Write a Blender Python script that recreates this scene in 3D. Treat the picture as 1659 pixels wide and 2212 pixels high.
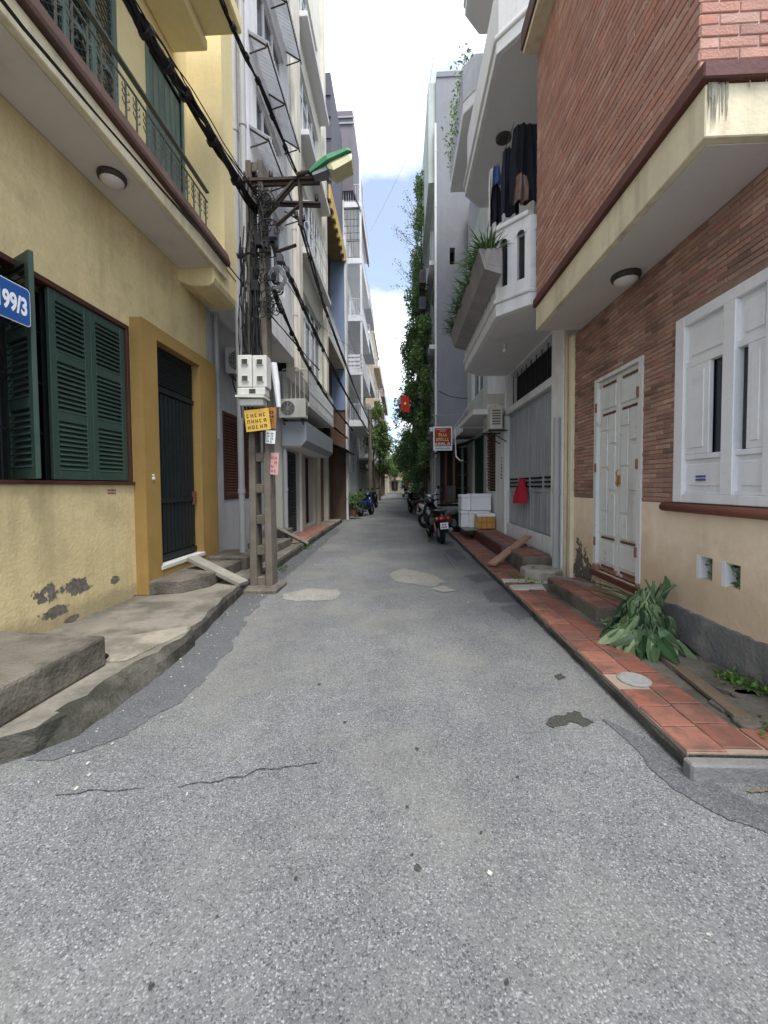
import bpy, math, random
from mathutils import Vector, Matrix, noise
random.seed(7)
RAD = math.radians
sc = bpy.context.scene
for o in list(bpy.data.objects): bpy.data.objects.remove(o)
COL = sc.collection

# ---------------------------------------------------------------- camera
CAMH = 1.4; FPX = 850.0; PW, PH = 1659.0, 2212.0          # focal length in pixels of a 1659 x 2212 view
YAW, PITCH, ROLL = RAD(2.4), RAD(2.0), RAD(-0.4)
fwd = Vector((-math.sin(YAW)*math.cos(PITCH), math.cos(YAW)*math.cos(PITCH), -math.sin(PITCH)))
rgt0 = Vector((math.cos(YAW), math.sin(YAW), 0)); up0 = rgt0.cross(fwd)
rgt = rgt0*math.cos(ROLL) + up0*math.sin(ROLL); upv = rgt.cross(fwd)
SY = -26.07                                               # vertical shift in pixels
cam_d = bpy.data.cameras.new('camera'); cam = bpy.data.objects.new('camera', cam_d); COL.objects.link(cam)
cam.matrix_world = Matrix(((rgt.x, upv.x, -fwd.x, 0), (rgt.y, upv.y, -fwd.y, 0), (rgt.z, upv.z, -fwd.z, CAMH), (0, 0, 0, 1)))
cam_d.sensor_fit = 'VERTICAL'; cam_d.sensor_height = 36; cam_d.lens = FPX/PH*36
cam_d.shift_y = SY/PH; cam_d.clip_start = .02; cam_d.clip_end = 5000
sc.camera = cam
def P(u, v, x=None, y=None, z=None):
    """point seen at pixel (u, v) that lies on the plane x=, y= or z="""
    d = fwd + rgt*((u-PW/2)/FPX) + upv*(-(v-PH/2-SY)/FPX)
    k = x/d.x if x is not None else y/d.y if y is not None else (z-CAMH)/d.z
    return Vector((0, 0, CAMH)) + d*k

# ---------------------------------------------------------------- sky and sun
SUN_EL, SUN_AZ = RAD(66), RAD(-28)         # hazy sun from behind the right shoulder
w = bpy.data.worlds.new('World'); sc.world = w; w.use_nodes = True
nt = w.node_tree; nt.nodes.clear(); N = nt.nodes.new; L = nt.links.new
out = N('ShaderNodeOutputWorld'); bg = N('ShaderNodeBackground'); bg.inputs[1].default_value = .1
sky = N('ShaderNodeTexSky'); sky.sky_type = 'NISHITA'; sky.sun_disc = False
sky.sun_elevation = SUN_EL; sky.sun_rotation = RAD(152); sky.air_density = 1.0; sky.dust_density = 1.5; sky.ozone_density = 2
tc = N('ShaderNodeTexCoord'); sep = N('ShaderNodeSeparateXYZ'); L(tc.outputs['Generated'], sep.inputs[0])
def mth(op, a, b=None):
    n = N('ShaderNodeMath'); n.operation = op
    for i, v in enumerate((a, b)):
        if v is None: continue
        if isinstance(v, (int, float)): n.inputs[i].default_value = v
        else: L(v, n.inputs[i])
    return n.outputs[0]
zz = mth('ADD', mth('MAXIMUM', sep.outputs[2], 0.0), .22)
cmb = N('ShaderNodeCombineXYZ'); L(mth('DIVIDE', sep.outputs[0], zz), cmb.inputs[0]); L(mth('DIVIDE', sep.outputs[1], zz), cmb.inputs[1])
no = N('ShaderNodeTexNoise'); no.inputs['Scale'].default_value = 1.5; no.inputs['Detail'].default_value = 7; no.inputs['Roughness'].default_value = .52
mp = N('ShaderNodeMapping'); mp.inputs['Location'].default_value = (9.3, 3.2, 0); L(cmb.outputs[0], mp.inputs[0]); L(mp.outputs[0], no.inputs['Vector'])
cr = N('ShaderNodeValToRGB'); cr.color_ramp.elements[0].position = .43; cr.color_ramp.elements[1].position = .60
cr.color_ramp.elements[0].color = (.14, .14, .14, 1); cr.color_ramp.elements[1].color = (1, 1, 1, 1)
L(no.outputs[0], cr.inputs[0])
mx = N('ShaderNodeMix'); mx.data_type = 'RGBA'; L(cr.outputs[0], mx.inputs[0]); L(sky.outputs[0], mx.inputs[6])
mx.inputs[7].default_value = (8.6, 9.0, 9.5, 1)
L(mx.outputs[2], bg.inputs[0]); L(bg.outputs[0], out.inputs[0])
sun_d = bpy.data.lights.new('sun', 'SUN'); sun_d.energy = 1.5; sun_d.angle = RAD(20); sun_d.color = (1, .96, .9)
sun = bpy.data.objects.new('sun', sun_d); COL.objects.link(sun)
sdir = Vector((math.sin(SUN_AZ)*-1*math.cos(SUN_EL), -math.cos(SUN_AZ)*math.cos(SUN_EL), math.sin(SUN_EL)))
sun.rotation_euler = sdir.to_track_quat('Z', 'Y').to_euler(); sun.location = (0, 0, 40)
vs = sc.view_settings; vs.view_transform = 'Standard'; vs.look = 'None'; vs.exposure = 1.43; vs.gamma = 1.0; vs.use_curve_mapping = False
sc.cycles.max_bounces = 8; sc.cycles.diffuse_bounces = 5; sc.cycles.use_denoising = True

# ---------------------------------------------------------------- materials
def lin(c): return tuple((x/12.92 if x <= .04045 else ((x+.055)/1.055)**2.4) for x in c)
def C(r, g, b, k=.24):                             # mixes every colour towards grey: the look of haze put into the paint
    l = .3*r+.59*g+.11*b
    return lin(tuple((c+(l-c)*k)/255 for c in (r, g, b)))
MATS = {}
def M(name, col, rough=.8, var=.12, scale=2.5, bump=.15, bscale=45, streak=0, streakcol=(.05, .05, .045), dirt=0, dirtcol=(.06, .055, .05),
      dscale=1.3, dthr=.5, metal=0, spec=.3, obj=False, rnd=None, island=False, trans=0, fine=.5, blobs=None, blobcol=(.1, .09, .085), low=None, lowcol=None, aniso=None):
    if name in MATS: return MATS[name]
    m = bpy.data.materials.new(name); MATS[name] = m; m.use_nodes = True
    nt = m.node_tree; N = nt.nodes.new; L = nt.links.new
    b = nt.nodes['Principled BSDF']
    b.inputs['Roughness'].default_value = rough; b.inputs['Metallic'].default_value = metal
    b.inputs['Specular IOR Level'].default_value = spec
    if obj:
        t = N('ShaderNodeTexCoord'); pos = t.outputs['Object']
    else:
        t = N('ShaderNodeNewGeometry'); pos = t.outputs['Position']
    if aniso:
        mpp = N('ShaderNodeMapping'); mpp.inputs['Scale'].default_value = aniso; L(pos, mpp.inputs[0]); tp = mpp.outputs[0]
    else: tp = pos
    def noi(sca, det=5, vec=None, ro=.55):
        n = N('ShaderNodeTexNoise'); n.inputs['Scale'].default_value = sca; n.inputs['Detail'].default_value = det; n.inputs['Roughness'].default_value = ro
        L(vec if vec else tp, n.inputs['Vector']); return n.outputs[0]
    def mr(v, a, b_, c, d):
        n = N('ShaderNodeMapRange'); n.inputs[1].default_value = a; n.inputs[2].default_value = b_; n.inputs[3].default_value = c; n.inputs[4].default_value = d
        L(v, n.inputs[0]); return n.outputs[0]
    def mul(col_, fac):
        n = N('ShaderNodeVectorMath'); n.operation = 'SCALE'; L(col_, n.inputs[0]); L(fac, n.inputs['Scale']); return n.outputs[0]
    def mixc(f, a, bcol):
        n = N('ShaderNodeMix'); n.data_type = 'RGBA'; L(f, n.inputs[0]); L(a, n.inputs[6])
        if isinstance(bcol, tuple): n.inputs[7].default_value = (*bcol, 1)
        else: L(bcol, n.inputs[7])
        return n.outputs[2]
    def math2(op, a, b_):
        n = N('ShaderNodeMath'); n.operation = op
        for i, v in enumerate((a, b_)):
            if isinstance(v, (int, float)): n.inputs[i].default_value = v
            else: L(v, n.inputs[i])
        return n.outputs[0]
    if rnd:
        cr = N('ShaderNodeValToRGB'); cr.color_ramp.interpolation = 'LINEAR'
        els = cr.color_ramp.elements
        for i, c_ in enumerate(rnd):
            e = els[i] if i < 2 else els.new(1)
            e.color = (*c_, 1)
        for i in range(len(rnd)): els[i].position = i/(len(rnd)-1)
        for i, c_ in enumerate(rnd): els[i].color = (*c_, 1)
        if island:
            g = N('ShaderNodeNewGeometry'); L(g.outputs['Random Per Island'], cr.inputs[0])
        else:
            g = N('ShaderNodeObjectInfo'); L(g.outputs['Random'], cr.inputs[0])
        c0 = cr.outputs[0]
    else:
        rg = N('ShaderNodeRGB'); rg.outputs[0].default_value = (*col, 1); c0 = rg.outputs[0]
    n1 = noi(scale, 6); n2 = noi(scale*14, 4)
    c0 = mul(c0, mr(n1, .25, .75, 1-var, 1+var)); c0 = mul(c0, mr(n2, .25, .75, 1-var*fine, 1+var*fine))
    bh = noi(bscale, 5)
    if streak:
        mpn = N('ShaderNodeMapping'); mpn.inputs['Scale'].default_value = (7, 7, .4); L(pos, mpn.inputs[0])
        s = noi(1.0, 6, mpn.outputs[0], .6); s2 = noi(.9, 3)
        f = math2('MULTIPLY', mr(s, .46, .72, 0, 1), mr(s2, .35, .65, 0.1, 1)); f = math2('MULTIPLY', f, streak)
        c0 = mixc(f, c0, streakcol)
    if dirt:
        d = noi(dscale, 8, ro=.65); f = math2('MULTIPLY', mr(d, dthr, dthr+.13, 0, 1), dirt); c0 = mixc(f, c0, dirtcol)
    if low:                                    # grime with a ragged upper edge, by height
        sp = N('ShaderNodeSeparateXYZ'); L(pos, sp.inputs[0])
        nz = noi(5, 7, ro=.65); h = math2('ADD', sp.outputs[2], mr(nz, .2, .8, -low[1], low[1]))
        f = math2('MULTIPLY', mr(h, low[0], low[0]+low[2], 1, 0), low[3]); c0 = mixc(f, c0, lowcol)
    if blobs:                                  # patches where the plaster has fallen off: (y, z, ry, rz)
        sp = N('ShaderNodeSeparateXYZ'); L(pos, sp.inputs[0]); nb = noi(11, 7, ro=.68); nb2 = noi(3.5, 3)
        best = None
        for (cy, cz, ry, rz) in blobs:
            a = math2('DIVIDE', math2('SUBTRACT', sp.outputs[1], cy), ry); c_ = math2('DIVIDE', math2('SUBTRACT', sp.outputs[2], cz), rz)
            d = math2('ADD', math2('MULTIPLY', a, a), math2('MULTIPLY', c_, c_))
            best = d if best is None else math2('MINIMUM', best, d)
        best = math2('ADD', best, mr(nb, .2, .8, -1.7, 1.7)); best = math2('ADD', best, mr(nb2, .2, .8, -1.1, 1.1))
        f = mr(best, .85, .95, 1, 0)
        pc = mul(mixc(mr(noi(20, 5), .4, .6, 0, 1), c0, blobcol), mr(noi(30, 5), .2, .8, .5, 1.3))
        rgb = N('ShaderNodeRGB'); rgb.outputs[0].default_value = (*blobcol, 1)
        c0 = mixc(f, c0, mul(rgb.outputs[0], mr(noi(26, 5), .25, .75, .55, 1.5)))
        bh = math2('SUBTRACT', bh, math2('MULTIPLY', f, 1.6))
    L(c0, b.inputs['Base Color'])
    L(mr(n2, .2, .8, max(rough-.12, .03), min(rough+.1, 1)), b.inputs['Roughness'])
    if bump:
        bn = N('ShaderNodeBump'); bn.inputs['Strength'].default_value = bump; bn.inputs['Distance'].default_value = .02
        L(bh, bn.inputs['Height']); L(bn.outputs[0], b.inputs['Normal'])
    if trans:
        tr = N('ShaderNodeBsdfTranslucent'); L(c0, tr.inputs[0]); ms = N('ShaderNodeMixShader'); ms.inputs[0].default_value = trans
        L(b.outputs[0], ms.inputs[1]); L(tr.outputs[0], ms.inputs[2]); L(ms.outputs[0], nt.nodes['Material Output'].inputs[0])
    return m

# ---------------------------------------------------------------- mesh helpers
WB = {}                                           # world position of a parent whose parts are written in world coordinates
class MB:
    def __init__(s): s.v = []; s.f = []
    def poly(s, pts):
        i = len(s.v); s.v += [tuple(p) for p in pts]; s.f.append(tuple(range(i, i+len(pts)))); return s
    def box(s, x0, x1, y0, y1, z0, z1):
        if x0 > x1: x0, x1 = x1, x0
        if y0 > y1: y0, y1 = y1, y0
        if z0 > z1: z0, z1 = z1, z0
        i = len(s.v)
        s.v += [(x0,y0,z0),(x1,y0,z0),(x1,y1,z0),(x0,y1,z0),(x0,y0,z1),(x1,y0,z1),(x1,y1,z1),(x0,y1,z1)]
        s.f += [tuple(i+k for k in q) for q in ((0,3,2,1),(4,5,6,7),(0,1,5,4),(1,2,6,5),(2,3,7,6),(3,0,4,7))]
        return s
    def obox(s, c, ax, ay, az, hx, hy, hz):           # oriented box
        c = Vector(c); i = len(s.v)
        for (a, b, d) in ((-1,-1,-1),(1,-1,-1),(1,1,-1),(-1,1,-1),(-1,-1,1),(1,-1,1),(1,1,1),(-1,1,1)):
            s.v.append(tuple(c + ax*a*hx + ay*b*hy + az*d*hz))
        s.f += [tuple(i+k for k in q) for q in ((0,3,2,1),(4,5,6,7),(0,1,5,4),(1,2,6,5),(2,3,7,6),(3,0,4,7))]
        return s
    def bar(s, a, b, wx, wy=None):                    # square bar between two points
        a = Vector(a); b = Vector(b); d = (b-a); l = d.length; d.normalize()
        q = d.to_track_quat('Z', 'Y'); wy = wy or wx
        return s.obox((a+b)/2, q @ Vector((1,0,0)), q @ Vector((0,1,0)), d, wx/2, wy/2, l/2)
    def prism(s, poly, z0, z1):                       # extrude a plan polygon (list of (x, y))
        n = len(poly); i = len(s.v)
        ar = sum(poly[k][0]*poly[(k+1)%n][1]-poly[(k+1)%n][0]*poly[k][1] for k in range(n))
        if ar < 0: poly = poly[::-1]
        s.v += [(x, y, z0) for x, y in poly] + [(x, y, z1) for x, y in poly]
        s.f.append(tuple(i+k for k in range(n-1, -1, -1))); s.f.append(tuple(i+n+k for k in range(n)))
        for k in range(n): s.f.append((i+k, i+(k+1)%n, i+n+(k+1)%n, i+n+k))
        return s
    def prismy(s, prof, y0, y1):                      # extrude an (x, z) profile along y
        n = len(prof); i = len(s.v)
        s.v += [(x, y0, z) for x, z in prof] + [(x, y1, z) for x, z in prof]
        s.f.append(tuple(i+k for k in range(n))); s.f.append(tuple(i+n+k for k in range(n-1, -1, -1)))
        for k in range(n): s.f.append((i+(k+1)%n, i+k, i+n+k, i+n+(k+1)%n))
        return s
    def tube(s, pts, r, n=8, cap=True):
        pts = [Vector(p) for p in pts]; rings = []
        for k, p in enumerate(pts):
            d = (pts[min(k+1, len(pts)-1)] - pts[max(k-1, 0)]).normalized()
            q = d.to_track_quat('Z', 'Y'); rr = r[k] if isinstance(r, (list, tuple)) else r
            base = len(s.v)
            for j in range(n):
                a = 2*math.pi*j/n
                s.v.append(tuple(p + q @ Vector((math.cos(a)*rr, math.sin(a)*rr, 0))))
            rings.append(base)
        for k in range(len(rings)-1):
            a, b = rings[k], rings[k+1]
            for j in range(n): s.f.append((a+j, a+(j+1)%n, b+(j+1)%n, b+j))
        if cap:
            s.f.append(tuple(rings[0]+j for j in range(n-1, -1, -1))); s.f.append(tuple(rings[-1]+j for j in range(n)))
        return s
    def lathe(s, prof, c, ax=(0,0,1), n=20):           # prof: (r, h) along axis
        ax = Vector(ax).normalized(); q = ax.to_track_quat('Z', 'Y'); c = Vector(c); rings = []
        for r, h in prof:
            b = len(s.v); r = max(r, 1e-4)
            for j in range(n):
                a = 2*math.pi*j/n; s.v.append(tuple(c + q @ Vector((math.cos(a)*r, math.sin(a)*r, h))))
            rings.append(b)
        for k in range(len(rings)-1):
            a, b = rings[k], rings[k+1]
            for j in range(n): s.f.append((a+j, a+(j+1)%n, b+(j+1)%n, b+j))
        s.f.append(tuple(rings[0]+j for j in range(n-1, -1, -1))); s.f.append(tuple(rings[-1]+j for j in range(n)))
        return s
    def wall(s, o, du, w, z0, z1, thick, n, holes=()):  # wall face starting at o, running along du, outward normal n, with real openings
        o = Vector(o); du = Vector(du); n = Vector(n)
        us = sorted({0, w, *[h[0] for h in holes], *[h[1] for h in holes]}); zs = sorted({z0, z1, *[h[2] for h in holes], *[h[3] for h in holes]})
        us = [u for u in us if 0 <= u <= w]; zs = [z for z in zs if z0 <= z <= z1]
        def pt(u, z, d): p = o + du*u - n*d; return (p.x, p.y, z)
        flip = du.cross(Vector((0,0,1))).dot(n) < 0
        def q(*p): s.poly(p[::-1] if flip else p)
        for a, b in zip(us, us[1:]):
            for c, d in zip(zs, zs[1:]):
                mu, mz = (a+b)/2, (c+d)/2
                if any(h[0] < mu < h[1] and h[2] < mz < h[3] for h in holes): continue
                q(pt(a,c,0), pt(b,c,0), pt(b,d,0), pt(a,d,0)); q(pt(b,c,thick), pt(a,c,thick), pt(a,d,thick), pt(b,d,thick))
        for (a, b, c, d) in [(0, w, z0, z1)]:
            q(pt(a,c,thick), pt(a,c,0), pt(a,d,0), pt(a,d,thick)); q(pt(b,c,0), pt(b,c,thick), pt(b,d,thick), pt(b,d,0))
            q(pt(a,d,0), pt(b,d,0), pt(b,d,thick), pt(a,d,thick)); q(pt(a,c,thick), pt(b,c,thick), pt(b,c,0), pt(a,c,0))
        for (a, b, c, d) in holes:
            q(pt(a,c,0), pt(a,c,thick), pt(a,d,thick), pt(a,d,0)); q(pt(b,c,thick), pt(b,c,0), pt(b,d,0), pt(b,d,thick))
            q(pt(a,d,thick), pt(b,d,thick), pt(b,d,0), pt(a,d,0)); q(pt(a,c,0), pt(b,c,0), pt(b,c,thick), pt(a,c,thick))
        return s
    def build(s, name, mat, parent=None, bevel=0, smooth=False, seg=1):
        me = bpy.data.meshes.new(name)
        off = WB.get(parent.name, Vector()) if parent else Vector()
        me.from_pydata([(x-off.x, y-off.y, z-off.z) for x, y, z in s.v], [], s.f); me.update()
        ob = bpy.data.objects.new(name, me); COL.objects.link(ob)
        if mat: me.materials.append(mat)
        if parent:
            ob.parent = parent
            if parent.name in WB: WB[ob.name] = WB[parent.name]
        if smooth:
            for p in me.polygons: p.use_smooth = True
        if bevel:
            md = ob.modifiers.new('bevel', 'BEVEL'); md.width = bevel; md.segments = seg; md.limit_method = 'ANGLE'; md.angle_limit = RAD(40)
        return ob
def tag(o, label, cat, group=None):
    o['label'] = label; o['category'] = cat
    if group: o['group'] = group
    return o
def thing(name, label, cat, loc=(0,0,0), group=None, rotz=0, local=False):
    o = bpy.data.objects.new(name, None); COL.objects.link(o); o.empty_display_size = .1
    o.location = loc; o.rotation_euler = (0, 0, rotz)
    if not local: WB[o.name] = Vector(loc)
    return tag(o, label, cat, group)
def struct(o): o['kind'] = 'structure'; return o
def stuff(o): o['kind'] = 'stuff'; return o
def copy_tree(o, parent=None):
    c = o.copy(); COL.objects.link(c); c.parent = parent
    for ch in [k for k in bpy.data.objects if k.parent == o]: copy_tree(ch, c)
    return c
def put(mesh, name, parent, loc, mat=None, rot=None, scale=None):    # a piece that shares mesh data
    o = bpy.data.objects.new(name, mesh); COL.objects.link(o); o.parent = parent
    off = WB.get(parent.name, Vector()) if parent else Vector()
    o.location = Vector(loc) - off
    if rot: o.rotation_euler = rot
    if scale: o.scale = scale
    return o
def mesh_of(mb, name, mat):
    me = bpy.data.meshes.new(name); me.from_pydata(mb.v, [], mb.f); me.update()
    if mat: me.materials.append(mat)
    return me
U = lambda a, b: random.uniform(a, b)
X1, Y1, Z1 = Vector((1,0,0)), Vector((0,1,0)), Vector((0,0,1))
def text(txt, size, mat, parent, loc, rot, ext=.001, align='CENTER', name='lettering', bold=0):
    cu = bpy.data.curves.new(name, 'FONT'); cu.body = txt; cu.size = size; cu.extrude = ext; cu.offset = bold
    cu.align_x = align; cu.align_y = 'CENTER'
    t = bpy.data.objects.new(name+'_tmp', cu); COL.objects.link(t)
    bpy.context.view_layer.update()
    me = bpy.data.meshes.new_from_object(t.evaluated_get(bpy.context.evaluated_depsgraph_get()))
    bpy.data.objects.remove(t); me.materials.clear(); me.materials.append(mat)
    o = bpy.data.objects.new(name, me); COL.objects.link(o); o.parent = parent
    o.location = Vector(loc) - WB.get(parent.name, Vector()); o.rotation_euler = rot
    return o

# ---------------------------------------------------------------- palette
XL, XR = -3.1, 2.33
pt_ = lambda u, v, ry, rz: (P(u, v, x=XL).y, P(u, v, x=XL).z, ry, rz)
m_yellow = M('yellow_plaster', C(218, 196, 136), .9, .13, 1.4, .35, 30, streak=.45, streakcol=C(150,128,80), dirt=.3, dirtcol=C(160,140,92), dthr=.52, dscale=2.2,
    blobs=[pt_(112,1280,.2,.08), pt_(165,1268,.16,.07), pt_(250,1252,.07,.045), pt_(120,1322,.14,.05), pt_(158,1335,.08,.03), pt_(168,1362,.04,.05), pt_(290,1292,.05,.04)], blobcol=C(112,104,96),
    low=(.24, .08, .1, .55), lowcol=C(150,132,100))
m_yellow2 = M('yellow_plaster_upper', C(222, 202, 142), .9, .08, 1.2, .2, 30, streak=.25, streakcol=C(150,130,84))
m_ochre = M('ochre_paint', C(166, 128, 58), .75, .12, 2, .15, 30, streak=.3, streakcol=C(120,84,26))
m_cream = M('cream_plaster', C(222, 208, 170), .85, .1, 2, .2, 30, streak=.6, streakcol=C(150,132,100), dirt=.4, dirtcol=C(130,124,112), dthr=.56)
m_creamwall = M('cream_lower_wall', C(236, 212, 180), .88, .08, 1.3, .25, 30, streak=.2, streakcol=C(160,130,96), dirt=.25, dirtcol=C(196,160,116), dthr=.5, dscale=1.2, blobs=[(P(1265,1230,x=XR).y, .2, .3, .34), (P(1250,1180,x=XR).y, .4, .1, .3)], blobcol=C(96,92,84),
    low=(.62, .2, .35, .5), lowcol=C(190,152,110))
m_soffit = M('painted_soffit', C(206, 200, 194), .9, .06, 1.5, .1, 20, dirt=.25, dirtcol=C(130,122,114), dthr=.58)
m_soffit_w = M('white_soffit', C(214, 213, 214), .9, .05, 1.5, .1, 20, dirt=.25, dirtcol=C(140,138,136), dthr=.56)
m_brown = M('red_brown_band', C(96, 66, 56), .7, .25, 4, .2, 30, dirt=.4, dirtcol=C(60,44,40), dthr=.5)
m_redledge = M('dark_red_ledge', C(104, 52, 46), .6, .2, 3, .2, 30, dirt=.4, dirtcol=C(64,36,36), dthr=.52)
m_white = M('white_plaster', C(226, 226, 228), .85, .06, 1.6, .2, 30, streak=.5, streakcol=C(140,140,142), dirt=.3, dirtcol=C(150,150,148), dthr=.55)
m_whitepaint = M('white_paint', C(222, 224, 228), .55, .07, 3, .08, 40, streak=.4, streakcol=C(168,164,154), dirt=.35, dirtcol=C(170,164,150), dthr=.58, dscale=3)
m_rustwhite = M('rusty_white_steel', C(212, 214, 212), .55, .07, 3, .1, 40, streak=.45, streakcol=C(164,132,104), dirt=.6, dirtcol=C(150,96,62), dthr=.60, dscale=6, low=(.43, .1, .03, .9), lowcol=C(150,84,52))
m_grayplaster = M('grey_plaster', C(176, 178, 184), .9, .08, 1.2, .3, 26, streak=.35, streakcol=C(120,120,122), dirt=.4, dirtcol=C(206,206,206), dthr=.56, dscale=2.4)
m_greywall = M('grey_render', C(138, 141, 148), .92, .09, .7, .3, 20, streak=.3, streakcol=C(106,108,112), dirt=.3, dirtcol=C(120,122,126), dthr=.5)
m_blue = M('blue_paint', C(122, 144, 184), .85, .06, 1.2, .1, 30, streak=.2, streakcol=C(70,86,116))
m_green = M('green_shutter_paint', C(52, 78, 68), .5, .12, 4, .12, 60, dirt=.35, dirtcol=C(92,112,104), dthr=.6, dscale=7)
m_greenold = M('weathered_green_paint', C(92, 116, 108), .7, .2, 3, .2, 50, streak=.5, streakcol=C(60,66,60), aniso=(6,6,1))
m_doordark = M('dark_steel_door', C(30, 40, 42), .5, .15, 3, .1, 40)
m_dark = M('dark_interior', C(26, 28, 32), .9, .1, 2, 0)  # near-black colour stands in for the darkness of unlit interiors
m_glass = M('dark_glass', C(38, 44, 50), .12, .1, 1, 0, spec=.6)
m_glassl = M('window_glass', C(92, 104, 112), .15, .2, .8, 0, spec=.6)
m_frame_brown = M('dark_red_timber', C(82, 44, 36), .55, .2, 5, .1, 50)
m_conc = M('sidewalk_concrete', C(132, 126, 113), .95, .2, 2.6, .6, 34, dirt=.75, dirtcol=C(84,82,72), dthr=.46, dscale=1.6)
m_conc2 = M('rough_concrete', C(112, 105, 93), .95, .26, 4, .7, 40, dirt=.7, dirtcol=C(66,62,53), dthr=.48, dscale=2.2)
m_kerb = M('dirty_kerb', C(86, 83, 74), .95, .3, 5, .8, 40, dirt=.8, dirtcol=C(50,52,42), dthr=.46, dscale=3)
m_tile = M('red_clay_tile', None, .6, .14, 6, .15, 60, rnd=[C(162,92,68), C(146,82,64), C(172,102,76), C(156,96,78), C(138,80,64), C(150,98,82)], dirt=.75, dirtcol=C(100,74,64), dthr=.46, dscale=5, spec=.3)
m_tilei = M('red_clay_tile_far', None, .6, .14, 6, .15, 60, rnd=[C(164,102,84), C(150,92,78), C(172,112,92)], island=True, dirt=.45, dirtcol=C(112,72,56), dthr=.53, dscale=4)
m_grout = M('tile_mortar', C(158, 134, 116), .95, .15, 4, .3, 40)
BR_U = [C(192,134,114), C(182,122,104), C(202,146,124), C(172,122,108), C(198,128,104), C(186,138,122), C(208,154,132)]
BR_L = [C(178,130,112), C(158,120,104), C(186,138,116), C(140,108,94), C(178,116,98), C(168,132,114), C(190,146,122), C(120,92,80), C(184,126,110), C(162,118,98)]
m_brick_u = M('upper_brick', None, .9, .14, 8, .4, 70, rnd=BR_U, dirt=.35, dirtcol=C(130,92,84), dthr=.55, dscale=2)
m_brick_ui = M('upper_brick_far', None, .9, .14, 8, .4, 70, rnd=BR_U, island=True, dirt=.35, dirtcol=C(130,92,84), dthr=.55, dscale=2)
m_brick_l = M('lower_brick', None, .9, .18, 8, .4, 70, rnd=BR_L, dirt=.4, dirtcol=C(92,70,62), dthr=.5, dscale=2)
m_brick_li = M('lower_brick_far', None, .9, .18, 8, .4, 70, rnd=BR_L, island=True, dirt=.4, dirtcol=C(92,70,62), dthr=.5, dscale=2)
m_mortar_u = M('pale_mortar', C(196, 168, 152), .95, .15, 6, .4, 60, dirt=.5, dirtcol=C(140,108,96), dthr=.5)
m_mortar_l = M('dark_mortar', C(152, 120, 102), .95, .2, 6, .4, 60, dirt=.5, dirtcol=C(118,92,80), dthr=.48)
m_pole = M('pole_concrete', C(116, 107, 94), .95, .25, 5, .7, 50, streak=.8, streakcol=C(62,55,47), dirt=.3, dirtcol=C(90,82,70))
m_black = M('black_cable', C(26, 27, 32), .55, .15, 8, .05, 40)
m_steel = M('rusty_steel', C(70, 60, 54), .7, .25, 6, .2, 50, dirt=.5, dirtcol=C(92,58,42), dthr=.5, metal=.3)
m_galv = M('galvanised_sheet', C(134, 140, 146), .55, .1, 3, .1, 30, streak=.35, streakcol=C(96,100,104), metal=.35)
m_awn = M('pale_corrugated_sheet', C(212, 214, 218), .6, .1, 3, .1, 30, streak=.4, streakcol=C(150,152,158), trans=.65)
m_gate = M('grey_gate_sheet', C(164, 170, 176), .55, .12, 1.6, .08, 30, streak=.7, streakcol=C(118,124,130), metal=.08)
m_plast = M('grey_white_plastic', C(206, 206, 198), .5, .08, 4, .05, 40, streak=.4, streakcol=C(130,126,112), dirt=.3, dirtcol=C(120,116,100), dthr=.6, dscale=6)
m_ac = M('air_conditioner_shell', C(204, 204, 194), .5, .06, 4, .05, 40, streak=.4, streakcol=C(120,116,104))
m_dgrille = M('dark_fan_grille', C(58, 60, 62), .6, .1, 5, 0)
m_rubber = M('black_rubber', C(24, 24, 26), .8, .15, 8, .1, 60, obj=True)
m_bikeblk = M('gloss_black_fairing', C(20, 20, 24), .18, .1, 4, 0, spec=.6, obj=True)
m_bikegry = M('silver_fairing', C(150, 154, 160), .3, .1, 4, 0, metal=.5, obj=True)
m_bikeblu = M('blue_fairing', C(40, 62, 128), .25, .1, 4, 0, spec=.6, obj=True)
m_bikewht = M('white_fairing', C(220, 222, 226), .3, .05, 4, 0, spec=.5, obj=True)
m_bikered = M('red_fairing', C(140, 26, 30), .25, .1, 4, 0, spec=.6, obj=True)
m_chrome = M('chrome', C(190, 192, 196), .2, .05, 4, 0, metal=.9, obj=True)
m_tail = M('red_tail_lens', C(170, 24, 22), .2, .05, 4, 0, spec=.6, obj=True)
m_amber = M('amber_lens', C(220, 120, 30), .2, .05, 4, 0, spec=.6, obj=True)
m_platew = M('number_plate_white', C(228, 230, 232), .4, .04, 4, 0, obj=True)
m_ink = M('dark_ink', C(36, 34, 40), .7, .05, 4, 0)
m_signblue = M('sign_blue', C(28, 84, 168), .45, .1, 4, .03, 30)
m_signwhite = M('sign_white', C(226, 232, 234), .5, .04, 4, 0)
m_signred = M('sign_red', C(168, 44, 34), .5, .1, 3, .03, 30)
m_signyel = M('sign_yellow', C(226, 178, 52), .55, .12, 5, .05, 30, dirt=.3, dirtcol=C(150,110,50))
m_yellowink = M('yellow_lettering', C(236, 204, 96), .5, .05, 4, 0)
m_styro = M('white_styrofoam', C(232, 235, 238), .9, .04, 4, .12, 160)
m_tape = M('amber_tape_box', C(206, 150, 64), .35, .15, 7, .05, 40)
m_redcloth = M('red_cloth', C(190, 24, 48), .85, .12, 6, .2, 60)
m_lampgreen = M('green_lamp_shell', C(52, 140, 92), .5, .12, 5, .05, 30)
m_lampglass = M('yellowed_lamp_cover', C(206, 200, 150), .35, .15, 5, .03, 30)
m_lampglobe = M('frosted_lamp_glass', C(206, 200, 196), .35, .05, 5, 0)
m_lampring = M('dark_lamp_ring', C(60, 54, 52), .5, .1, 5, 0)
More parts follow.
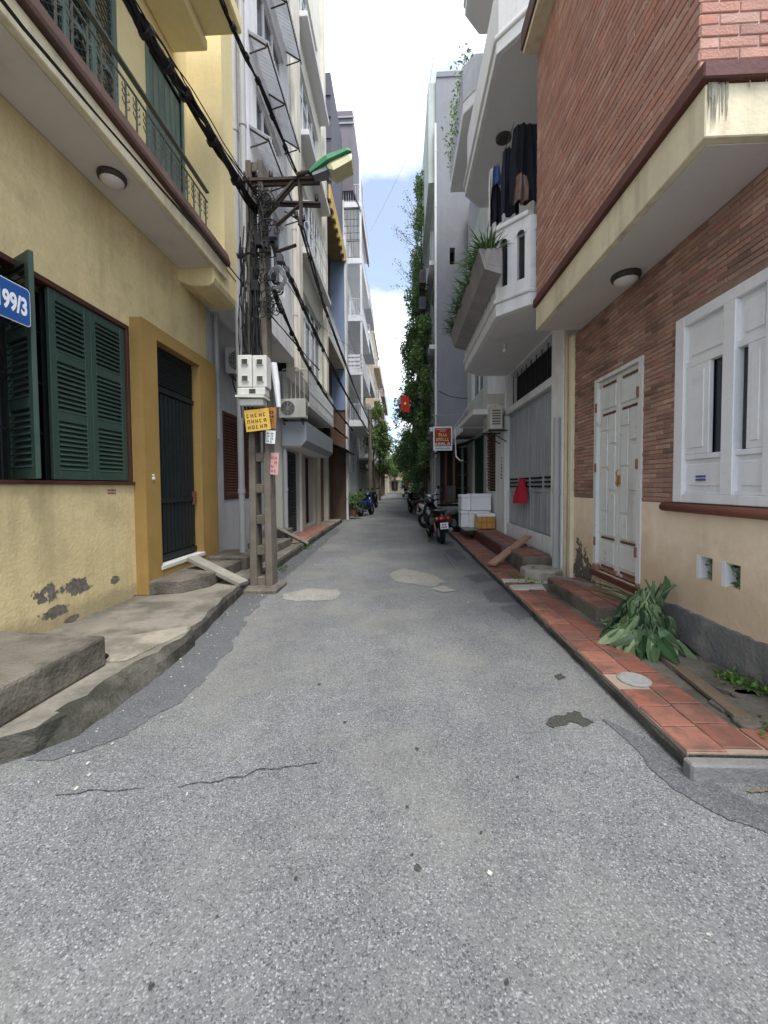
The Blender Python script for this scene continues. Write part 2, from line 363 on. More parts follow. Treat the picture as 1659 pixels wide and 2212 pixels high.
m_pipe = M('grey_pvc_pipe', C(160, 162, 166), .5, .08, 3, .03, 30, streak=.3, streakcol=C(110,108,104))
m_tan = M('tan_awning', C(150, 120, 80), .8, .2, 2, .2, 30, streak=.4, streakcol=C(96,76,50))
m_brownwall = M('brown_stained_wall', C(120, 92, 74), .9, .2, 2, .2, 30, streak=.5, streakcol=C(70,54,46))
m_mauve = M('weathered_metal_cladding', C(112, 104, 112), .7, .12, 1.5, .1, 30, streak=.4, streakcol=C(82,74,80))
m_dkclad = M('dark_metal_cladding', C(78, 76, 88), .7, .1, 1, .1, 30, streak=.3, streakcol=C(60,58,66))
m_tanhouse = M('tan_render', C(176, 158, 130), .9, .1, 1, .1, 30, streak=.4, streakcol=C(120,108,90))
m_paleg = M('pale_green_render', C(190, 198, 190), .9, .08, 1, .1, 30, streak=.5, streakcol=C(120,126,122))
m_creamhouse = M('cream_render', C(218, 212, 194), .9, .08, 1, .1, 30, streak=.5, streakcol=C(130,124,108))
m_yelledge = M('bright_yellow_edge', C(214, 176, 84), .85, .12, 2, .1, 30, streak=.4, streakcol=C(150,116,60))
LEAF = [C(66,104,54), C(86,128,62), C(54,92,50), C(118,156,80), C(74,116,66), C(100,142,70), C(144,176,100)]
m_leaf = M('green_leaves', None, .45, .15, 6, 0, rnd=LEAF, island=True, trans=.4, spec=.35)
m_leafl = M('light_green_leaves', None, .5, .15, 6, 0, rnd=[C(104,140,62), C(86,124,54), C(128,158,74), C(70,108,50), C(140,164,90)], island=True, trans=.35, spec=.35)
m_leafb = M('broad_cut_leaves', None, .38, .18, 7, .05, 20, rnd=[C(40,76,42), C(62,100,56), C(96,132,84), C(34,62,38), C(120,146,100), C(52,92,48)], island=True, trans=.2, spec=.4)
m_grassl = M('grassy_leaves', None, .5, .15, 6, 0, rnd=[C(58,92,48), C(80,116,58), C(44,74,40), C(104,132,80)], island=True, trans=.3)
m_weed = M('bright_weeds', None, .6, .15, 6, 0, rnd=[C(96,150,44), C(76,128,40), C(122,168,60), C(62,108,36)], island=True, trans=.35)
m_bark = M('bark', C(84, 72, 60), .95, .25, 8, .6, 40)
m_skin = M('skin', C(190, 140, 112), .6, .05, 4, 0, obj=True)
m_bluecloth = M('blue_clothing', C(44, 66, 132), .85, .1, 4, .1, 40, obj=True)
m_blackcloth = M('black_clothing', C(24, 27, 40), .9, .15, 5, .2, 30)
m_navy = M('navy_clothing', C(34, 38, 58), .9, .15, 5, .2, 30)
m_whitecloth = M('white_clothing', C(214, 206, 204), .9, .08, 5, .2, 30)
m_lbluecloth = M('blue_patterned_clothing', C(70, 96, 168), .9, .3, 30, .2, 30)
m_tancloth = M('tan_clothing', C(120, 92, 82), .9, .2, 5, .2, 30)
m_flag = M('flag_red', C(206, 40, 30), .8, .08, 4, .1, 20)
m_star = M('flag_yellow', C(240, 206, 60), .8, .05, 4, 0)
m_plant = M('planter_concrete', C(150, 146, 146), .9, .15, 3, .3, 30, streak=.4, streakcol=C(90,86,84))
m_rail = M('dark_rail_iron', C(78, 82, 74), .6, .2, 6, .1, 40, dirt=.4, dirtcol=C(100,70,50), dthr=.58)
m_railw = M('white_rail_iron', C(196, 200, 204), .5, .1, 6, .05, 40)
m_meshg = M('lattice_iron', C(50, 62, 68), .6, .1, 6, .05, 40)

# asphalt with visible aggregate
def asphalt(name, base, light, dark, sc_=185, big=.12, pale=None):
    m = bpy.data.materials.new(name); m.use_nodes = True; nt = m.node_tree; N = nt.nodes.new; L = nt.links.new
    b = nt.nodes['Principled BSDF']; b.inputs['Roughness'].default_value = .88; b.inputs['Specular IOR Level'].default_value = .3
    g = N('ShaderNodeNewGeometry'); pos = g.outputs['Position']
    v = N('ShaderNodeTexVoronoi'); v.inputs['Scale'].default_value = sc_; v.inputs['Randomness'].default_value = 1; L(pos, v.inputs['Vector'])
    sp = N('ShaderNodeSeparateColor'); L(v.outputs['Color'], sp.inputs[0])
    cr = N('ShaderNodeValToRGB'); e = cr.color_ramp.elements; e[0].position = 0; e[0].color = (*dark, 1); e[1].position = 1; e[1].color = (*light, 1)
    for p_, c_ in ((.25, base), (.72, base), (.9, tuple((a+b_)/2 for a, b_ in zip(base, light)))): q = e.new(p_); q.color = (*c_, 1)
    L(sp.outputs[0], cr.inputs[0])
    def noi(s_, d_=6, r_=.6):
        n = N('ShaderNodeTexNoise'); n.inputs['Scale'].default_value = s_; n.inputs['Detail'].default_value = d_; n.inputs['Roughness'].default_value = r_; L(pos, n.inputs['Vector']); return n.outputs[0]
    def mr(x, a, b_, c, d):
        n = N('ShaderNodeMapRange'); n.inputs[1].default_value = a; n.inputs[2].default_value = b_; n.inputs[3].default_value = c; n.inputs[4].default_value = d; L(x, n.inputs[0]); return n.outputs[0]
    def scl(c_, f):
        n = N('ShaderNodeVectorMath'); n.operation = 'SCALE'; L(c_, n.inputs[0]); L(f, n.inputs['Scale']); return n.outputs[0]
    c = scl(cr.outputs[0], mr(noi(.55), .3, .7, 1-big, 1+big)); c = scl(c, mr(noi(6, 4), .25, .75, .9, 1.1)); c = scl(c, mr(noi(60, 3), .2, .8, .84, 1.16)); c = scl(c, mr(noi(18, 5, .7), .25, .75, .9, 1.1))
    mpp = N('ShaderNodeMapping'); mpp.inputs['Scale'].default_value = (1.3, .12, 1); L(pos, mpp.inputs[0]); nt_ = N('ShaderNodeTexNoise'); nt_.inputs['Scale'].default_value = 1; nt_.inputs['Detail'].default_value = 4; L(mpp.outputs[0], nt_.inputs['Vector'])
    c = scl(c, mr(nt_.outputs[0], .3, .7, .88, 1.1))
    # edges of stones are darker binder
    c = scl(c, mr(v.outputs['Distance'], .25, .75, 1.04, .84))
    # scattered dust tint
    mx = N('ShaderNodeMix'); mx.data_type = 'RGBA'; L(mr(noi(.9, 6, .65), .46, .68, 0, .5), mx.inputs[0]); L(c, mx.inputs[6]); mx.inputs[7].default_value = (*(pale or tuple(x*1.15 for x in base)), 1)
    c = mx.outputs[2]
    # sparse oil spots
    mx2 = N('ShaderNodeMix'); mx2.data_type = 'RGBA'; L(mr(noi(2.6, 8, .72), .64, .74, 0, .4), mx2.inputs[0]); L(c, mx2.inputs[6]); mx2.inputs[7].default_value = (*tuple(x*.4 for x in base), 1)
    L(mx2.outputs[2], b.inputs['Base Color'])
    bn = N('ShaderNodeBump'); bn.inputs['Strength'].default_value = .3; bn.inputs['Distance'].default_value = .005; bn.invert = True
    L(v.outputs['Distance'], bn.inputs['Height']); L(bn.outputs[0], b.inputs['Normal'])
    return m
m_asph = asphalt('worn_asphalt', C(109,111,113), C(152,154,155), C(68,70,73), pale=C(132,131,122), big=.24)
m_asphdark = asphalt('new_dark_asphalt', C(92,94,98), C(122,124,128), C(64,66,70))
m_cempatch = asphalt('cement_patch', C(138,137,130), C(158,157,150), C(112,111,105), sc_=90, big=.2)
m_wet = asphalt('damp_asphalt', C(64,64,60), C(96,96,92), C(36,36,36))
m_ground = M('packed_earth', C(116, 106, 92), .95, .2, 3, .6, 40)

# ================================================================ GROUND
struct(MB().poly([(-400,-60,-.03),(400,-60,-.03),(400,900,-.03),(-400,900,-.03)]).build('ground', m_ground))
LE = [(-30,-2.2),(-1,-2.1),(1.2,-2.0),(1.75,-1.86),(2.1,-1.80),(2.68,-1.77),(3.4,-1.82),(4.78,-2.0),(6.2,-2.06),(9,-2.12),(14.9,-2.22),(30,-2.25),(60,-2.2),(140,-2.2)]
def ledge(y):
    for (a, xa), (b, xb) in zip(LE, LE[1:]):
        if a <= y <= b: return xa + (xb-xa)*(y-a)/(b-a)
    return LE[-1][1]
rd = MB()
ys = [-30+i*1.0 for i in range(171)]
for a, b in zip(ys, ys[1:]): rd.poly([(-4.5,a,0),(4.5,a,0),(4.5,b,0),(-4.5,b,0)])
road = struct(rd.build('road', m_asph))
def blobpatch(name, mat, pts, z=.004, jit=.03, sub=26):
    """irregular flat patch lying on the road, outline roughened"""
    out_ = []
    n = len(pts)
    for k in range(n):
        a = Vector((*pts[k], 0)); b = Vector((*pts[(k+1)%n], 0))
        for j in range(sub):
            p = a.lerp(b, j/sub); d = noise.noise_vector(p*6.0)*jit + noise.noise_vector(p*22)*jit*.6 + noise.noise_vector(p*75)*jit*.3
            out_.append((p.x+d.x, p.y+d.y, z))
    return MB().poly(out_).build(name, mat, road)
# dark resurfaced strip along the left kerb
inner = []; outer = []
y = 1.9
while y < 13:
    wd = .31 + .08*noise.noise(Vector((0, y*.9, 3))) - .006*y + (.04 if y < 4 else 0)
    wd *= min(1, max(0, (y-1.86)/.55))**.6
    inner.append((ledge(y)-.1, y, .004)); outer.append((ledge(y)+wd+.05*noise.noise(Vector((4, y*5, 0)))+.02*noise.noise(Vector((4, y*23, 0)))+.012*noise.noise(Vector((4, y*70, 0))), y, .004)); y += .02
MB().poly(inner + outer[::-1]).build('dark_asphalt_strip', m_asphdark, road)
g = lambda *a: [tuple(P(u, v, z=0))[:2] for u, v in a]
blobpatch('cement_patch', m_cempatch, g((615,1283),(660,1272),(725,1274),(737,1284),(720,1297),(640,1300),(610,1294)), jit=.04)
blobpatch('cement_patch', m_cempatch, g((840,1238),(870,1228),(930,1240),(965,1258),(930,1266),(890,1262),(850,1254)), jit=.05)
blobpatch('pale_scuff', m_cempatch, g((930,1272),(960,1266),(985,1276),(955,1281)), jit=.03, z=.008)
blobpatch('dark_patch', m_asphdark, g((1040,1278),(1092,1270),(1120,1290),(1110,1302),(1060,1300)), jit=.03)
blobpatch('dark_patch', m_asphdark, g((1078,1312),(1130,1302),(1162,1330),(1118,1340)), jit=.03)
blobpatch('dark_patch', m_asphdark, g((1000,1244),(1042,1238),(1068,1254),(1030,1260)), jit=.03)
blobpatch('dark_patch', m_asphdark, g((960,1190),(985,1186),(1010,1208),(985,1212)), jit=.03)
blobpatch('damp_stain', m_wet, g((1178,1562),(1190,1548),(1222,1545),(1240,1535),(1258,1540),(1266,1552),(1284,1562),(1262,1572),(1238,1562),(1218,1570),(1196,1572)), jit=.02, z=.005)
blobpatch('damp_stain', m_wet, g((1196,1460),(1212,1456),(1222,1464),(1208,1470)), jit=.012, z=.005)
for (u, v, r_) in ((880,1745,.011),(905,1880,.016),(890,1850,.01),(925,2265,.012),(862,2385,.012),(956,2395,.013),(326,2132,.012),(1096,2125,.009),(1040,1800,.009),(640,1900,.008),(470,1980,.008),(1250,2440,.012),(745,1560,.012),(900,1620,.012),(690,1480,.014),(1120,1680,.01)):
    c_ = P(u, v, z=0); blobpatch('oil_spot', m_wet, [(c_.x+math.cos(k)*r_*U(.5,1.3), c_.y+math.sin(k)*r_*U(.5,1.3)) for k in (0,1.05,2.1,3.14,4.2,5.2)], jit=r_*.5, z=.005, sub=3)
def crack(pts, w0=.004):
    mb = MB(); last = None
    L_ = []
    for a, b in zip(pts, pts[1:]):
        a = P(*a, z=0); b = P(*b, z=0)
        for j in range(14): p = a.lerp(b, j/14); d = noise.noise_vector(p*9)*.03+noise.noise_vector(p*40)*.008; L_.append(Vector((p.x+d.x, p.y+d.y, .005)))
    for k, (a, b) in enumerate(zip(L_, L_[1:])):
        n = (b-a).cross(Z1).normalized()*w0*(.4+abs(noise.noise(a*15))*1.6)
        mb.poly([a-n, b-n, b+n, a+n])
    return mb.build('crack', m_wet, road)
crack([(380,1705),(470,1690),(560,1668),(640,1656),(690,1652)]); crack([(120,1720),(230,1708),(330,1700)], .003)
crack([(980,1172),(960,1200),(985,1235)], .006)
# leaf litter / bits of rubble on the road edge
lt = MB()
for _ in range(420):
    y = U(1.2, 14)**1.0; x = ledge(y)+abs(random.gauss(0, .22)) if random.random() < .7 else U(-1.7, 1.4)
    r = U(.002, .008) if random.random() < .96 else U(.008, .016); a = U(0, 6)
    c = Vector((x, y, .004)); lt.obox(c+Z1*r*.3, Vector((math.cos(a), math.sin(a), .2)).normalized(), Vector((-math.sin(a), math.cos(a), 0)), Z1, r, r*U(.4, 1), r*.3)
tag(stuff(lt.build('gravel_bits', M('pale_grit', C(176,172,160), .9, .4, 60, .2))), 'pale grit and litter scattered along the asphalt', 'grit')

# left raised pavement with a broken front edge
pav = []
y = 1.72
edge = [(-5.5,1.35),(-4.0,1.45),(-3.2,1.52),(-2.6,1.62),(-2.15,1.78),(-1.93,1.95)]
pts = [(x, yy) for x, yy in edge]
y = 2.1
while y < 15.2:
    wob = .025*noise.noise(Vector((y*3.1, 0, 0)))+.012*noise.noise(Vector((y*13, 5, 0)))
    pts.append((ledge(y)+wob - (.0 if y < 3.42 else .04), y)); y += .09
pts += [(-5.5, 15.2)]
pm = MB(); n = len(pts)
ztop = lambda x, y: .14+.012*noise.noise(Vector((x*1.5, y*1.5, 0)))
top = [(x, y, ztop(x, y)) for x, y in pts]
# top is a fan of strips from the wall line to the edge
front = pts[:-1]
vb = len(pm.v)
for (x, yy) in front:
    xs_ = [-5.5] if False else None
rows = []
for (x, yy) in front:
    row = []
    sl_ = max(0, min(1, (3.25-yy)/.5)); bev = .03+.02*noise.noise(Vector((yy*4, 2, 1)))+sl_*(.13+.06*noise.noise(Vector((yy*5, 8, 1)))+.03*noise.noise(Vector((yy*17, 8, 1))))
    for k in range(7):
        t = k/6; xx = -5.2+(x-bev+5.2)*t; row.append((xx, yy, ztop(xx, yy)))
    row.append((x-.004-sl_*bev*.45, yy, .105-sl_*(.03+.02*noise.noise(Vector((yy*9, 4, 4)))))); row.append((x+.012*noise.noise(Vector((yy*7, 0, 9))), yy, -.03))
    rows.append(row)
for a, b in zip(rows[5:], rows[6:]):
    for k in range(len(a)-1): pm.poly([a[k], a[k+1], b[k+1], b[k]])
# near nose of the pavement
nose = rows[5]
for (xa, ya), (xb, yb) in zip(edge, edge[1:]):
    pm.poly([(xa,ya,.14),(xb,yb,.14),(xb,2.1,.14),(xa,2.1,.14)]); pm.poly([(xa,ya,-.03),(xb,yb,-.03),(xb,yb,.14),(xa,ya,.14)])
pm.poly([(edge[-1][0],edge[-1][1],.14),(rows[6][7][0],rows[6][7][1],.13),(rows[6][0][0],2.1,.14),(edge[-1][0],2.1,.14)])
pm.poly([(edge[-1][0],edge[-1][1],-.03),(rows[6][8][0],rows[6][8][1],-.03),(rows[6][7][0],rows[6][7][1],.13),(edge[-1][0],edge[-1][1],.14)])
pave = struct(pm.build('pavement', m_conc, smooth=False))
pave.data.materials.append(m_kerb)
for p_ in pave.data.polygons:
    if abs(p_.normal.z) < .95: p_.material_index = 1
# pale cement overlay on the pavement in front of the near step
ov = [(-3.05,2.75),(-2.6,3.0),(-2.2,3.25),(-1.92,3.44),(-1.86,3.32),(-1.93,3.05),(-2.0,2.75),(-2.05,2.72)]
MB().prism([(x, y) for x, y in ov], .13, .158).build('cement_overlay', M('pale_cement', C(150,142,126), .95, .16, 3, .6, 40, dirt=.75, dirtcol=C(100,94,82), dthr=.45, dscale=2.2), pave, bevel=.012)
for k, q in enumerate([[(222,1478),(262,1462),(300,1452),(340,1430)],[(262,1462),(275,1445),(310,1425)]]):
    mb = MB(); L_ = []
    for a, b in zip(q, q[1:]):
        a = P(*a, z=.16); b = P(*b, z=.16)
        for j in range(8): p = a.lerp(b, j/8); d = noise.noise_vector(p*14)*.02; L_.append(Vector((p.x+d.x, p.y+d.y, .160)))
    for a, b in zip(L_, L_[1:]):
        nn = (b-a).cross(Z1).normalized()*.003; mb.poly([a-nn, b-nn, b+nn, a+nn])
    mb.build('crack', m_wet, pave)

# right pavement: concrete bed, tiles, dirt
rb = MB(); rows = []
y = 1.93
ZR = .085
while y < 15:
    row = [(1.395+.012*noise.noise(Vector((y*6, 1, 0))), y, -.03), (1.385+.02*noise.noise(Vector((y*5, 0, 0))), y, .055), (1.40, y, ZR)]
    for k in range(5): xx = 1.45+k*.3; row.append((xx, y, ZR+(0.006*noise.noise(Vector((xx*4, y*4, 0))) if xx > 1.8 else 0)))
    rows.append(row); y += .12
for a, b in zip(rows, rows[1:]):
    for k in range(len(a)-1): rb.poly([a[k+1], a[k], b[k], b[k+1]])
rb.poly([rows[0][0], (2.8,1.93,-.03), (2.8,1.93,ZR), rows[0][2]])
pave_r = struct(rb.build('side_pavement', m_conc2))
pave_r.data.materials.append(m_kerb)
for p_ in pave_r.data.polygons:
    if abs(p_.normal.z) < .8: p_.material_index = 1
m_front = M('grey_front_kerb', C(120,120,118), .95, .2, 4, .5, 40)
MB().box(1.36, 3.2, 1.86, 1.925, -.03, .082).build('front_kerb', m_front, pave_r, bevel=.01)
blobpatch('earth_patch', M('mossy_earth', C(120,108,84), .95, .25, 5, .6, 40, dirt=.6, dirtcol=C(92,100,52), dthr=.5, dscale=4), [(1.52,1.83),(1.75,1.8),(2.4,1.82),(2.6,1.5),(2.15,1.58),(1.72,1.75)], jit=.04, z=.009)
X1_s = Vector((7,3,1))
sm_ = [(1.2,2.35,.01),(1.3,2.12,.06),(1.31,1.9,.09),(1.36,1.78,.1),(1.55,1.64,.09),(1.95,1.42,.08),(2.4,1.28,.08)]
cl_ = []
for (xa, ya_, wa), (xb, yb_, wb) in zip(sm_, sm_[1:]):
    for t in range(12): u = t/12; cl_.append((xa+(xb-xa)*u, ya_+(yb_-ya_)*u, wa+(wb-wa)*u))
for _ in range(12): cl_ = [cl_[0]]+[tuple((p[k]+q[k]+r[k])/3 for k in range(3)) for p, q, r in zip(cl_, cl_[1:], cl_[2:])]+[cl_[-1]]
sL, sR = [], []
for k, (x_, y_, w_) in enumerate(cl_):
    p_, q_ = cl_[max(0, k-4)], cl_[min(len(cl_)-1, k+4)]; dd_ = Vector((q_[0]-p_[0], q_[1]-p_[1], 0)); nn = Vector((-dd_.y, dd_.x, 0)).normalized(); c_ = Vector((x_, y_, .0045))
    sL.append(c_+nn*w_*(1+.3*noise.noise(c_*9)+.15*noise.noise(c_*40))); sR.append(c_-nn*w_*(1+.3*noise.noise(c_*9+X1_s)+.15*noise.noise(c_*40+X1_s)))
sm2 = MB()
for k in range(len(sL)-1): sm2.poly([sL[k], sR[k], sR[k+1], sL[k+1]])
sm2.build('dark_asphalt_seam', m_asphdark, road)
TS = .195
tmes = []
for k in range(5):
    mb = MB(); h = .014; j = lambda: U(-.003, .003); q = TS/2-.004; b = .006
    lo = [(-q+j(),-q+j()),(q+j(),-q+j()),(q+j(),q+j()),(-q+j(),q+j())]
    i = len(mb.v); mb.v += [(x,y,0) for x,y in lo]+[(x,y,h-.004) for x,y in lo]+[(x*(1-b/q),y*(1-b/q),h) for x,y in lo]
    for a, c in ((0,4),(4,8)):
        for t in range(4): mb.f.append((a+t, a+(t+1)%4, c+(t+1)%4, c+t))
    mb.f.append((8,9,10,11)); tmes.append(mesh_of(mb, 'tile', m_tile))
MB().box(1.392, 1.775, 1.935, 12.2, ZR-.02, ZR+.006).build('mortar_bed', m_grout, pave_r)
y = 2.035; row = 0
man = P(1370, 1467, z=.1)
while y < 11.8:
    for cidx, x in enumerate((1.39+TS/2, 1.39+TS*1.5)):
        yy = y + (0 if cidx == 0 else .03)
        if (Vector((x, yy, 0))-Vector((man.x, man.y, 0))).length < .085: continue
        if 4.95 < yy < 5.2 or (5.3 < yy < 5.48) : continue
        put(random.choice(tmes), 'tile', pave_r, (x+U(-.002,.002), yy+U(-.002,.002), ZR+U(0,.003)), rot=(U(-.012,.012), U(-.012,.012), U(-.01,.01)+random.choice((0,1,2,3))*math.pi/2))
    y += TS+.003; row += 1
for k in range(4): put(random.choice(tmes), 'tile', pave_r, (1.39+TS*2.55+k*(TS+.003), 2.035, ZR+.002), rot=(U(-.01,.01), U(-.01,.01), U(-.01,.01)))
MB().box(1.775, 2.62, 1.935, 2.14, ZR-.02, ZR+.004).build('mortar_bed', m_grout, pave_r)
dm = MB().lathe([(.1,0),(.1,.012),(.085,.02),(.03,.022)], (man.x, man.y, ZR+.004), n=22).build('drain_cap', M('cement_disc', C(150,152,148), .9, .2, 8, .6, 50, dirt=.5, dirtcol=C(90,92,88)), pave_r)
for (x0, x1, y0, y1) in ((1.40,1.80,4.94,5.2),(1.40,1.98,5.28,5.5)):
    MB().prism([(x0+U(-.02,.02),y0),(x1,y0+U(-.03,.03)),(x1+.05,y1),(x0,y1+U(-.03,.03))], ZR-.01, ZR+.016).build('cement_slab', M('pale_slab', C(190,186,172), .9, .12, 5, .4, 40, dirt=.5, dirtcol=C(130,124,108)), pave_r, bevel=.006)
# weathered board over the drain and broken concrete near the wall
tag(MB().obox((1.93, 2.62, .108), Vector((.12,.99,0)).normalized(), Vector((.99,-.12,0)).normalized(), Z1, .42, .045, .014).build('drain_board', M('old_board', C(112,96,76), .9, .25, 9, .4, 50, aniso=(6,1,6)), bevel=.004), 'weathered brown board lying along the drain beside the red tiles', 'board')
for k, (x, y, sx, sy, h, r) in enumerate([(2.08,2.75,.16,.32,.03,.25),(2.02,2.3,.2,.14,.025,-.2),(2.15,2.35,.12,.2,.03,.5),(1.9,2.2,.1,.07,.03,.9)]):
    a = Vector((math.cos(r), math.sin(r), 0)); poly = []
    for t in range(9):
        an = t/9*6.283; rr = 1+U(-.18,.12); v = a*math.cos(an)*sx*rr + Vector((-a.y,a.x,0))*math.sin(an)*sy*rr; poly.append((x+v.x, y+v.y))
    MB().prism(poly, ZR-.01, ZR+h).build('broken_slab', m_conc2, pave_r, bevel=.008)

def leafmesh(mb, c, d, n, L_, W_, fold=.25, droop=0, nseg=1, pointed=True):
    d = d.normalized(); s_ = d.cross(n)
    if s_.length < 1e-3: s_ = d.orthogonal()
    s_.normalize(); n = s_.cross(d).normalized()
    if nseg == 1:
        a, b = c, c+d*L_; m_ = c+d*L_*.45
        i = len(mb.v); mb.v += [tuple(a), tuple(m_+s_*W_/2+n*fold*W_/2), tuple(b), tuple(m_-s_*W_/2+n*fold*W_/2)]
        mb.f += [(i, i+1, i+2), (i, i+2, i+3)]
    else:
        i = len(mb.v)
        for k in range(nseg+1):
            t = k/nseg; wv = math.sin(math.pi*min(1, t*.92+.04))**.8*W_/2 if pointed else W_/2
            p = c + d*L_*t - Z1*droop*L_*t*t
            mb.v += [tuple(p+s_*wv+n*fold*wv), tuple(p), tuple(p-s_*wv+n*fold*wv)]
        for k in range(nseg):
            a = i+3*k; mb.f += [(a, a+1, a+4, a+3), (a+1, a+2, a+5, a+4)]
    return mb
rv = lambda: Vector((random.gauss(0,1), random.gauss(0,1), random.gauss(0,1))).normalized()
wd = MB()
for _ in range(900):
    c0 = random.choice([(2.22,2.42,.22,.13),(2.17,2.62,.12,.08),(2.25,2.2,.2,.1),(1.98,2.05,.1,.04),(2.2,2.05,.2,.06)])
    x = c0[0]+random.gauss(0, .05); y = c0[1]+random.gauss(0, c0[2]*.5)
    if x > XR-.01: continue
    leafmesh(wd, Vector((x, y, ZR+U(0,c0[3]*.6))), Vector((U(-1,.5), U(-1,1), U(.1,.9))), Vector((U(-.4,.4), U(-.4,.4), 1)), U(.018,.045), U(.014,.03))
tag(stuff(wd.build('weeds', m_weed)), 'bright green weeds growing at the foot of the cream wall', 'weeds')
gv = MB()
for _ in range(420):
    y = U(2, 13); x = 1.36+random.gauss(0, .015)
    if noise.noise(Vector((y*1.6, 0, 7))) < .05 and random.random() < .8: continue
    leafmesh(gv, Vector((x, y, .02)), Vector((U(-1,.3), U(-1,1), U(.2,1))), Z1, U(.012,.035), U(.005,.014))
for _ in range(300):
    y = U(2, 13); x = ledge(y)+random.gauss(0, .012)
    if noise.noise(Vector((y*1.3, 3, 7))) < .12: continue
    leafmesh(gv, Vector((x, y, .02)), Vector((U(-.3,1), U(-1,1), U(.2,1))), Z1, U(.012,.04), U(.005,.014))
for (x, y) in ((-2.2,8.6),(-2.15,8.9),(-2.05,6.4)):
    for _ in range(60): leafmesh(gv, Vector((x+random.gauss(0,.08), y+random.gauss(0,.12), .03)), Vector((U(-1,1), U(-1,1), U(.3,1))), Z1, U(.03,.08), U(.012,.03))
tag(stuff(gv.build('kerb_moss', m_grassl)), 'sparse moss and grass sprigs in the kerb joints', 'moss')

# ================================================================ shared building pieces
def louvre_leaf(parent, o, du, w, z0, z1, mat, panels=3, slat_h=.05, slats_as_parts=True, thick=.035, n=None, name='shutter', stile=.07, rail=.09):
    """a louvred shutter leaf: stiles, rails and slats; o is the bottom corner, du runs along the leaf"""
    o = Vector(o); du = Vector(du).normalized(); n = Vector(n) if n is not None else du.cross(Z1)
    mb = MB(); c = lambda u, z, d=0: o + du*u + n*d + Z1*(z-o.z)
    ax, ay, az = du, n, Z1
    for u in (stile/2, w-stile/2): mb.obox(c(u, (z0+z1)/2), ax, ay, az, stile/2, thick/2, (z1-z0)/2)
    zs = [z0+rail/2+(z1-z0-rail)*k/panels for k in range(panels+1)]
    for z in zs: mb.obox(c(w/2, z), ax, ay, az, w/2-stile, thick/2*.92, rail/2)
    leaf = mb.build(name, mat, parent, bevel=.004)
    sl = w-2*stile+.006
    sm = MB(); tilt = 52
    q = Matrix.Rotation(RAD(tilt), 3, du)
    sm.obox((0,0,0), du, q @ n, q @ Z1, sl/2, thick*.8, .004)
    if slats_as_parts: me = mesh_of(sm, 'slat', mat)
    allm = MB()
    for a, b in zip(zs, zs[1:]):
        lo, hi = a+rail/2, b-rail/2; k = max(2, int((hi-lo)/slat_h))
        for t in range(k):
            p = c(w/2, lo+(hi-lo)*(t+.5)/k)
            if slats_as_parts: put(me, 'slat', leaf, p)
            else: allm.obox(p, du, q @ n, q @ Z1, sl/2, thick*.8, .004)
    if not slats_as_parts: stuff(allm.build('slats', mat, leaf))
    return leaf
def railing(parent, a, b, z0, z1, mat, step=.12, r=.008, name='railing', bars=None, mid=None, parts=False):
    a = Vector((*a[:2], 0)); b = Vector((*b[:2], 0)); mb = MB(); ln = (b-a).length
    for z, rr in ((z0, r), (z1, r*1.7)): mb.bar(a+Z1*z, b+Z1*z, rr*2)
    for z in (mid or ()): mb.bar(a+Z1*z, b+Z1*z, r*1.6)
    rail_o = None; k = max(1, int(ln/step))
    if parts:
        rail_o = mb.build(name, mat, parent)
        me = mesh_of(MB().obox((0,0,0), X1, Y1, Z1, r, r, (z1-z0)/2), 'baluster', mat)
        for i in range(k+1): p = a.lerp(b, i/k); put(me, 'baluster', rail_o, (p.x, p.y, (z0+z1)/2))
        return rail_o
    for i in range(k+1): p = a.lerp(b, i/k); mb.bar(p+Z1*z0, p+Z1*z1, r*1.6)
    return mb.build(name, mat, parent)
def window(parent, o, du, n, w, z0, z1, frame, glass, nm=2, fw=.05, depth=.06, name='window', trans=0):
    """frame with mullions and panes set in a wall opening"""
    o = Vector(o); du = Vector(du); n = Vector(n); mb = MB(); c = lambda u, z, d=0: Vector((o.x, o.y, 0)) + du*u + n*d + Z1*z
    bx = lambda u0, u1, za, zb, d: mb.obox(c((u0+u1)/2, (za+zb)/2, d), du, n, Z1, (u1-u0)/2, depth/2, (zb-za)/2)
    bx(0, fw, z0, z1, -depth); bx(w-fw, w, z0, z1, -depth); bx(fw, w-fw, z0, z0+fw, -depth); bx(fw, w-fw, z1-fw, z1, -depth)
    iw = (w-2*fw); zt = z1-fw if not trans else z1-(z1-z0)*trans
    if trans: bx(fw, w-fw, zt-fw/2, zt+fw/2, -depth)
    for k in range(1, nm): u = fw+iw*k/nm; bx(u-fw/2, u+fw/2, z0+fw, z1-fw, -depth*1.02)
    f = mb.build(name, frame, parent, bevel=.004)
    for k in range(nm):
        u0 = fw+iw*k/nm; u1 = fw+iw*(k+1)/nm
        MB().obox(c((u0+u1)/2, (z0+z1)/2, -depth*1.2), du, n, Z1, (u1-u0)/2+.002, .004, (z1-z0)/2-fw*.6).build('pane', glass, f)
    return f
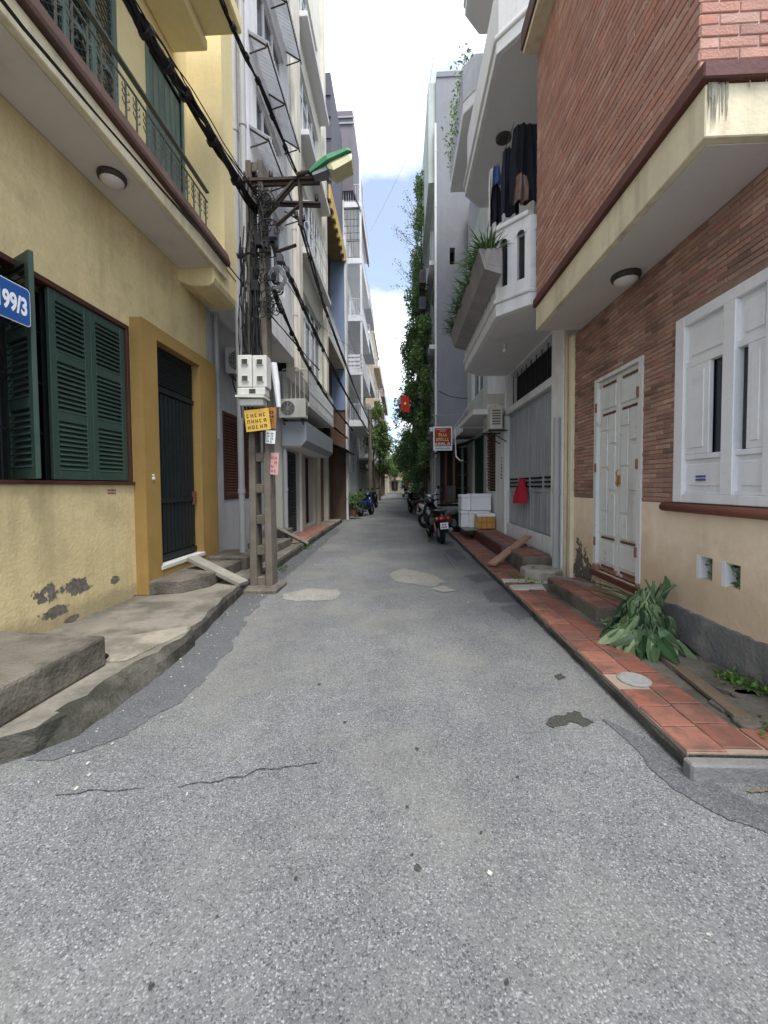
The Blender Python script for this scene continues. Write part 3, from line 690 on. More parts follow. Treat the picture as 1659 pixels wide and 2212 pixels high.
def ac_unit(name, label, loc, yaw=0, s=1.0, mat=None, group=None):
    """outdoor air conditioner: shell, fan grille, bracket; front faces local -y"""
    t = thing(name, label, 'air conditioner', loc, group=group, rotz=yaw, local=True)
    mb = MB(); w_, d_, h_ = .78*s, .28*s, .54*s
    mb.box(-w_/2, w_/2, -d_/2, d_/2, 0, h_).build('shell', mat or m_ac, t, bevel=.02*s, seg=2)
    g = MB(); g.lathe([(.2*s,0),(.2*s,.006),(.19*s,.008)], (-.12*s, -d_/2, h_/2), ax=(0,-1,0), n=26)
    fan = g.build('fan_recess', m_dgrille, t)
    gr = MB()
    for r in (.05,.09,.13,.17,.205):
        gr.tube([(-.12*s+math.cos(a*math.pi/12)*r*s, -d_/2-.014*s, h_/2+math.sin(a*math.pi/12)*r*s) for a in range(25)], .004*s, 4, False)
    for a in range(8): v = Vector((math.cos(a*math.pi/4), 0, math.sin(a*math.pi/4))); gr.bar(Vector((-.12*s,-d_/2-.014*s,h_/2)), Vector((-.12*s,-d_/2-.014*s,h_/2))+v*.2*s, .006*s)
    gr.build('fan_guard', mat or m_ac, t)
    sd = MB()
    for k in range(6): sd.box(w_/2, w_/2+.006*s, -d_/2+.04*s, d_/2-.05*s, .1*s+k*.06*s, .125*s+k*.06*s)
    sd.build('side_vents', m_dgrille, t)
    for x in (-w_*.35, w_*.35): MB().box(x-.02, x+.02, -d_/2-.03, d_/2+.12, -.035, -.003).bar((x, -d_/2, -.03), (x, d_/2+.11, -.28*s), .02).build('bracket', m_steel, t)
    return t
def dome_lamp(parent, c, r):
    l = MB().lathe([(r,0),(r*1.02,-.02),(r*.96,-.045),(r*.8,-.055)], c, n=28).build('ceiling_lamp', m_lampring, parent, smooth=True)
    MB().lathe([(r*.84,-.045),(r*.82,-.06),(r*.62,-.085),(r*.3,-.1),(.01,-.103)], c, n=28).build('lamp_glass', m_lampglobe, l, smooth=True)
    return l
def downpipe(parent, x, y, z0, z1, r=.045, mat=None, name='drain_pipe'):
    mb = MB().tube([(x,y,z0),(x,y,z1)], r, 12)
    for z in [z0+1.2+k*1.9 for k in range(int(max(0, (z1-z0-1.2))//1.9)+1)]: mb.lathe([(r*1.2,-.04),(r*1.2,.04)], (x,y,z), n=12)
    return mb.build(name, mat or m_pipe, parent)

# ================================================================ LEFT 1: yellow house
h1 = thing('yellow_house', 'yellow plastered house with green louvred shutters and a long balcony', 'house', (XL, 3, .14))
wy0 = .5; WY1 = P(280, 870, x=XL).y; WZ0, WZ1 = 1.47, 3.24           # window opening
H1END = 6.28
XF = -2.955                                                          # front of the ochre door surround
dY0 = P(345, 980, x=XF).y; dY1 = P(436, 980, x=XF).y; dZ0, dZ1 = .43, 3.2
sY0 = WY1+.03
SOF = 4.48
mb = MB().wall((XL, wy0, 0), Y1, H1END-wy0, 0, SOF, .3, X1, [(1.5-wy0, WY1-wy0, WZ0, WZ1), (dY0-wy0, dY1-wy0, dZ0, dZ1)])
mb.build('ground_wall', m_yellow, h1)
MB().box(XL-1.6, XL-.32, 1.2, 6.2, .2, SOF).build('room', m_dark, h1)
# window frame and folding shutters
fr = MB(); D = .02
fr.box(XL-.1, XL+D, 1.5, WY1, WZ1-.05, WZ1); fr.box(XL-.1, XL+.03, 1.5, WY1+.02, WZ0-.035, WZ0); fr.box(XL-.1, XL+D, WY1-.05, WY1, WZ0, WZ1-.05)
fr.build('window_frame', m_frame_brown, h1, bevel=.004)
ly = [P(112, 850, x=XL).y, P(200, 850, x=XL).y, WY1-.055]
louvre_leaf(h1, (XL-.02, ly[0], WZ0), Y1, ly[1]-ly[0]-.006, WZ0+.01, WZ1-.055, m_green, n=(1,0,0), slat_h=.044)
louvre_leaf(h1, (XL-.02, ly[1], WZ0), Y1, ly[2]-ly[1], WZ0+.01, WZ1-.055, m_green, n=(1,0,0), slat_h=.044)
pf = P(66, 540, z=WZ1+.02); pf = Vector((pf.x, pf.y, 0)); ang = RAD(155)
dv = Vector((math.cos(ang), math.sin(ang), 0)); wv = .50
louvre_leaf(h1, (pf.x+dv.x*wv, pf.y+dv.y*wv, WZ0), -dv, wv, WZ0+.01, WZ1+.02, m_green, n=-Vector((dv.y,-dv.x,0)), slat_h=.052)
louvre_leaf(h1, (XL+.03, 1.75, WZ0), Vector((.15,1,0)), .9, WZ0+.01, WZ1-.05, m_green, n=(1,-.15,0), slat_h=.052)
MB().box(XL-.105, XL-.095, ly[0]+.02, WY1-.05, WZ0, WZ1-.05).build('shade_backing', m_dark, h1)  # near-black sheet stands in for the shade of the room behind the shutters
gb = MB()
for k in range(10): yy = 2.0+k*.12; gb.tube([(XL-.14, yy, WZ0), (XL-.14, yy, WZ1)], .006, 6)
for z in (1.9, 2.35, 2.8): gb.bar((XL-.14, 1.6, z), (XL-.14, 3.6, z), .014)
gb.build('window_bars', m_doordark, h1)
# ochre door surround, dark door
so = MB().wall((XF, sY0, 0), Y1, H1END-.02-sY0, .14, 3.36, abs(XF-XL)+.05, X1, [(dY0-sY0, dY1-sY0, dZ0, dZ1)])
so.build('door_surround', m_ochre, h1, bevel=.01)
MB().box(XF-.3, XF+.012, dY0-.02, dY1+.02, dZ0-.05, dZ0+.004).build('door_sill', M('pale_sill', C(206,204,196), .8, .1, 5, .1), h1, bevel=.005)
dr = MB(); DX = XF-.13
dr.box(DX-.03, DX, dY0, dY1, dZ0, dZ1)
door = dr.build('door', m_doordark, h1)
me = mesh_of(MB().box(0, .02, -.03, .03, 0, 2.05), 'door_rib', m_doordark)
k = 11
for i in range(k): put(me, 'door_rib', door, (DX, dY0+.07+(dY1-dY0-.14)*i/(k-1), dZ0+.12))
gg = MB()
for i in range(13): gg.box(DX, DX+.022, dY0+.03, dY1-.03, 2.72+i*.034, 2.738+i*.034)
gg.build('vent_louvres', m_doordark, door)
for z_, h_ in ((2.62, .06), (dZ0+.03, .07), (1.2, .06)): MB().box(DX, DX+.034, dY0+.02, dY1-.02, z_, z_+h_).build('door_rail', m_doordark, door)
MB().box(DX+.0, DX+.06, dY1-.1, dY1-.05, 1.15, 1.34).build('lock', M('rusty_lock', C(120,74,50), .6, .2, 8), door)
bp = P(333, 1034, x=XF+.012); MB().lathe([(.022,0),(.022,.012),(.012,.02)], (XF, bp.y, bp.z), ax=(1,0,0), n=12).lathe([(.016,0),(.016,.012)], (XF, bp.y, bp.z+.04), ax=(1,0,0), n=12).build('bell_push', m_plast, h1)
st = P(241, 1061, x=XL)
m_sticker = M('pink_stamp', C(206,168,150), .8, .1, 9); 
sk = MB()
for r in range(2):
    for c in range(6): sk.box(XL+.001, XL+.003, st.y+c*.021-.06, st.y+c*.021-.046, st.z-.03+r*.03, st.z-.012+r*.03)
stuff(sk.build('stencilled_number', M('red_stamp', C(150,60,80), .8, .2, 30), h1))
# balcony slab: soffit, cream fascia, brown band
XB = -2.56; BE = 5.86
MB().box(XL, XB, .3, BE, SOF, SOF+.20).build('balcony_slab', m_cream, h1, bevel=.01)
MB().box(XL+.01, XB-.06, .3, BE-.01, SOF-.008, SOF-.002).build('soffit', m_soffit, h1)
MB().prismy([(XB-.25,SOF+.2),(XB+.05,SOF+.2),(XB+.055,SOF+.25),(XB+.02,SOF+.38),(XB-.25,SOF+.38)], .3, BE+.02).build('fascia_band', m_brown, h1, bevel=.008)
MB().box(XL, XB-.02, .3, BE, SOF+.38, SOF+.40).build('balcony_floor', m_cream, h1)
lp = P(242, 378, z=SOF); dome_lamp(h1, (lp.x, lp.y, SOF-.008), .125)
# end bay that carries the upper storey
ey0 = BE-.02
MB().prismy([(XL-.2,SOF-.02),(XL-.05,SOF-.16),(XL+.2,SOF-.25),(XB-.12,SOF-.25),(XB-.05,SOF-.22),(XB-.03,SOF-.14),(XB-.03,SOF+.19),(XL-.2,SOF+.19)], BE-.35, H1END).build('end_beam', m_yellow2, h1, smooth=False, bevel=.015)
upw = MB().wall((XL, .5, 0), Y1, BE-.5, SOF+.39, 12, .3, X1, [(P(140,100,x=XL).y-.5-.3, P(256,150,x=XL).y-.5, SOF+.45, 7.0), (P(322,250,x=XL).y-.5, P(392,300,x=XL).y-.5, SOF+.45, 6.9)])
upw.build('upper_wall', m_yellow2, h1)
MB().box(XL-.3, XB-.02, BE, H1END, SOF+.19, 12).build('end_bay_wall', m_yellow2, h1)
MB().box(XL-1.4, XL-.34, .6, BE-.1, SOF+.4, 11).build('upper_room', m_dark, h1)
# lattice window upstairs
a, b = P(140,100,x=XL).y-.3, P(256,150,x=XL).y
fw = MB(); 
for y in (a+.03, (a*2+b)/3, (a+2*b)/3, b-.03): fw.box(XL-.06, XL-.005, y-.03, y+.03, SOF+.45, 7.0)
for z in (SOF+.48, 5.9, 6.97): fw.box(XL-.055, XL-.01, a+.06, b-.06, z-.03, z+.03)
lw = fw.build('upper_window', m_greenold, h1, bevel=.004)
lat = MB()
for i in range(44):
    z = SOF+.2+i*.075
    for s_ in (1, -1):
        p0 = Vector((XL-.03, a+.05, z)); p1 = Vector((XL-.03, b-.05, z+s_*(b-a-.1)*.8))
        lat.bar(p0, p1, .007)
stuff(lat.build('lattice', m_meshg, lw))
a, b = P(322,250,x=XL).y, P(392,300,x=XL).y
dd = MB().box(XL-.07, XL-.03, a, b, SOF+.42, 6.9); ud = dd.build('balcony_door', m_greenold, h1)
k = 6; me = mesh_of(MB().box(0, .014, -.07, .07, SOF+.45, 6.85), 'door_board', m_greenold)
for i in range(k): put(me, 'door_board', ud, (XL-.03, a+(b-a)*(i+.5)/k, 0))
MB().box(XL-.05, XL+.02, a-.05, a, SOF+.42, 6.95).box(XL-.05, XL+.02, b, b+.05, SOF+.42, 6.95).box(XL-.05, XL+.02, a, b, 6.9, 6.95).build('door_frame', m_greenold, ud)
# balcony railing with twig ornaments
rz0, rz1 = SOF+.44, 5.42
rl = MB(); rl.bar((XB-.05, .5, rz1), (XB-.05, BE-.45, rz1), .05, .022); rl.bar((XB-.05, .5, rz1-.13), (XB-.05, BE-.45, rz1-.13), .016); rl.bar((XB-.05,.5,rz0), (XB-.05,BE-.45,rz0), .016)
rail = rl.build('balcony_railing', m_rail, h1)
bmesh_ = MB(); bmesh_.obox((0,0,(rz1-rz0)/2-.065), X1, Y1, Z1, .007, .007, (rz1-rz0)/2-.065)
hh = rz1-rz0-.13
for z, s_ in ((.3,1),(.36,-1),(.5,1),(.56,-1),(.68,1),(.72,-1)):
    bmesh_.bar((0,0,hh*z), (0,s_*.05,hh*(z+.1)), .008); bmesh_.bar((0,s_*.05,hh*(z+.1)), (0,s_*.045,hh*(z+.16)), .006)
me = mesh_of(bmesh_, 'baluster', m_rail)
y = .7
while y < BE-.4: put(me, 'baluster', rail, (XB-.05, y, rz0)); y += .155
# roof-level balcony above
MB().box(XL, -2.1, 1.5, 5.45, 7.5, 7.7).box(XL, -2.6, 1.5, 5.5, 7.36, 7.5).build('upper_slab', m_yellow2, h1, bevel=.02)
# street number plate fixed to the open shutter
XS = pf.x+.03; pts = [P(0,590,x=XS), P(63,628,x=XS), P(63,708,x=XS)]
sz0, sz1 = (pts[2].z, pts[1].z); sy1 = pts[1].y; sw = .62
pl = thing('street_number_sign', 'blue enamel street number plate reading 199/3 on the open green shutter', 'sign', (XS, sy1-sw/2, sz0))
def rrect(w, h, r, k=5):
    o_ = []
    for cx, cy, a0 in ((w/2-r,h/2-r,0),(-w/2+r,h/2-r,90),(-w/2+r,-h/2+r,180),(w/2-r,-h/2+r,270)):
        for i in range(k+1): a = RAD(a0+90*i/k); o_.append((cx+math.cos(a)*r, cy+math.sin(a)*r))
    return o_
def plate(parent, name, cx, cy, cz, w, h, r, t, mat):
    p = MB(); ring = rrect(w, h, r); n = len(ring)
    f = [(cx+t, cy+u, cz+v) for u, v in ring]; bk = [(cx, cy+u, cz+v) for u, v in ring]
    p.poly(f); p.poly(bk[::-1])
    for k in range(n): p.poly([bk[k], bk[(k+1)%n], f[(k+1)%n], f[k]])
    return p.build(name, mat, parent)
hS = sz1-sz0
plate(pl, 'plate_edge', XS, sy1-sw/2, (sz0+sz1)/2, sw, hS, .03, .004, m_signwhite)
plate(pl, 'plate', XS+.003, sy1-sw/2, (sz0+sz1)/2, sw-.014, hS-.014, .026, .004, m_signblue)
text('199/3', hS*.62, m_signwhite, pl, (XS+.0085, sy1-.028, (sz0+sz1)/2-.012), (math.pi/2, 0, math.pi/2), align='RIGHT', name='street_number', bold=.006).scale = (.6, 1, 1)
# steps and ramp at the door
tag(MB().prism([(XL-.1,1.2),(-2.12,1.2),(-2.1,2.68),(XL-.1,2.78)], .14, .355).build('doorstep', m_conc2, bevel=.02, seg=2), 'worn concrete step block beneath the shuttered window', 'step')
tag(MB().prism([(-3.0,dY0-.28),(-2.6,dY0-.2),(-2.42,dY0+.12),(-2.42,dY1+.05),(-3.0,dY1+.05)], .13, .30).build('doorstep', m_conc2, bevel=.018, seg=2), 'concrete step below the dark door in the ochre surround', 'step')
tag(MB().prism([(-3.0,dY1+.1),(-2.35,dY1+.1),(-2.3,H1END+.3),(-3.0,H1END+.3)], .13, .34).build('step_block', m_conc2, bevel=.018, seg=2), 'concrete block step between the ochre doorway and the utility pole', 'step')
rp0 = Vector((-2.86, dY0+.5, .47)); rp1 = Vector((ledge(5.2)-.02, 4.98, .18)); dd = (rp1-rp0); ln = dd.length; dd.normalize(); sd = dd.cross(Z1).normalized()
tag(MB().obox((rp0+rp1)/2-Z1*.03, dd, sd, sd.cross(dd), ln/2, .085, .03).build('ramp_plank', M('ramp_concrete', C(150,146,134), .95, .15, 6, .4, 40, dirt=.4, dirtcol=C(100,98,88)), bevel=.008), 'narrow concrete ramp plank leading down from the dark doorway', 'ramp')
rcp = P(214,1422,z=.16)
tag(MB().lathe([(.055,0),(.06,.012),(.05,.022),(.02,.025)], (rcp.x,rcp.y,.156), n=18).build('rubber_cap', m_rubber), 'black rubber cap lying beside the near concrete step', 'cap')

# ================================================================ LEFT 2: streaked white house
XU2 = -2.4; H2A, H2B = 6.36, 9.2; SO2 = 4.3
h2 = thing('white_house', 'streaked white house with corrugated awnings and a brown louvred ground window', 'house', (XL, 7.6, .14))
w2a, w2b = P(482, 985, x=XL).y, 8.35
MB().wall((XL, H2A-.05, 0), Y1, H2B-H2A+.05, 0, SO2, .25, X1, [(w2a-H2A+.05, w2b-H2A+.05, 1.18, 2.74)]).build('ground_wall', m_grayplaster, h2)
fr = MB().box(XL-.12, XL+.012, w2a, w2b, 2.68, 2.74).box(XL-.12, XL+.012, w2a, w2a+.06, 1.18, 2.68).box(XL-.12, XL+.012, w2b-.06, w2b, 1.18, 2.68).box(XL-.12, XL+.012, w2a+.06, w2b-.06, 1.18, 1.24)
fr.build('window_frame', m_frame_brown, h2)
hw = (w2b-w2a-.12)/2
MB().box(XL-.14, XL-.13, w2a, w2b, 1.18, 2.74).build('shade_backing', m_dark, h2)  # dark sheet painted as the unlit inside seen between the slats
m_brshut = M('brown_shutter_paint', C(104, 58, 46), .6, .15, 5, .1, 50)
for k in range(2): louvre_leaf(h2, (XL-.03, w2a+.06+k*hw, 1.24), Y1, hw-.004, 1.245, 2.675, m_brshut, panels=1, slat_h=.05, slats_as_parts=False, n=(1,0,0), stile=.035, rail=.05)
holes = []
for zc, y0, y1 in ((5.4,6.75,8.5),(6.0,6.75,8.5),(7.4,6.75,8.5),(9.3,6.9,8.6),(11.6,6.9,8.6)): pass
wins = [(6.8,8.3,5.35,6.75),(6.8,8.3,7.35,8.25),(6.9,8.5,9.0,10.3),(6.9,8.5,11.5,12.9)]
MB().wall((XU2, H2A, 0), Y1, H2B-H2A, SO2, 15, .25, X1, [(a-H2A, b-H2A, c, d) for a, b, c, d in wins]).build('upper_wall', m_white, h2)
MB().box(XL-2.2, XU2-.26, H2A, H2B, SO2, SO2+.2).box(XL-2.2, XU2-.26, H2A, H2A+.2, SO2+.2, 15).build('side_wall', m_white, h2)
MB().box(XL-1.2, XU2-.3, H2A+.25, H2B, SO2+.25, 14.5).build('inner_room', m_dark, h2)
MB().box(XL, XU2-.02, H2A+.01, H2B-.01, SO2-.008, SO2-.002).build('soffit', m_soffit_w, h2)
for a, b, c, d in wins: window(h2, (XU2-.03, a, 0), Y1, X1, b-a, c, d, m_whitepaint, m_glass, nm=3, fw=.045)
def awning(parent, x0, x1, y0, y1, zhi, zlo, mat, pitch=.075):
    mb = MB(); n = int((y1-y0)/pitch*6)
    top = []; 
    for k in range(n+1):
        y = y0+(y1-y0)*k/n; h = .016*math.sin(2*math.pi*(y-y0)/pitch); top.append(((x0, y, zhi+h), (x1, y, zlo+h)))
    for a, b in zip(top, top[1:]):
        mb.poly([a[0], a[1], b[1], b[0]]); lo = lambda p: (p[0], p[1], p[2]-.004); mb.poly([lo(a[1]), lo(a[0]), lo(b[0]), lo(b[1])])
    aw = mb.build('corrugated_awning', mat, parent)
    fr = MB()
    for y in (y0+.06, (y0+y1)/2, y1-.06): fr.bar((x0, y, zhi-.03), (x1-.02, y, zlo-.02), .02); fr.bar((x0, y, zhi-.32), (x1-.06, y, zlo-.02), .016)
    fr.bar((x1-.03, y0, zlo-.022), (x1-.03, y1, zlo-.022), .02)
    fr.build('awning_frame', m_steel, aw)
    return aw
for y0, y1, z in ((6.42,8.45,7.0),(6.45,8.5,8.5),(6.6,8.75,10.55),(6.6,8.75,13.1)): awning(h2, XU2, XU2+.34, y0, y1, z+.22, z, m_awn)
for k, (yy, xx) in enumerate(((H2A-.06, XB-.02), (H2A-.08, XB+.12))): downpipe(h2, xx, yy, 4.0 if k else .14, 15, .05, m_pipe)
downpipe(h2, XU2+.05, H2B-.25, SO2-.2, 15, .05, m_creamhouse); downpipe(h2, XL+.06, H2A+.14, 2.2, SO2, .035)
# ================================================================ LEFT 3: cream house with cage balcony and steel canopy
H3A, H3B = 9.2, 12.9; XG3 = -2.75
h3 = thing('cream_house', 'pale cream house with a steel shop canopy and white caged balcony', 'house', (XG3, 11, .14))
MB().wall((XG3, H3A, 0), Y1, H3B-H3A, 0, SO2-.2, .25, X1, [(.25,1.35,.2,2.3),(2.1,3.3,.25,2.3)]).build('ground_wall', M('beige_shopfront', C(186,182,170), .9, .08, 1.5, .2, 30, streak=.4, streakcol=C(120,114,102)), h3)
m_roll = M('dark_roller_shutter', C(52, 58, 66), .5, .1, 2, .05)
rs = MB()
for k in range(26): rs.prismy([(XG3-.1,.2+k*.08),(XG3-.07,.215+k*.08),(XG3-.07,.265+k*.08),(XG3-.1,.28+k*.08)], H3A+.25, H3A+1.35)
rs.box(XG3-.14, XG3-.1, H3A+.25, H3A+1.35, .2, 2.3)
stuff(rs.build('roller_shutter', m_roll, h3))
MB().box(XG3-1.2, XG3-.2, H3A+2.0, H3A+3.4, .2, 2.4).build('shop_interior', M('dark_shop', C(48,32,34), .9, .1, 2, 0), h3)
MB().box(XG3-.16, XG3-.12, H3A+2.1, H3A+2.7, .25, 2.3).build('shop_door', M('maroon_door', C(88,46,44), .5, .15, 3, .05), h3)
MB().box(XG3-.03, XG3+.05, H3A+1.45, H3A+1.55, .14, 2.4).build('door_post', m_whitepaint, h3)
cx0, cx1 = XG3, -2.17
MB().prismy([(cx0,2.34),(cx1-.12,2.34),(cx1,2.46),(cx1,2.92),(cx0,2.92)], H3A-.12, H3B-.25).build('canopy', M('blue_grey_sheet', C(150,160,170), .5, .06, 1.5, .05, 30, streak=.2, streakcol=C(118,126,134), metal=.2), h3, bevel=.015)
MB().box(cx0+.01, cx1-.13, H3A-.1, H3B-.27, 2.325, 2.337).build('canopy_soffit', m_soffit_w, h3)
wins = [(.5,3.0,4.55,6.3),(.6,2.9,7.4,9.0),(.6,2.9,10.2,11.8),(.6,2.9,12.9,14.4)]
MB().wall((XU2, H3A, 0), Y1, H3B-H3A, SO2-.2, 17, .25, X1, wins).build('upper_wall', m_creamhouse, h3)
MB().box(XG3-1.5, XU2-.26, H3A+.02, H3B, SO2-.2, 16.8).build('inner_core', m_dark, h3)
MB().box(XG3-.1, XU2-.02, H3A+.01, H3B-.01, SO2-.21, SO2-.203).build('soffit', m_soffit_w, h3)
for a, b, c, d in wins: window(h3, (XU2-.03, H3A+a, 0), Y1, X1, b-a, c, d, m_whitepaint, m_glassl, nm=4, fw=.06, trans=.3)
for z in (7.0, 9.75, 12.45): MB().box(XU2-.1, XU2+.28, H3A+.35, H3B-.5, z, z+.14).build('sun_shade', m_soffit_w, h3, bevel=.01)
for yy in (H3A+.02, H3B-.35): MB().box(XU2, XU2+.09, yy, yy+.32, SO2-.2, 17).build('pilaster', m_creamhouse, h3)
# white cage on the first-floor balcony
MB().box(XG3, -2.12, H3A, H3B-.3, 3.28, 3.36).build('balcony_floor', m_soffit, h3)
railing(h3, (-2.14, H3A+.02), (-2.14, H3B-.3), 3.38, 4.15, m_railw, .09, .008, 'balcony_cage', mid=(3.62,3.86))
cg = MB()
for i in range(36):
    y = H3A+.05+i*.092; z = 3.5
    cg.tube([(-2.13, y+math.cos(a*.785)*.04, 3.74+math.sin(a*.785)*.1) for a in range(9)], .006, 4, False)
stuff(cg.build('scroll_ironwork', m_railw, h3)); railing(h3, (XG3, H3A+.02), (-2.14, H3A+.02), 3.38, 4.15, m_railw, .09, .008, 'side_cage')
cage = MB()
for i in range(9): y = H3A+.6+i*.3; cage.bar((XU2+.2, y, 7.4), (XU2+.2, y, 8.4), .016)
for z in (7.4, 7.9, 8.4): cage.bar((XU2+.2, H3A+.6, z), (XU2+.2, H3A+3.0, z), .018); cage.bar((XU2, H3A+.6, z), (XU2+.2, H3A+.6, z), .018)
cage.build('window_cage', m_railw, h3)
downpipe(h3, XG3+.04, H3A-.02, .14, SO2-.25, .055)
# tiled apron, steps and ramp in front of the cream house
ap_y0, ap_y1 = 8.9, 12.6
apr = MB().box(XG3+.02, -2.24, ap_y0, ap_y1, .1, .168).build('tiled_apron', m_grout, pave)
tl = MB(); q = .2
for i in range(int((ap_y1-ap_y0)/q)):
    for j in range(3): x0 = -2.245-(j+1)*.165; tl.box(x0+.004, x0+.162, ap_y0+i*q+.004, ap_y0+(i+1)*q-.004, .168, .174+U(0,.003))
stuff(tl.build('apron_tiles', m_tilei, apr))
tag(MB().prism([(-3.0,7.55),(-2.38,7.5),(-2.36,8.35),(-3.0,8.35)], .13, .30).build('step_block', m_conc2, bevel=.018, seg=2), 'pale concrete step past the utility pole on the left pavement', 'step')
tag(MB().prism([(-3.0,8.4),(-2.5,8.4),(-2.48,8.95),(-3.0,8.95)], .13, .46).build('step_block', m_conc2, bevel=.018, seg=2), 'upper concrete step beside the tiled apron', 'step')
a0, a1 = Vector((-2.6, 8.3, .5)), Vector((-2.2, 8.75, .17)); d = (a1-a0).normalized(); s_ = d.cross(Z1).normalized()
tag(MB().obox((a0+a1)/2, d, s_, s_.cross(d), (a1-a0).length/2+.1, .08, .03).build('ramp_plank', MATS['ramp_concrete'], bevel=.006), 'short concrete ramp plank at the tiled apron', 'ramp')
# ================================================================ LEFT 4: yellow-edged house
h4 = thing('yellow_edged_house', 'stained house with bright yellow roof edge and tan lean-to awnings', 'house', (-2.8, 14.6, .14))
H4A, H4B = 12.9, 16.5
MB().wall((-2.85, H4A, 0), Y1, H4B-H4A, 0, 12, .25, X1, [(.5,1.5,.2,2.4),(2.0,3.0,.2,2.4),(.7,3.0,4.2,6),(.7,3.0,7.2,9)]).build('front_wall', m_brownwall, h4)
MB().box(-4.5, -3.12, H4A+.02, H4B-.02, 0, 11.8).build('inner_core', m_dark, h4)
for c, d in ((4.2,6),(7.2,9)): window(h4, (-2.88, H4A+.7, 0), Y1, X1, 2.3, c, d, m_creamhouse, m_glassl, nm=3, fw=.06)
for yy in (H4A+.05, H4A+1.62): MB().box(-2.86, -2.7, yy, yy+.3, .1, 2.7).build('pillar', M('stained_cream', C(190,184,164), .9, .15, 2, .2, 30, streak=.6, streakcol=C(112,100,80)), h4)
MB().box(-2.9, -2.25, H4A+.02, H4B, 10.7, 10.95).build('roof_slab', m_tan, h4)
MB().box(-2.252, -2.2, H4A, H4B+.02, 10.66, 11.1).build('roof_edge', m_yelledge, h4)
for i in range(7): MB().box(-2.3, -2.19, H4A+.2+i*.5, H4A+.3+i*.5, 10.5, 10.66).build('edge_bracket', m_yelledge, h4)
MB().box(-2.86, -2.3, H4A+.02, H4B, 6.3, 6.5).build('balcony_slab', m_creamhouse, h4)
railing(h4, (-2.33, H4A+.02), (-2.33, H4B), 6.5, 7.3, m_railw, .16, .009)
awning(h4, -2.85, -2.1, H4A+.1, H4B-.5, 3.9, 3.35, m_tan); awning(h4, -2.85, -1.95, H4A+1.2, H4B+.3, 3.1, 2.75, M('black_sheet', C(44,44,50), .6, .1, 2), pitch=.12)
# ================================================================ LEFT 5: blue house, 6: balconies, further houses
h5 = thing('blue_house', 'narrow house with a plain blue side wall and dark cladding above', 'house', (-3.2, 18, 0))
MB().prism([(-2.25,16.52),(-2.25,17.0),(-3.2,17.3),(-3.2,23.4),(-7,23.4),(-7,16.52)], 4.6, 11.6).build('blue_wall', m_blue, h5)
MB().prism([(-2.3,16.56),(-2.3,17.0),(-3.2,17.3),(-3.2,23.4),(-7,23.4),(-7,16.56)], 0, 4.597).build('ground_floor', m_brownwall, h5)
MB().box(-2.28, -2.2, 16.5, 17.02, 0, 11.7).build('corner_pilaster', m_white, h5)
MB().prism([(-3.25,19.5),(-3.25,23.2),(-7,23.2),(-7,19.5)], 11.6, 21.3).build('roof_storey', m_dkclad, h5)
for i in range(9): MB().box(-4.6, -3.24, 19.44, 19.5, 12.2+i*1.0, 12.24+i*1.0).build('cladding_seam', m_dkclad, h5)
MB().box(-3.1, -2.2, 17.1, 17.4, 8.1, 8.3).build('ledge', m_blue, h5)
h6 = thing('balcony_house', 'tall white house with stacked balconies and brown rooftop cladding', 'house', (-3, 27, 0))
A, B = 24.0, 30.0
zs6 = [5.4, 8.5, 11.7, 15.1, 18.4]
hl = []
for z in [2.2]+zs6: hl += [(.8, 2.4, z+.15, z+2.2), (3.2, 4.8, z+.15, z+2.2)]
hl = [h for h in hl if h[2] < 18]
MB().wall((-3.3, A, 0), Y1, B-A, 0, 18.5, .3, X1, hl).build('front_wall', m_white, h6)
MB().box(-8, -3.62, A, B, 0, 18.5).build('side_wall', m_grayplaster, h6)
for a, b, c, d in hl: window(h6, (-3.33, A+a, 0), Y1, X1, b-a, c, d, m_whitepaint, m_glass, nm=2, fw=.08)
for i, z in enumerate(zs6):
    MB().box(-3.3, -2.26, A, B, z-.18, z).build('balcony_slab', m_white, h6, bevel=.02)
    MB().box(-3.3, -2.22, A-.02, B, z-.34, z-.182).build('slab_edge', m_whitepaint, h6)
    if i in (1,): 
        for k in range(4): MB().box(-3.3, -2.3, A, A+.08, z+.02+k*.24, z+.16+k*.24).build('parapet_band', m_white, h6)
        MB().box(-2.34, -2.26, A+.09, B, z, z+1.0).build('parapet', m_white, h6)
    else:
        railing(h6, (-3.3, A+.04), (-2.3, A+.04), z+.05, z+1.0, m_railw if i != 3 else m_rail, .14, .012, 'balcony_railing'); railing(h6, (-2.3, A+.04), (-2.3, B), z+.05, z+1.0, m_railw, .2, .012, 'balcony_railing')
    MB().box(-2.36, -2.24, A+.0, A+.14, z, z+3.0).build('balcony_column', m_white, h6)
railing(h6, (-3.3, A+.06), (-2.3, A+.06), 16.2, 18.0, m_rail, .2, .014, 'security_grille', mid=(16.6,17.0,17.4))
MB().box(-7, -2.7, A-.05, B, 19.0, 23.6).build('rooftop_cladding', m_mauve, h6)
for k in range(2): MB().box(-4.1, -2.62, A-.12, A-.05, 22.8+k*.35, 22.9+k*.35).build('cladding_rib', m_galv, h6)
MB().prismy([(-2.72,19.0),(-2.3,17.8),(-2.24,17.8),(-2.66,19.06)], A-.05, B).build('rooftop_awning', m_mauve, h6)
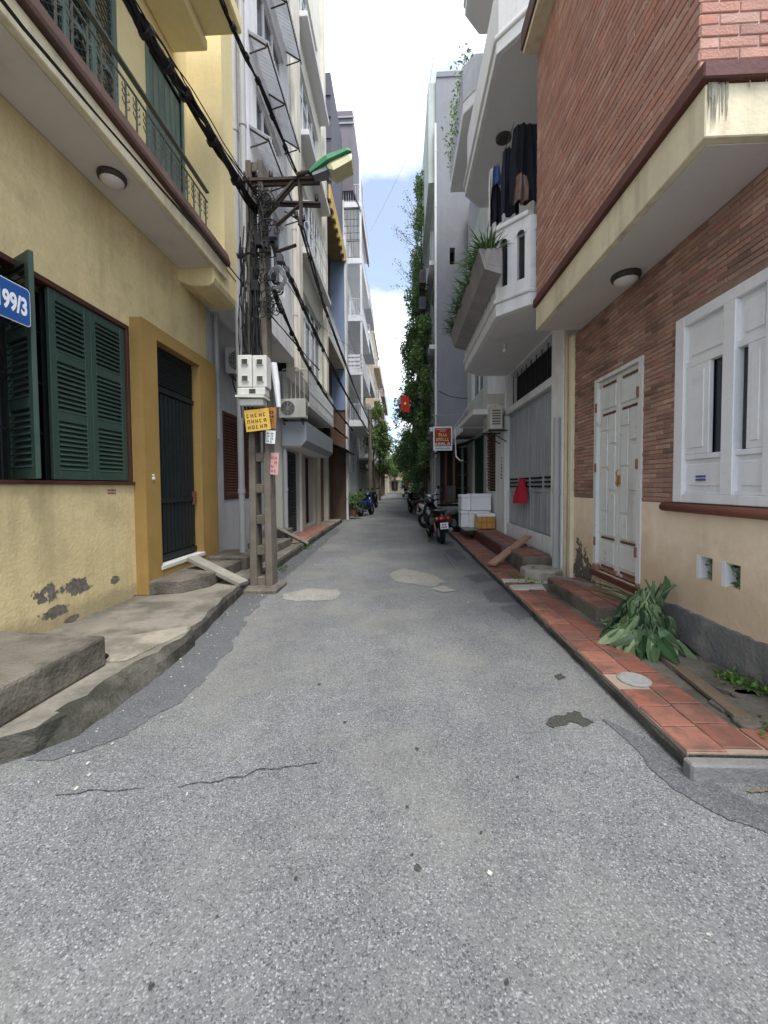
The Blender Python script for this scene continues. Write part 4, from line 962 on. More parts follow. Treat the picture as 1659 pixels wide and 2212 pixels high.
def far_house(name, label, x, sgn, y0, y1, top, mat, storeys=4, depth=6, bal=0, glass=None, group=None, first=3.6, rail_m=None, win=True):
    """a house further along: front plane at x facing the street, real window openings"""
    t = thing(name, label, 'house', (x, (y0+y1)/2, 0), group)
    n = Vector((sgn, 0, 0)); L_ = y1-y0; sh = (top-first)/max(1, storeys-1); holes = []
    nw = max(1, int(L_/2.6))
    if win:
        for s_ in range(storeys):
            zb = 0 if s_ == 0 else first+(s_-1)*sh
            for k in range(nw):
                a = L_*(k+.5)/nw; ww = min(.75, L_/nw*.3)
                holes.append((a-ww, a+ww, zb+(.15 if s_ == 0 else .7), zb+(2.5 if s_ == 0 else min(2.2, sh-.4))))
    o = (x, y0, 0); MB().wall(o, Y1, L_, 0, top, .25, n, holes).build('front_wall', mat, t)
    xb = x-sgn*.262; MB().box(xb, x-sgn*depth, y0, y1, 0, top).build('side_wall', mat, t)
    for (a, b, c, d) in holes: window(t, (x-sgn*.03, y0+a, 0), Y1, n, b-a, c, d, m_whitepaint, glass or m_glass, nm=2, fw=.07)
    MB().box(x+sgn*.12, x-sgn*.3, y0-.02, y1+.02, top, top+.18).build('cornice', mat, t)
    for s_ in range(1, storeys):
        z = first+(s_-1)*sh
        if bal:
            MB().box(x, x+sgn*bal, y0+.15, y1-.15, z-.15, z).build('balcony_slab', mat, t)
            e = x+sgn*(bal-.04); railing(t, (e, y0+.16), (e, y1-.16), z+.04, z+.95, rail_m or m_railw, .22, .012); railing(t, (x, y0+.18), (e, y0+.18), z+.04, z+.95, rail_m or m_railw, .18, .012)
    return t
far_house('terrace_house', 'grey house with railed balconies beyond the tall white balcony house', -3.2, 1, 30.4, 37, 19, m_grayplaster, 6, bal=.9)
MB()
far_house('terrace_house', 'tan house behind the left street tree', -2.7, 1, 41, 50, 17.2, m_tanhouse, 5, bal=.6)
far_house('terrace_house', 'low cream house between the tan house and the far brown house', -2.9, 1, 37.2, 40.8, 9, m_creamhouse, 3, bal=.6)
far_house('terrace_house', 'tall brown stained house far along the left side', -2.6, 1, 52, 66, 16.5, m_brownwall, 5, bal=.6)
far_house('terrace_house', 'pale house at the far left end of the lane', -2.5, 1, 66.5, 92, 11, m_creamhouse, 3)

# ================================================================ RIGHT 1: brick house
r1 = thing('brick_house', 'red brick house with overhanging upper storey, white steel door and white shuttered window', 'house', (XR, 3.8, .1))
SR = 3.41; XO = 1.775; RY0, RY1 = 2.43, 5.28; LZ = 1.235
dA, dB, dz0, dz1 = P(1383,1000,x=XR).y, P(1287,1000,x=XR).y, .38, 2.60       # door
wB, wz0, wz1 = P(1466,900,x=XR).y, 1.25, 2.76; wA = 1.75                      # window
v1 = P(1525,1228,x=XR); v2 = P(1583,1245,x=XR)
vent = [(v.y-.062, v.y+.062, v.z-.085, v.z+.085) for v in (v1, v2)]
e0 = .8; e1 = RY1+.12
hol = [(a-e0, b-e0, c, d) for a, b, c, d in [(dA,dB,dz0,dz1)]+vent]
bw = MB().wall((XR+.006, e0, 0), Y1, dA-e0, LZ+.001, SR, .28, -X1, [(wA-e0,wB-e0,wz0,wz1)])
bw.wall((XR+.006, dB, 0), Y1, e1-dB, LZ+.001, SR, .28, -X1).wall((XR+.006, dA, 0), Y1, dB-dA, dz1, SR, .28, -X1).build('brick_backing', m_mortar_l, r1)
lw_ = MB().wall((XR, e0, 0), Y1, dA-e0, 0, LZ, .3, -X1, [(a-e0,b-e0,c,d) for a,b,c,d in vent])
lw_.wall((XR, dB, 0), Y1, e1-dB, 0, LZ, .3, -X1).wall((XR, dA, 0), Y1, dB-dA, 0, dz0, .3, -X1).build('lower_wall', m_creamwall, r1)
MB().box(XR+.32, XR+2, 1, 5.3, .1, SR).build('room', m_dark, r1)
# cement plinth with ragged top
pm = MB(); y = e0; prev = None
while y < dA-.02:
    zt = .37+.03*noise.noise(Vector((y*5, 0, 2)))+.02*noise.noise(Vector((y*19, 0, 2))); xo = XR-.02-.012*noise.noise(Vector((y*4, 3, 0)))
    row = [(XR+.02, y, zt+.012), (xo, y, zt), (xo-.012, y, .2), (xo-.02, y, .05)]
    if prev:
        for k in range(3): pm.poly([prev[k+1], prev[k], row[k], row[k+1]])
    prev = row; y += .05
pm.build('cement_plinth', M('dark_cement_render', C(112,110,108), .95, .2, 5, .6, 34, dirt=.7, dirtcol=C(150,144,128), dthr=.52, dscale=3), r1)
None if True else MB().box(XR-.025, XR+.02, dB+.06, e1, .02, .62).build('mossy_plinth', M('mossy_black_cement', C(92,88,80), .95, .3, 6, .6, 34, streak=.7, streakcol=C(40,40,36), dirt=.5, dirtcol=C(120,112,96)), r1, bevel=.02)
# upper storey
MB().box(XO, XR+1.5, RY0, RY1, SR, SR+.30).build('cream_fascia', m_cream, r1, bevel=.006)
MB().box(XO+.05, XR+1.5, RY0+.05, RY1-.03, SR-.008, SR-.002).build('soffit', m_soffit, r1)
stain = MB().box(XO-.035, XR+1.5, RY0-.035, RY1+.03, SR+.302, SR+.40).build('red_ledge', m_redledge, r1, bevel=.008)
XBk = 1.765; YBk = 2.47; BZ0, BZ1 = SR+.402, 6.9
MB().box(XBk+.006, XR+1.5, YBk+.006, RY1-.03, BZ0, BZ1).build('upper_backing', m_mortar_u, r1)
MB().box(1.60, XR+1.5, YBk-.12, RY1+.02, BZ1, BZ1+.07).build('roof_soffit', m_cream, r1)
MB().box(1.575, XR+1.5, YBk-.15, RY1+.04, BZ1+.072, BZ1+.3).build('roof_fascia', m_brown, r1)
lp = P(1352, 592, z=SR); dome_lamp(r1, (lp.x, lp.y, SR-.008), .125)
# bricks: every course laid as real pieces
BL, BH, BJ = .214, .056, .010
def brickmesh(L_, H_, T_, mat, s):
    random.seed(s); mb = MB(); j = lambda: U(-.0022, .0022); q = .004; i0 = 0
    a = [(-L_/2+j(), -H_/2+j()), (L_/2+j(), -H_/2+j()), (L_/2+j(), H_/2+j()), (-L_/2+j(), H_/2+j())]; t = T_+U(-.003,.003)
    mb.v += [(u, 0, v) for u, v in a] + [(u, -t+q, v) for u, v in a] + [(u*(1-2*q/L_), -t+U(-.001,.001), v*(1-2*q/H_)) for u, v in a]
    for b_, c in ((0,4),(4,8)):
        for k in range(4): mb.f.append((b_+k, b_+(k+1)%4, c+(k+1)%4, c+k))
    mb.f.append((8,9,10,11)); return mb
upper_face = r1.children[0] if False else None
walls = {o.name: o for o in bpy.data.objects if o.parent == r1}
pu = walls['upper_backing']; plw = walls['brick_backing']
bricks = []                                         # (area, centre, facing, length, upper?)
def lay(y_or_x, upper, face):
    pass
zc = BZ0+BH/2+.006; row = 0
while zc < BZ1-.03:
    off = 0 if row % 2 else (BL+BJ)/2
    y = RY1-.03-off
    while y > YBk+.02:                                # street face
        ln = min(BL, y-YBk-.002)
        if ln > .05: bricks.append((ln*1.75/((y-ln/2)**2)*BH/(y-ln/2), (XBk, y-ln/2, zc), 'x', ln, True))
        y -= BL+BJ
    if off:
        bricks.append((.001, (XBk, RY1-.03-off/2+BJ/2, zc), 'x', off-BJ, True))
    x = XBk+.004-(0 if row % 2 else (BL+BJ)/2)         # face towards the viewer
    while x < 2.75:
        x0 = max(x, XBk+.004); ln = x+BL-x0
        if ln > .05: bricks.append((ln*BH/YBk**2 if x0 < 2.3 else 0, (x0+ln/2, YBk, zc), 'y', ln, True))
        x += BL+BJ
    zc += BH+BJ; row += 1
BHU, BLU, BJU = BH, BL, BJ
BL, BH, BJ = .182, .037, .006
zc = LZ+BH/2+.008; row = 0
while zc < SR-.02:
    off = 0 if row % 2 else (BL+BJ)/2
    y = e1-.005+off
    segs = []
    while y > 1.9:
        lo, hi = y-BL, min(y, e1-.005)
        parts = [(lo, hi)]
        for (a, b, c, d) in ((dA-.03,dB+.03,dz0,dz1+.02),(wA,wB+.035,wz0-.1,wz1+.035)):
            if c < zc+BH/2 and zc-BH/2 < d:
                np_ = []
                for (p, q) in parts:
                    if q <= a or p >= b: np_.append((p, q))
                    else:
                        if p < a: np_.append((p, a))
                        if q > b: np_.append((b, q))
                parts = np_
        for p, q in parts:
            if q-p > .035: segs.append((p, q))
        y -= BL+BJ
    for p, q in segs: m_ = (p+q)/2; bricks.append(((q-p)*XR/m_**2*BH/m_ if m_ > 2.5 else 0, (XR+.0, m_, zc), 'x', q-p, False))
    zc += BH+BJ; row += 1
bricks.sort(key=lambda b: -b[0])
cache = {}
rest = {True: MB(), False: MB()}
for idx, (a, c, face, ln, up) in enumerate(bricks):
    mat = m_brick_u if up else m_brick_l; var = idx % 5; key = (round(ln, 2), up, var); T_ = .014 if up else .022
    mbk = brickmesh(ln, BHU if up else BH, T_, mat, hash((round(ln*100), var)) % 1000)
    rot = (0, 0, 0) if face == 'y' else (0, 0, -math.pi/2)
    par = pu if up else plw
    if up: c = (c[0]+.013, c[1], c[2]) if face == 'x' else (c[0], c[1]+.013, c[2])
    else: c = (c[0]+.021, c[1], c[2])
    c = (c[0], c[1], c[2]+U(-.002,.002))
    if idx < 300:
        if key not in cache: cache[key] = mesh_of(mbk, 'brick', mat)
        put(cache[key], 'brick', par, c, rot=rot)
    else:
        mm = rest[up]; i = len(mm.v)
        for (u, d, v) in mbk.v: mm.v.append((c[0]+u, c[1]+d, c[2]+v) if face == 'y' else (c[0]+d, c[1]-u, c[2]+v))
        mm.f += [tuple(i+k for k in f) for f in mbk.f]
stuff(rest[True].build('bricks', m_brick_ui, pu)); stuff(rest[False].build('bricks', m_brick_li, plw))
random.seed(21)
# dark water streak on the cream fascia
stk = MB(); pz = SR+.3
for k in range(34):
    x_ = XO+.012+(abs(random.gauss(0,.05)) if k < 22 else U(.1,.8)); w_ = U(.003,.010); l_ = U(.04,.28) if k < 22 else U(.02,.12); n_ = 6; pr_ = None
    for t in range(n_+1):
        z_ = pz-l_*t/n_; hw = w_*(1-t/n_)**.6*(1+.4*noise.noise(Vector((x_*50, t, 0)))); xc = x_+.004*noise.noise(Vector((x_*30, t*.8, 2)))
        cur = ((xc-hw, RY0-.0015-k*.0003, z_), (xc+hw, RY0-.0015-k*.0003, z_))
        if pr_: stk.poly([pr_[0], cur[0], cur[1], pr_[1]])
        pr_ = cur
stuff(stk.build('mould_streak', M('dark_mould', C(150,144,126), .95, .3, 14, .2, dirt=.6, dirtcol=C(112,110,100), dthr=.46, dscale=16), r1))
# white steel door
dx = XR+.05
dw = (dB-dA)
MB().box(XR-.012, XR+.1, dA-.03, dA+.035, dz0, dz1).box(XR-.012, XR+.1, dB-.035, dB+.03, dz0, dz1).box(XR-.012, XR+.1, dA-.03, dB+.03, dz1-.002, dz1+.035).build('door_frame', m_rustwhite, r1)
for s_ in range(2):
    a = dA+.037+s_*(dw-.07)/2; b = a+(dw-.07)/2-.006
    lf = MB().box(dx-.02, dx+.02, a, b, dz0+.02, dz1-.006).build('door_leaf', m_rustwhite, r1, bevel=.003)
    W_ = b-a; mid = (a+b)/2
    def pan(y0, y1, z0, z1):                # raised frame strips around a panel
        MB().box(dx-.032, dx-.019, y0, y1, z0, z1).build('door_panel', m_rustwhite, lf, bevel=.006)
    pan(a+.05, b-.04, dz0+.12, dz0+.36); pan(a+.05, b-.04, dz1-.34, dz1-.1)
    for (y0, y1), cuts in (((a+.05, mid-.012), (.46,.98,1.5,1.86)), ((mid+.012, b-.045), (.46,.74,1.24,1.66,1.86))):
        for c0, c1 in zip(cuts, cuts[1:]): pan(y0, y1, dz0+c0-.02, dz0+c1-.055)
    hd = MB()
    for zz in (dz1-.07, dz1-.4, dz0+.41, dz0+.08): 
        for k in range(5): hd.box(dx-.034, dx-.02, a+.06+k*(W_-.12)/5, a+.06+(k+.7)*(W_-.12)/5, zz-.012, zz+.012)
    stuff(hd.build('vent_slots', M('rust_slots', C(110,72,50), .8, .3, 20), lf))
    for zz in (dz0+.35, 1.6, dz1-.3): MB().tube([(XR-.02, (a-.01 if s_ == 0 else b+.01), zz-.05), (XR-.02, (a-.01 if s_ == 0 else b+.01), zz+.05)], .012, 8).build('hinge', M('rusty_hinge', C(128,84,60), .8, .3, 9), lf)
MB().tube([(dx-.05, (dA+dB)/2-.05, 1.38), (dx-.07, (dA+dB)/2-.05, 1.41), (dx-.07, (dA+dB)/2-.05, 1.53), (dx-.05, (dA+dB)/2-.05, 1.56)], .009, 8).box(dx-.05, dx-.02, (dA+dB)/2-.07, (dA+dB)/2-.03, 1.4, 1.5).build('door_handle', M('brass_rust', C(170,120,60), .5, .2, 9, metal=.4), r1)
MB().box(XR-.03, XR+.1, dA-.05, dB+.05, dz0-.06, dz0-.001).build('door_sill', m_redledge, r1)
# white shuttered window
wf = MB(); X0, X1_ = XR-.02, XR+.08
wbx = lambda y0, y1, z0, z1, a=X0, b=X1_: wf.box(a, b, y0, y1, z0, z1)
yM = [P(u, 900, x=XR).y for u in (1490, 1560, 1592, 1700)]          # leaf edges
wbx(wB-.075, wB+.03, wz0, wz1); wbx(wA, wB-.075, wz1-.085, wz1); wbx(wA, wB-.075, wz0, wz0+.07)
tz = wz1-.40
MU = P(1563,900,x=XR).y; ML = P(1590,900,x=XR).y
wbx(ML, MU, wz0+.07, wz1-.085); RE = P(1690,900,x=XR).y
win = wf.build('window_frame', m_whitepaint, r1, bevel=.005)
def leafpanel(y0, y1, open_side):
    W_ = y1-y0
    for c_, d_ in ((tz-.025, tz+.025), (wz0+.07, wz0+.1), (wz0+.345, wz0+.385)): MB().box(XR, XR+.05, y0, y1, c_, d_).build('window_rail', m_whitepaint, win, bevel=.004)
    MB().box(XR+.02, XR+.04, y0, y1, tz+.026, wz1-.086).build('transom_panel', m_whitepaint, win)
    MB().box(XR+.008, XR+.022, y0+.04, y1-.04, tz+.06, wz1-.12).build('transom_field', m_whitepaint, win, bevel=.008)
    MB().box(XR+.02, XR+.04, y0, y1, wz0+.101, wz0+.344).build('bottom_panel', m_whitepaint, win)
    MB().box(XR+.008, XR+.022, y0+.03, y1-.03, wz0+.135, wz0+.31).build('bottom_field', m_whitepaint, win, bevel=.008)
    za, zb = wz0+.386, tz-.026; g = W_*.36
    gy = (y0, y0+g) if open_side < 0 else (y1-g, y1); py = (y0+g, y1) if open_side < 0 else (y0, y1-g)
    MB().box(XR+.045, XR+.05, gy[0], gy[1], za, zb).build('pane', m_glass, win)
    MB().box(XR, XR+.035, py[0], py[1], za, zb).build('shutter_stile', m_whitepaint, win, bevel=.004)
    MB().box(XR-.008, XR+.001, py[0]+.045, py[1]-.035, za+.05, zb-.05).build('shutter_field', m_whitepaint, win, bevel=.006)
leafpanel(MU, wB-.076, -1); leafpanel(P(1655,900,x=XR).y, ML, 1); leafpanel(wA, P(1655,900,x=XR).y-.08, -1)
wf = MB().box(X0, X1_, P(1655,900,x=XR).y-.08, P(1655,900,x=XR).y, wz0+.07, wz1-.085).build('mullion', m_whitepaint, win, bevel=.005)
MB().tube([(XR-.03, wA-.2, wz0-.045), (XR-.03, wB+.13, wz0-.045)], .036, 14).build('window_sill', M('red_tile_sill', C(140,78,60), .6, .15, 4, .1), r1, smooth=True)
stt = P(1503,1033,x=XR-.03)
stk = MB()
for r in range(2):
    for c in range(5): stk.box(XR-.001, XR+.007, stt.y-.05+c*.02, stt.y-.05+c*.02+.014, stt.z-.02+r*.026, stt.z-.004+r*.026)
stuff(stk.build('stencilled_number', M('blue_stamp', C(80,90,160), .8, .2, 30), r1))
# vents: leaves growing inside
for k, (a, b, c, d) in enumerate(vent):
    MB().box(XR-.004, XR+.09, b-.001, b+.03, c-.008, d+.008).build('vent_edge', m_whitepaint, r1); MB().box(XR+.1, XR+.11, a, b, c, d).build('vent_back', m_dark, r1)
    vm = MB()
    for _ in range(70): leafmesh(vm, Vector((XR+U(.03,.09), U(a,b-.015), U(c,d))), rv(), rv(), U(.02,.05), U(.012,.03))
    stuff(vm.build('vent_leaves', m_leaf, r1))
# end pilaster and pipes of the brick house
MB().box(XR-.045, XR+.3, e1-.01, e1+.09, .05, SR-.02).build('end_pilaster', m_cream, r1, bevel=.01)
downpipe(r1, XR-.05, e1+.14, .1, SR+.1, .026, M('cream_pipe', C(196,176,140), .6, .15, 4, .1, streak=.6, streakcol=C(120,80,50)))
# tiled step at the door
st = tag(MB().box(1.86, XR-.03, dA-.15, dB+.25, .07, .225).build('door_step', m_conc2, bevel=.012), 'red tiled doorstep in front of the rusty white double door', 'step')
y = dA-.05
while y < dB+.2:
    for x in (1.96, 1.96+TS+.004): put(random.choice(tmes), 'tile', st, (x, y, .222), rot=(U(-.02,.02), U(-.02,.02), U(-.02,.02)))
    y += TS+.004
tag(MB().obox((2.06, dB+.02, .245), Vector((.45,-.9,0)).normalized(), Vector((.9,.45,0)).normalized(), Z1, .3, .012, .012).build('loose_batten', m_galv), 'grey metal batten lying on the red doorstep by the rusty door', 'batten')

# ================================================================ RIGHT 2: white house with balconies and grey gate
X2 = 2.36; R2A, R2B = 5.62, 10.9
r2 = thing('gate_house', 'white house with faceted balconies above a wide grey sheet metal gate', 'house', (X2, 8, .1))
gA, gB, gz0, gz1 = P(1203,1000,x=X2).y, P(1096,1000,x=X2).y, .57, 2.93
wlA, wlB = P(1074,980,x=X2).y, P(1051,980,x=X2).y
S2 = 3.80
MB().wall((X2, R2A, 0), Y1, R2B-R2A, 0, S2, .25, -X1, [(gA-R2A, gB-R2A, gz0, gz1), (gA-R2A, gB-R2A, gz1+.16, S2-.05), (wlA-R2A, wlB-R2A, 1.25, 2.95)]).build('ground_wall', m_white, r2)
MB().box(X2+.4, X2+2.4, R2A, R2B, .2, S2).build('interior', m_dark, r2)
MB().box(X2-.05, X2+.02, gA-.1, gB+.12, gz1+.0, gz1+.13).build('gate_lintel', m_white, r2, bevel=.01)
gw = (gB-gA)/4; GX = X2+.06
for k in range(4):
    a = gA+k*gw+.006; b = gA+(k+1)*gw-.006
    lf = MB().box(GX, GX+.02, a, b, gz0+.02, gz1-.02).build('gate_panel', m_gate, r2)
    rib = mesh_of(MB().box(-.012, 0, -.009, .009, 0, gz1-gz0-.06), 'rib', m_gate)
    for j in range(1, 5): put(rib, 'rib', lf, (GX, a+(b-a)*j/5, gz0+.03))
    fr = MB().box(GX-.016, GX, a, a+.03, gz0+.02, gz1-.02).box(GX-.016, GX, b-.03, b, gz0+.02, gz1-.02).box(GX-.016, GX, a+.03, b-.03, gz1-.06, gz1-.02).box(GX-.016, GX, a+.03, b-.03, gz0+.02, gz0+.06).build('panel_frame', m_gate, lf)
    for j in range(3): MB().box(GX-.02, GX-.013, a+.05, b-.05, 1.36+j*.075, 1.395+j*.075).build('vent_slot', m_dark, lf)
    MB().box(GX-.018, GX-.002, a+.03, b-.03, 1.28, 1.315).build('mid_rail', m_gate, lf)
# dark arched transom with torn net
arc = MB(); k = 14
tb0, tb1 = gz1+.16, S2-.05
nt_ = MB().box(X2+.2, X2+.215, gA, gB, tb0, tb1).build('transom_net', M('black_net', C(40,42,46), .9, .2, 8), r2)
pts = [(gB-.001, tb1)]+[(gB-(math.sin(t/k*math.pi/2))*.9, tb0+(tb1-tb0)*(1-math.cos(t/k*math.pi/2))) for t in range(k+1)]
am = MB()
for (y0, z0), (y1, z1) in zip(pts[1:], pts[2:]): am.poly([(X2+.001, y0, z0), (X2+.001, y1, z1), (X2+.001, gB, tb1)])
for i in range(10):
    y = gA+.1+i*(gB-gA-.2)/9; MB().bar((X2+.1, y, tb0), (X2+.1, y, tb1), .014).build('transom_bar', m_doordark, r2)
# lattice window of pierced blocks
lt = MB()
for i in range(22):
    z = 1.3+i*.075
    for j in range(5):
        y = wlA+.02+j*(wlB-wlA-.04)/5+(.04 if i % 2 else 0); lt.box(X2+.0, X2+.06, y, y+(wlB-wlA)/5*.55, z, z+.045)
stuff(lt.build('pierced_blocks', M('brown_block', C(112,82,66), .9, .2, 6, .3, 40), r2))
MB().box(X2+.1, X2+.12, wlA, wlB, 1.25, 2.95).build('lattice_backing', m_dark, r2)
MB().box(X2-.05, X2+.001, gB+.04, wlA-.03, .3, S2).build('pilaster', m_white, r2, bevel=.01)
MB().box(X2-.1, X2+.2, R2A-.02, gA-.02, .08, S2).build('corner_pier', m_white, r2, bevel=.012)
downpipe(r2, X2-.15, R2A+.06, .1, 2.35, .045)
pp = P(1083, 1000, x=X2-.052)
gm = MB(); 
for j in range(7): gm.box(X2-.054, X2-.0505, pp.y-.05, pp.y+.02+U(-.03,.03), 1.55+j*.075, 1.59+j*.075)
stuff(gm.build('stencilled_number', m_ink, r2)); gm = MB()
for j in range(5): gm.box(X2-.104, X2-.1005, R2A+.12, R2A+.2, 1.3+j*.05, 1.325+j*.05)
stuff(gm.build('stencilled_number', M('faded_stamp', C(120,118,160), .8, .2, 20), r2))
MB().box(X2-.118, X2-.1, gA-.2, gA-.1, 1.3, 1.48).build('door_bell', m_plast, r2, bevel=.01)
# faceted balconies
XBAL = 1.37; ya, yb = 5.76, 8.45
def outline(x_out, c, x_in, y0, y1): return [(x_in, y0-c), (x_out+c, y0-c), (x_out, y0), (x_out, y1), (x_out+c, y1+c), (x_in, y1+c)]
def balcony(z, parapet, openings, lamp=False, x_out=XBAL, y0=ya, y1=yb, c=.36):
    o_ = outline(x_out, c, X2+.2, y0, y1)
    sl = MB().prism(o_, z, z+.17).build('balcony_slab', m_whitepaint, r2, bevel=.008)
    ins = outline(x_out+.07, c-.02, X2+.2, y0, y1)
    MB().prism(ins, z-.008, z-.001).build('balcony_soffit', m_soffit_w, r2)
    e = .035; MB().prism(outline(x_out-e, c, X2+.2, y0-.01, y1+.01), z+.172, z+.24).build('balcony_moulding', m_whitepaint, r2, bevel=.02, seg=2)
    if parapet:
        h0, h1 = z+.242, z+.242+parapet
        seq = o_
        for (p, q) in zip(seq, seq[1:]):
            p = Vector((*p, 0)); q = Vector((*q, 0)); d = (q-p); ln = d.length; d.normalize(); n = d.cross(Z1)
            if n.x > .1 or (abs(n.x) < .1 and n.y*(1 if p.y > 7 else -1) < 0): n = -n
            inner_ = Vector((X2, 7.1, 0))-(p+q)/2
            if n.dot(inner_) > 0: n = -n
            hs = []
            if openings and ln > .3:
                k = max(1, int(ln/.24))
                for i in range(k): u = ln*(i+.5)/k; hs.append((u-.055, u+.055, h0+.14, h1-.2))
            w_ = MB().wall(p, d, ln, h0, h1, .09, n, hs).build('parapet', m_whitepaint, r2)
            for (a, b, c0, d0) in hs:                        # arched heads and surrounds
                am = MB(); mid = (a+b)/2
                for t in range(9):
                    an = math.pi*t/8
                    if t < 8:
                        an2 = math.pi*(t+1)/8
                        pt = lambda u, zz, dd: tuple(p + d*u - n*dd + Z1*zz)
                        for r0, r1_ in ((.055,.085),):
                            am.poly([pt(mid+math.cos(an)*r0, d0+math.sin(an)*r0, -.012), pt(mid+math.cos(an)*r1_, d0+math.sin(an)*r1_, -.012), pt(mid+math.cos(an2)*r1_, d0+math.sin(an2)*r1_, -.012), pt(mid+math.cos(an2)*r0, d0+math.sin(an2)*r0, -.012)])
                            am.poly([pt(mid+math.cos(an)*r1_, d0+math.sin(an)*r1_, -.012), pt(mid+math.cos(an)*r1_, d0+math.sin(an)*r1_, .002), pt(mid+math.cos(an2)*r1_, d0+math.sin(an2)*r1_, .002), pt(mid+math.cos(an2)*r1_, d0+math.sin(an2)*r1_, -.012)])
                am.build('arch_trim', m_whitepaint, w_)
                MB().obox(p+d*mid-n*.06+Z1*((c0+d0)/2), d, n, Z1, .054, .006, (d0-c0)/2).build('parapet_pane', m_glass, w_)
                dk = MB(); ring = [p+d*(mid+math.cos(math.pi*t/8)*.055)-n*(-.003)+Z1*(d0+math.sin(math.pi*t/8)*.055) for t in range(9)]
                dk.poly([tuple(v) for v in ring]); dk.build('arch_recess', m_glass, w_)
        MB().prism(outline(x_out-.035, c, x_out+.5, y0-.01, y1+.01)[1:5]+[(x_out+c+.12, y1+c-.1),(x_out+.13, y1-.02),(x_out+.13, y0+.02),(x_out+c+.12, y0-c+.1)][:4], h1, h1+.07).build('parapet_coping', m_whitepaint, r2, bevel=.012)
    return sl
balcony(S2, .93, True); balcony(7.4, .0, False); balcony(11.0, .9, False)
pr = MB().wall((XBAL+.05, ya, 0), Y1, yb-ya, 7.64, 8.6, .1, -X1).build('upper_parapet', m_whitepaint, r2)
MB().obox(((XBAL+XBAL+.36)/2+.05, ya-.18, 8.12), Vector((.707,-.707,0)), Vector((.707,.707,0)), Z1, .25, .05, .48).build('upper_parapet', m_whitepaint, r2)
for z0 in (4.05, 7.65, 11.2): 
    hw = [(1.0,1.9,z0+.05,z0+2.3),(2.6,4.2,z0+.05,z0+2.3)]
    MB().wall((X2+.02, R2A-.3, 0), Y1, R2B-R2A+.3, z0-.25, z0+3.32, .25, -X1, hw).build('upper_wall', m_white, r2)
    for a, b, c0, d0 in hw: window(r2, (X2+.05, R2A-.3+a, 0), Y1, -X1, b-a, c0, d0, m_greenold, m_glass, nm=2, fw=.06)
MB().box(X2+.3, X2+2.6, R2A, R2B, S2, 14).build('upper_room', m_dark, r2)
lp = P(1088, 297, z=7.392); MB().lathe([(.13,0),(.13,-.03),(.1,-.05),(.09,-.045),(.02,-.05)], (lp.x, lp.y, 7.39), n=24).build('ceiling_lamp', m_lampring, r2)
lp = P(1090, 742, z=S2-.01); MB().tube([(lp.x, lp.y, S2-.01), (lp.x, lp.y, S2-.07)], .025, 10).lathe([(.02,-.07),(.035,-.11),(.03,-.15),(.005,-.17)], (lp.x, lp.y, S2), n=14).build('bare_bulb', m_lampglobe, r2)
# lower canopy over the far ground window
MB().prism([(1.62,8.9),(X2,8.9),(X2,R2B),(1.62,R2B)], 2.98, 3.1).build('low_canopy', m_soffit_w, r2, bevel=.01)
MB().box(1.9, X2-.05, 8.86, 8.9, 3.2, 3.42).build('duct_box', m_soffit, r2)
# planter trough with grassy plants on the balcony front
pl = thing('planter', 'long concrete planter trough fixed to the first floor balcony', 'planter', (1.2, 7.2, 4.35))
py0, py1 = P(1062,660,x=1.2).y+.15, 8.4
MB().prismy([(XBAL-.005,4.22),(XBAL-.005,4.31),(1.17,4.36),(1.1,4.56),(1.06,4.56),(1.14,4.29)], py0, py1).build('trough', m_plant, pl)
MB().prismy([(XBAL-.006,4.315),(XBAL-.006,4.52),(1.115,4.52),(1.172,4.365)], py0+.035, py1-.035).build('soil', m_ground, pl)
for y_ in (py0, py1-.03): MB().prismy([(XBAL-.006,4.312),(XBAL-.006,4.56),(1.105,4.56),(1.173,4.362)], y_, y_+.03).build('end_plate', m_plant, pl)
for k in range(7):
    yc = py0+.15+(py1-py0-.3)*k/6; gr = MB()
    for _ in range(150):
        d = Vector((random.gauss(-.2,.5), random.gauss(0,.5), U(.5,1.2))); leafmesh(gr, Vector((1.2+U(-.06,.06), yc+U(-.12,.12), 4.5)), d, Vector((0,0,1)).cross(d.cross(Z1)), U(.25,.52), U(.014,.028), .2, droop=U(0,.6), nseg=4)
    tag(gr.build('spider_plant', m_grassl), 'tufted grassy plant arching out of the balcony planter', 'plant', 'grassy plants in the balcony planter')
# laundry on the balcony
def garment(name, label, mat, y, x0, x1, z0, z1, sag=.05, seed=0, thin=.012):
    mb = MB(); n = 12; m_ = 14; F, B = [], []
    for i in range(n+1):
        u = i/n; rowf = []; rowb = []
        for j in range(m_+1):
            v = j/m_; fl = .055*math.sin(u*11+seed+v*1.5)*(v*.8+.2)+.02*math.sin(u*23+seed)+.02*noise.noise(Vector((u*4, v*3, seed)))
            hw = (x1-x0)/2*(.78+.22*min(1, v*2.5)+.06*noise.noise(Vector((v*3, seed, 1))))
            x = (x0+x1)/2+(u-.5)*2*hw; z = z1-(z1-z0)*v-.05*(abs(u-.5)*2)**2*(1-v)
            rowf.append((x, y-thin/2+fl, z)); rowb.append((x, y+thin/2+fl, z))
        F.append(rowf); B.append(rowb)
    for i in range(n):
        for j in range(m_):
            mb.poly([F[i][j], F[i][j+1], F[i+1][j+1], F[i+1][j]]); mb.poly([B[i][j], B[i+1][j], B[i+1][j+1], B[i][j+1]])
    g_ = tag(mb.build(name, mat, smooth=True), label, 'laundry'); return g_
ly = 6.2
q = lambda u, v, yy=ly: P(u, v, y=yy)
garment('hanging_jacket', 'black jacket hanging from the balcony clothes line', m_blackcloth, ly, q(1104,0).x, q(1168,0).x, q(0,480).z, q(0,318).z, seed=1)
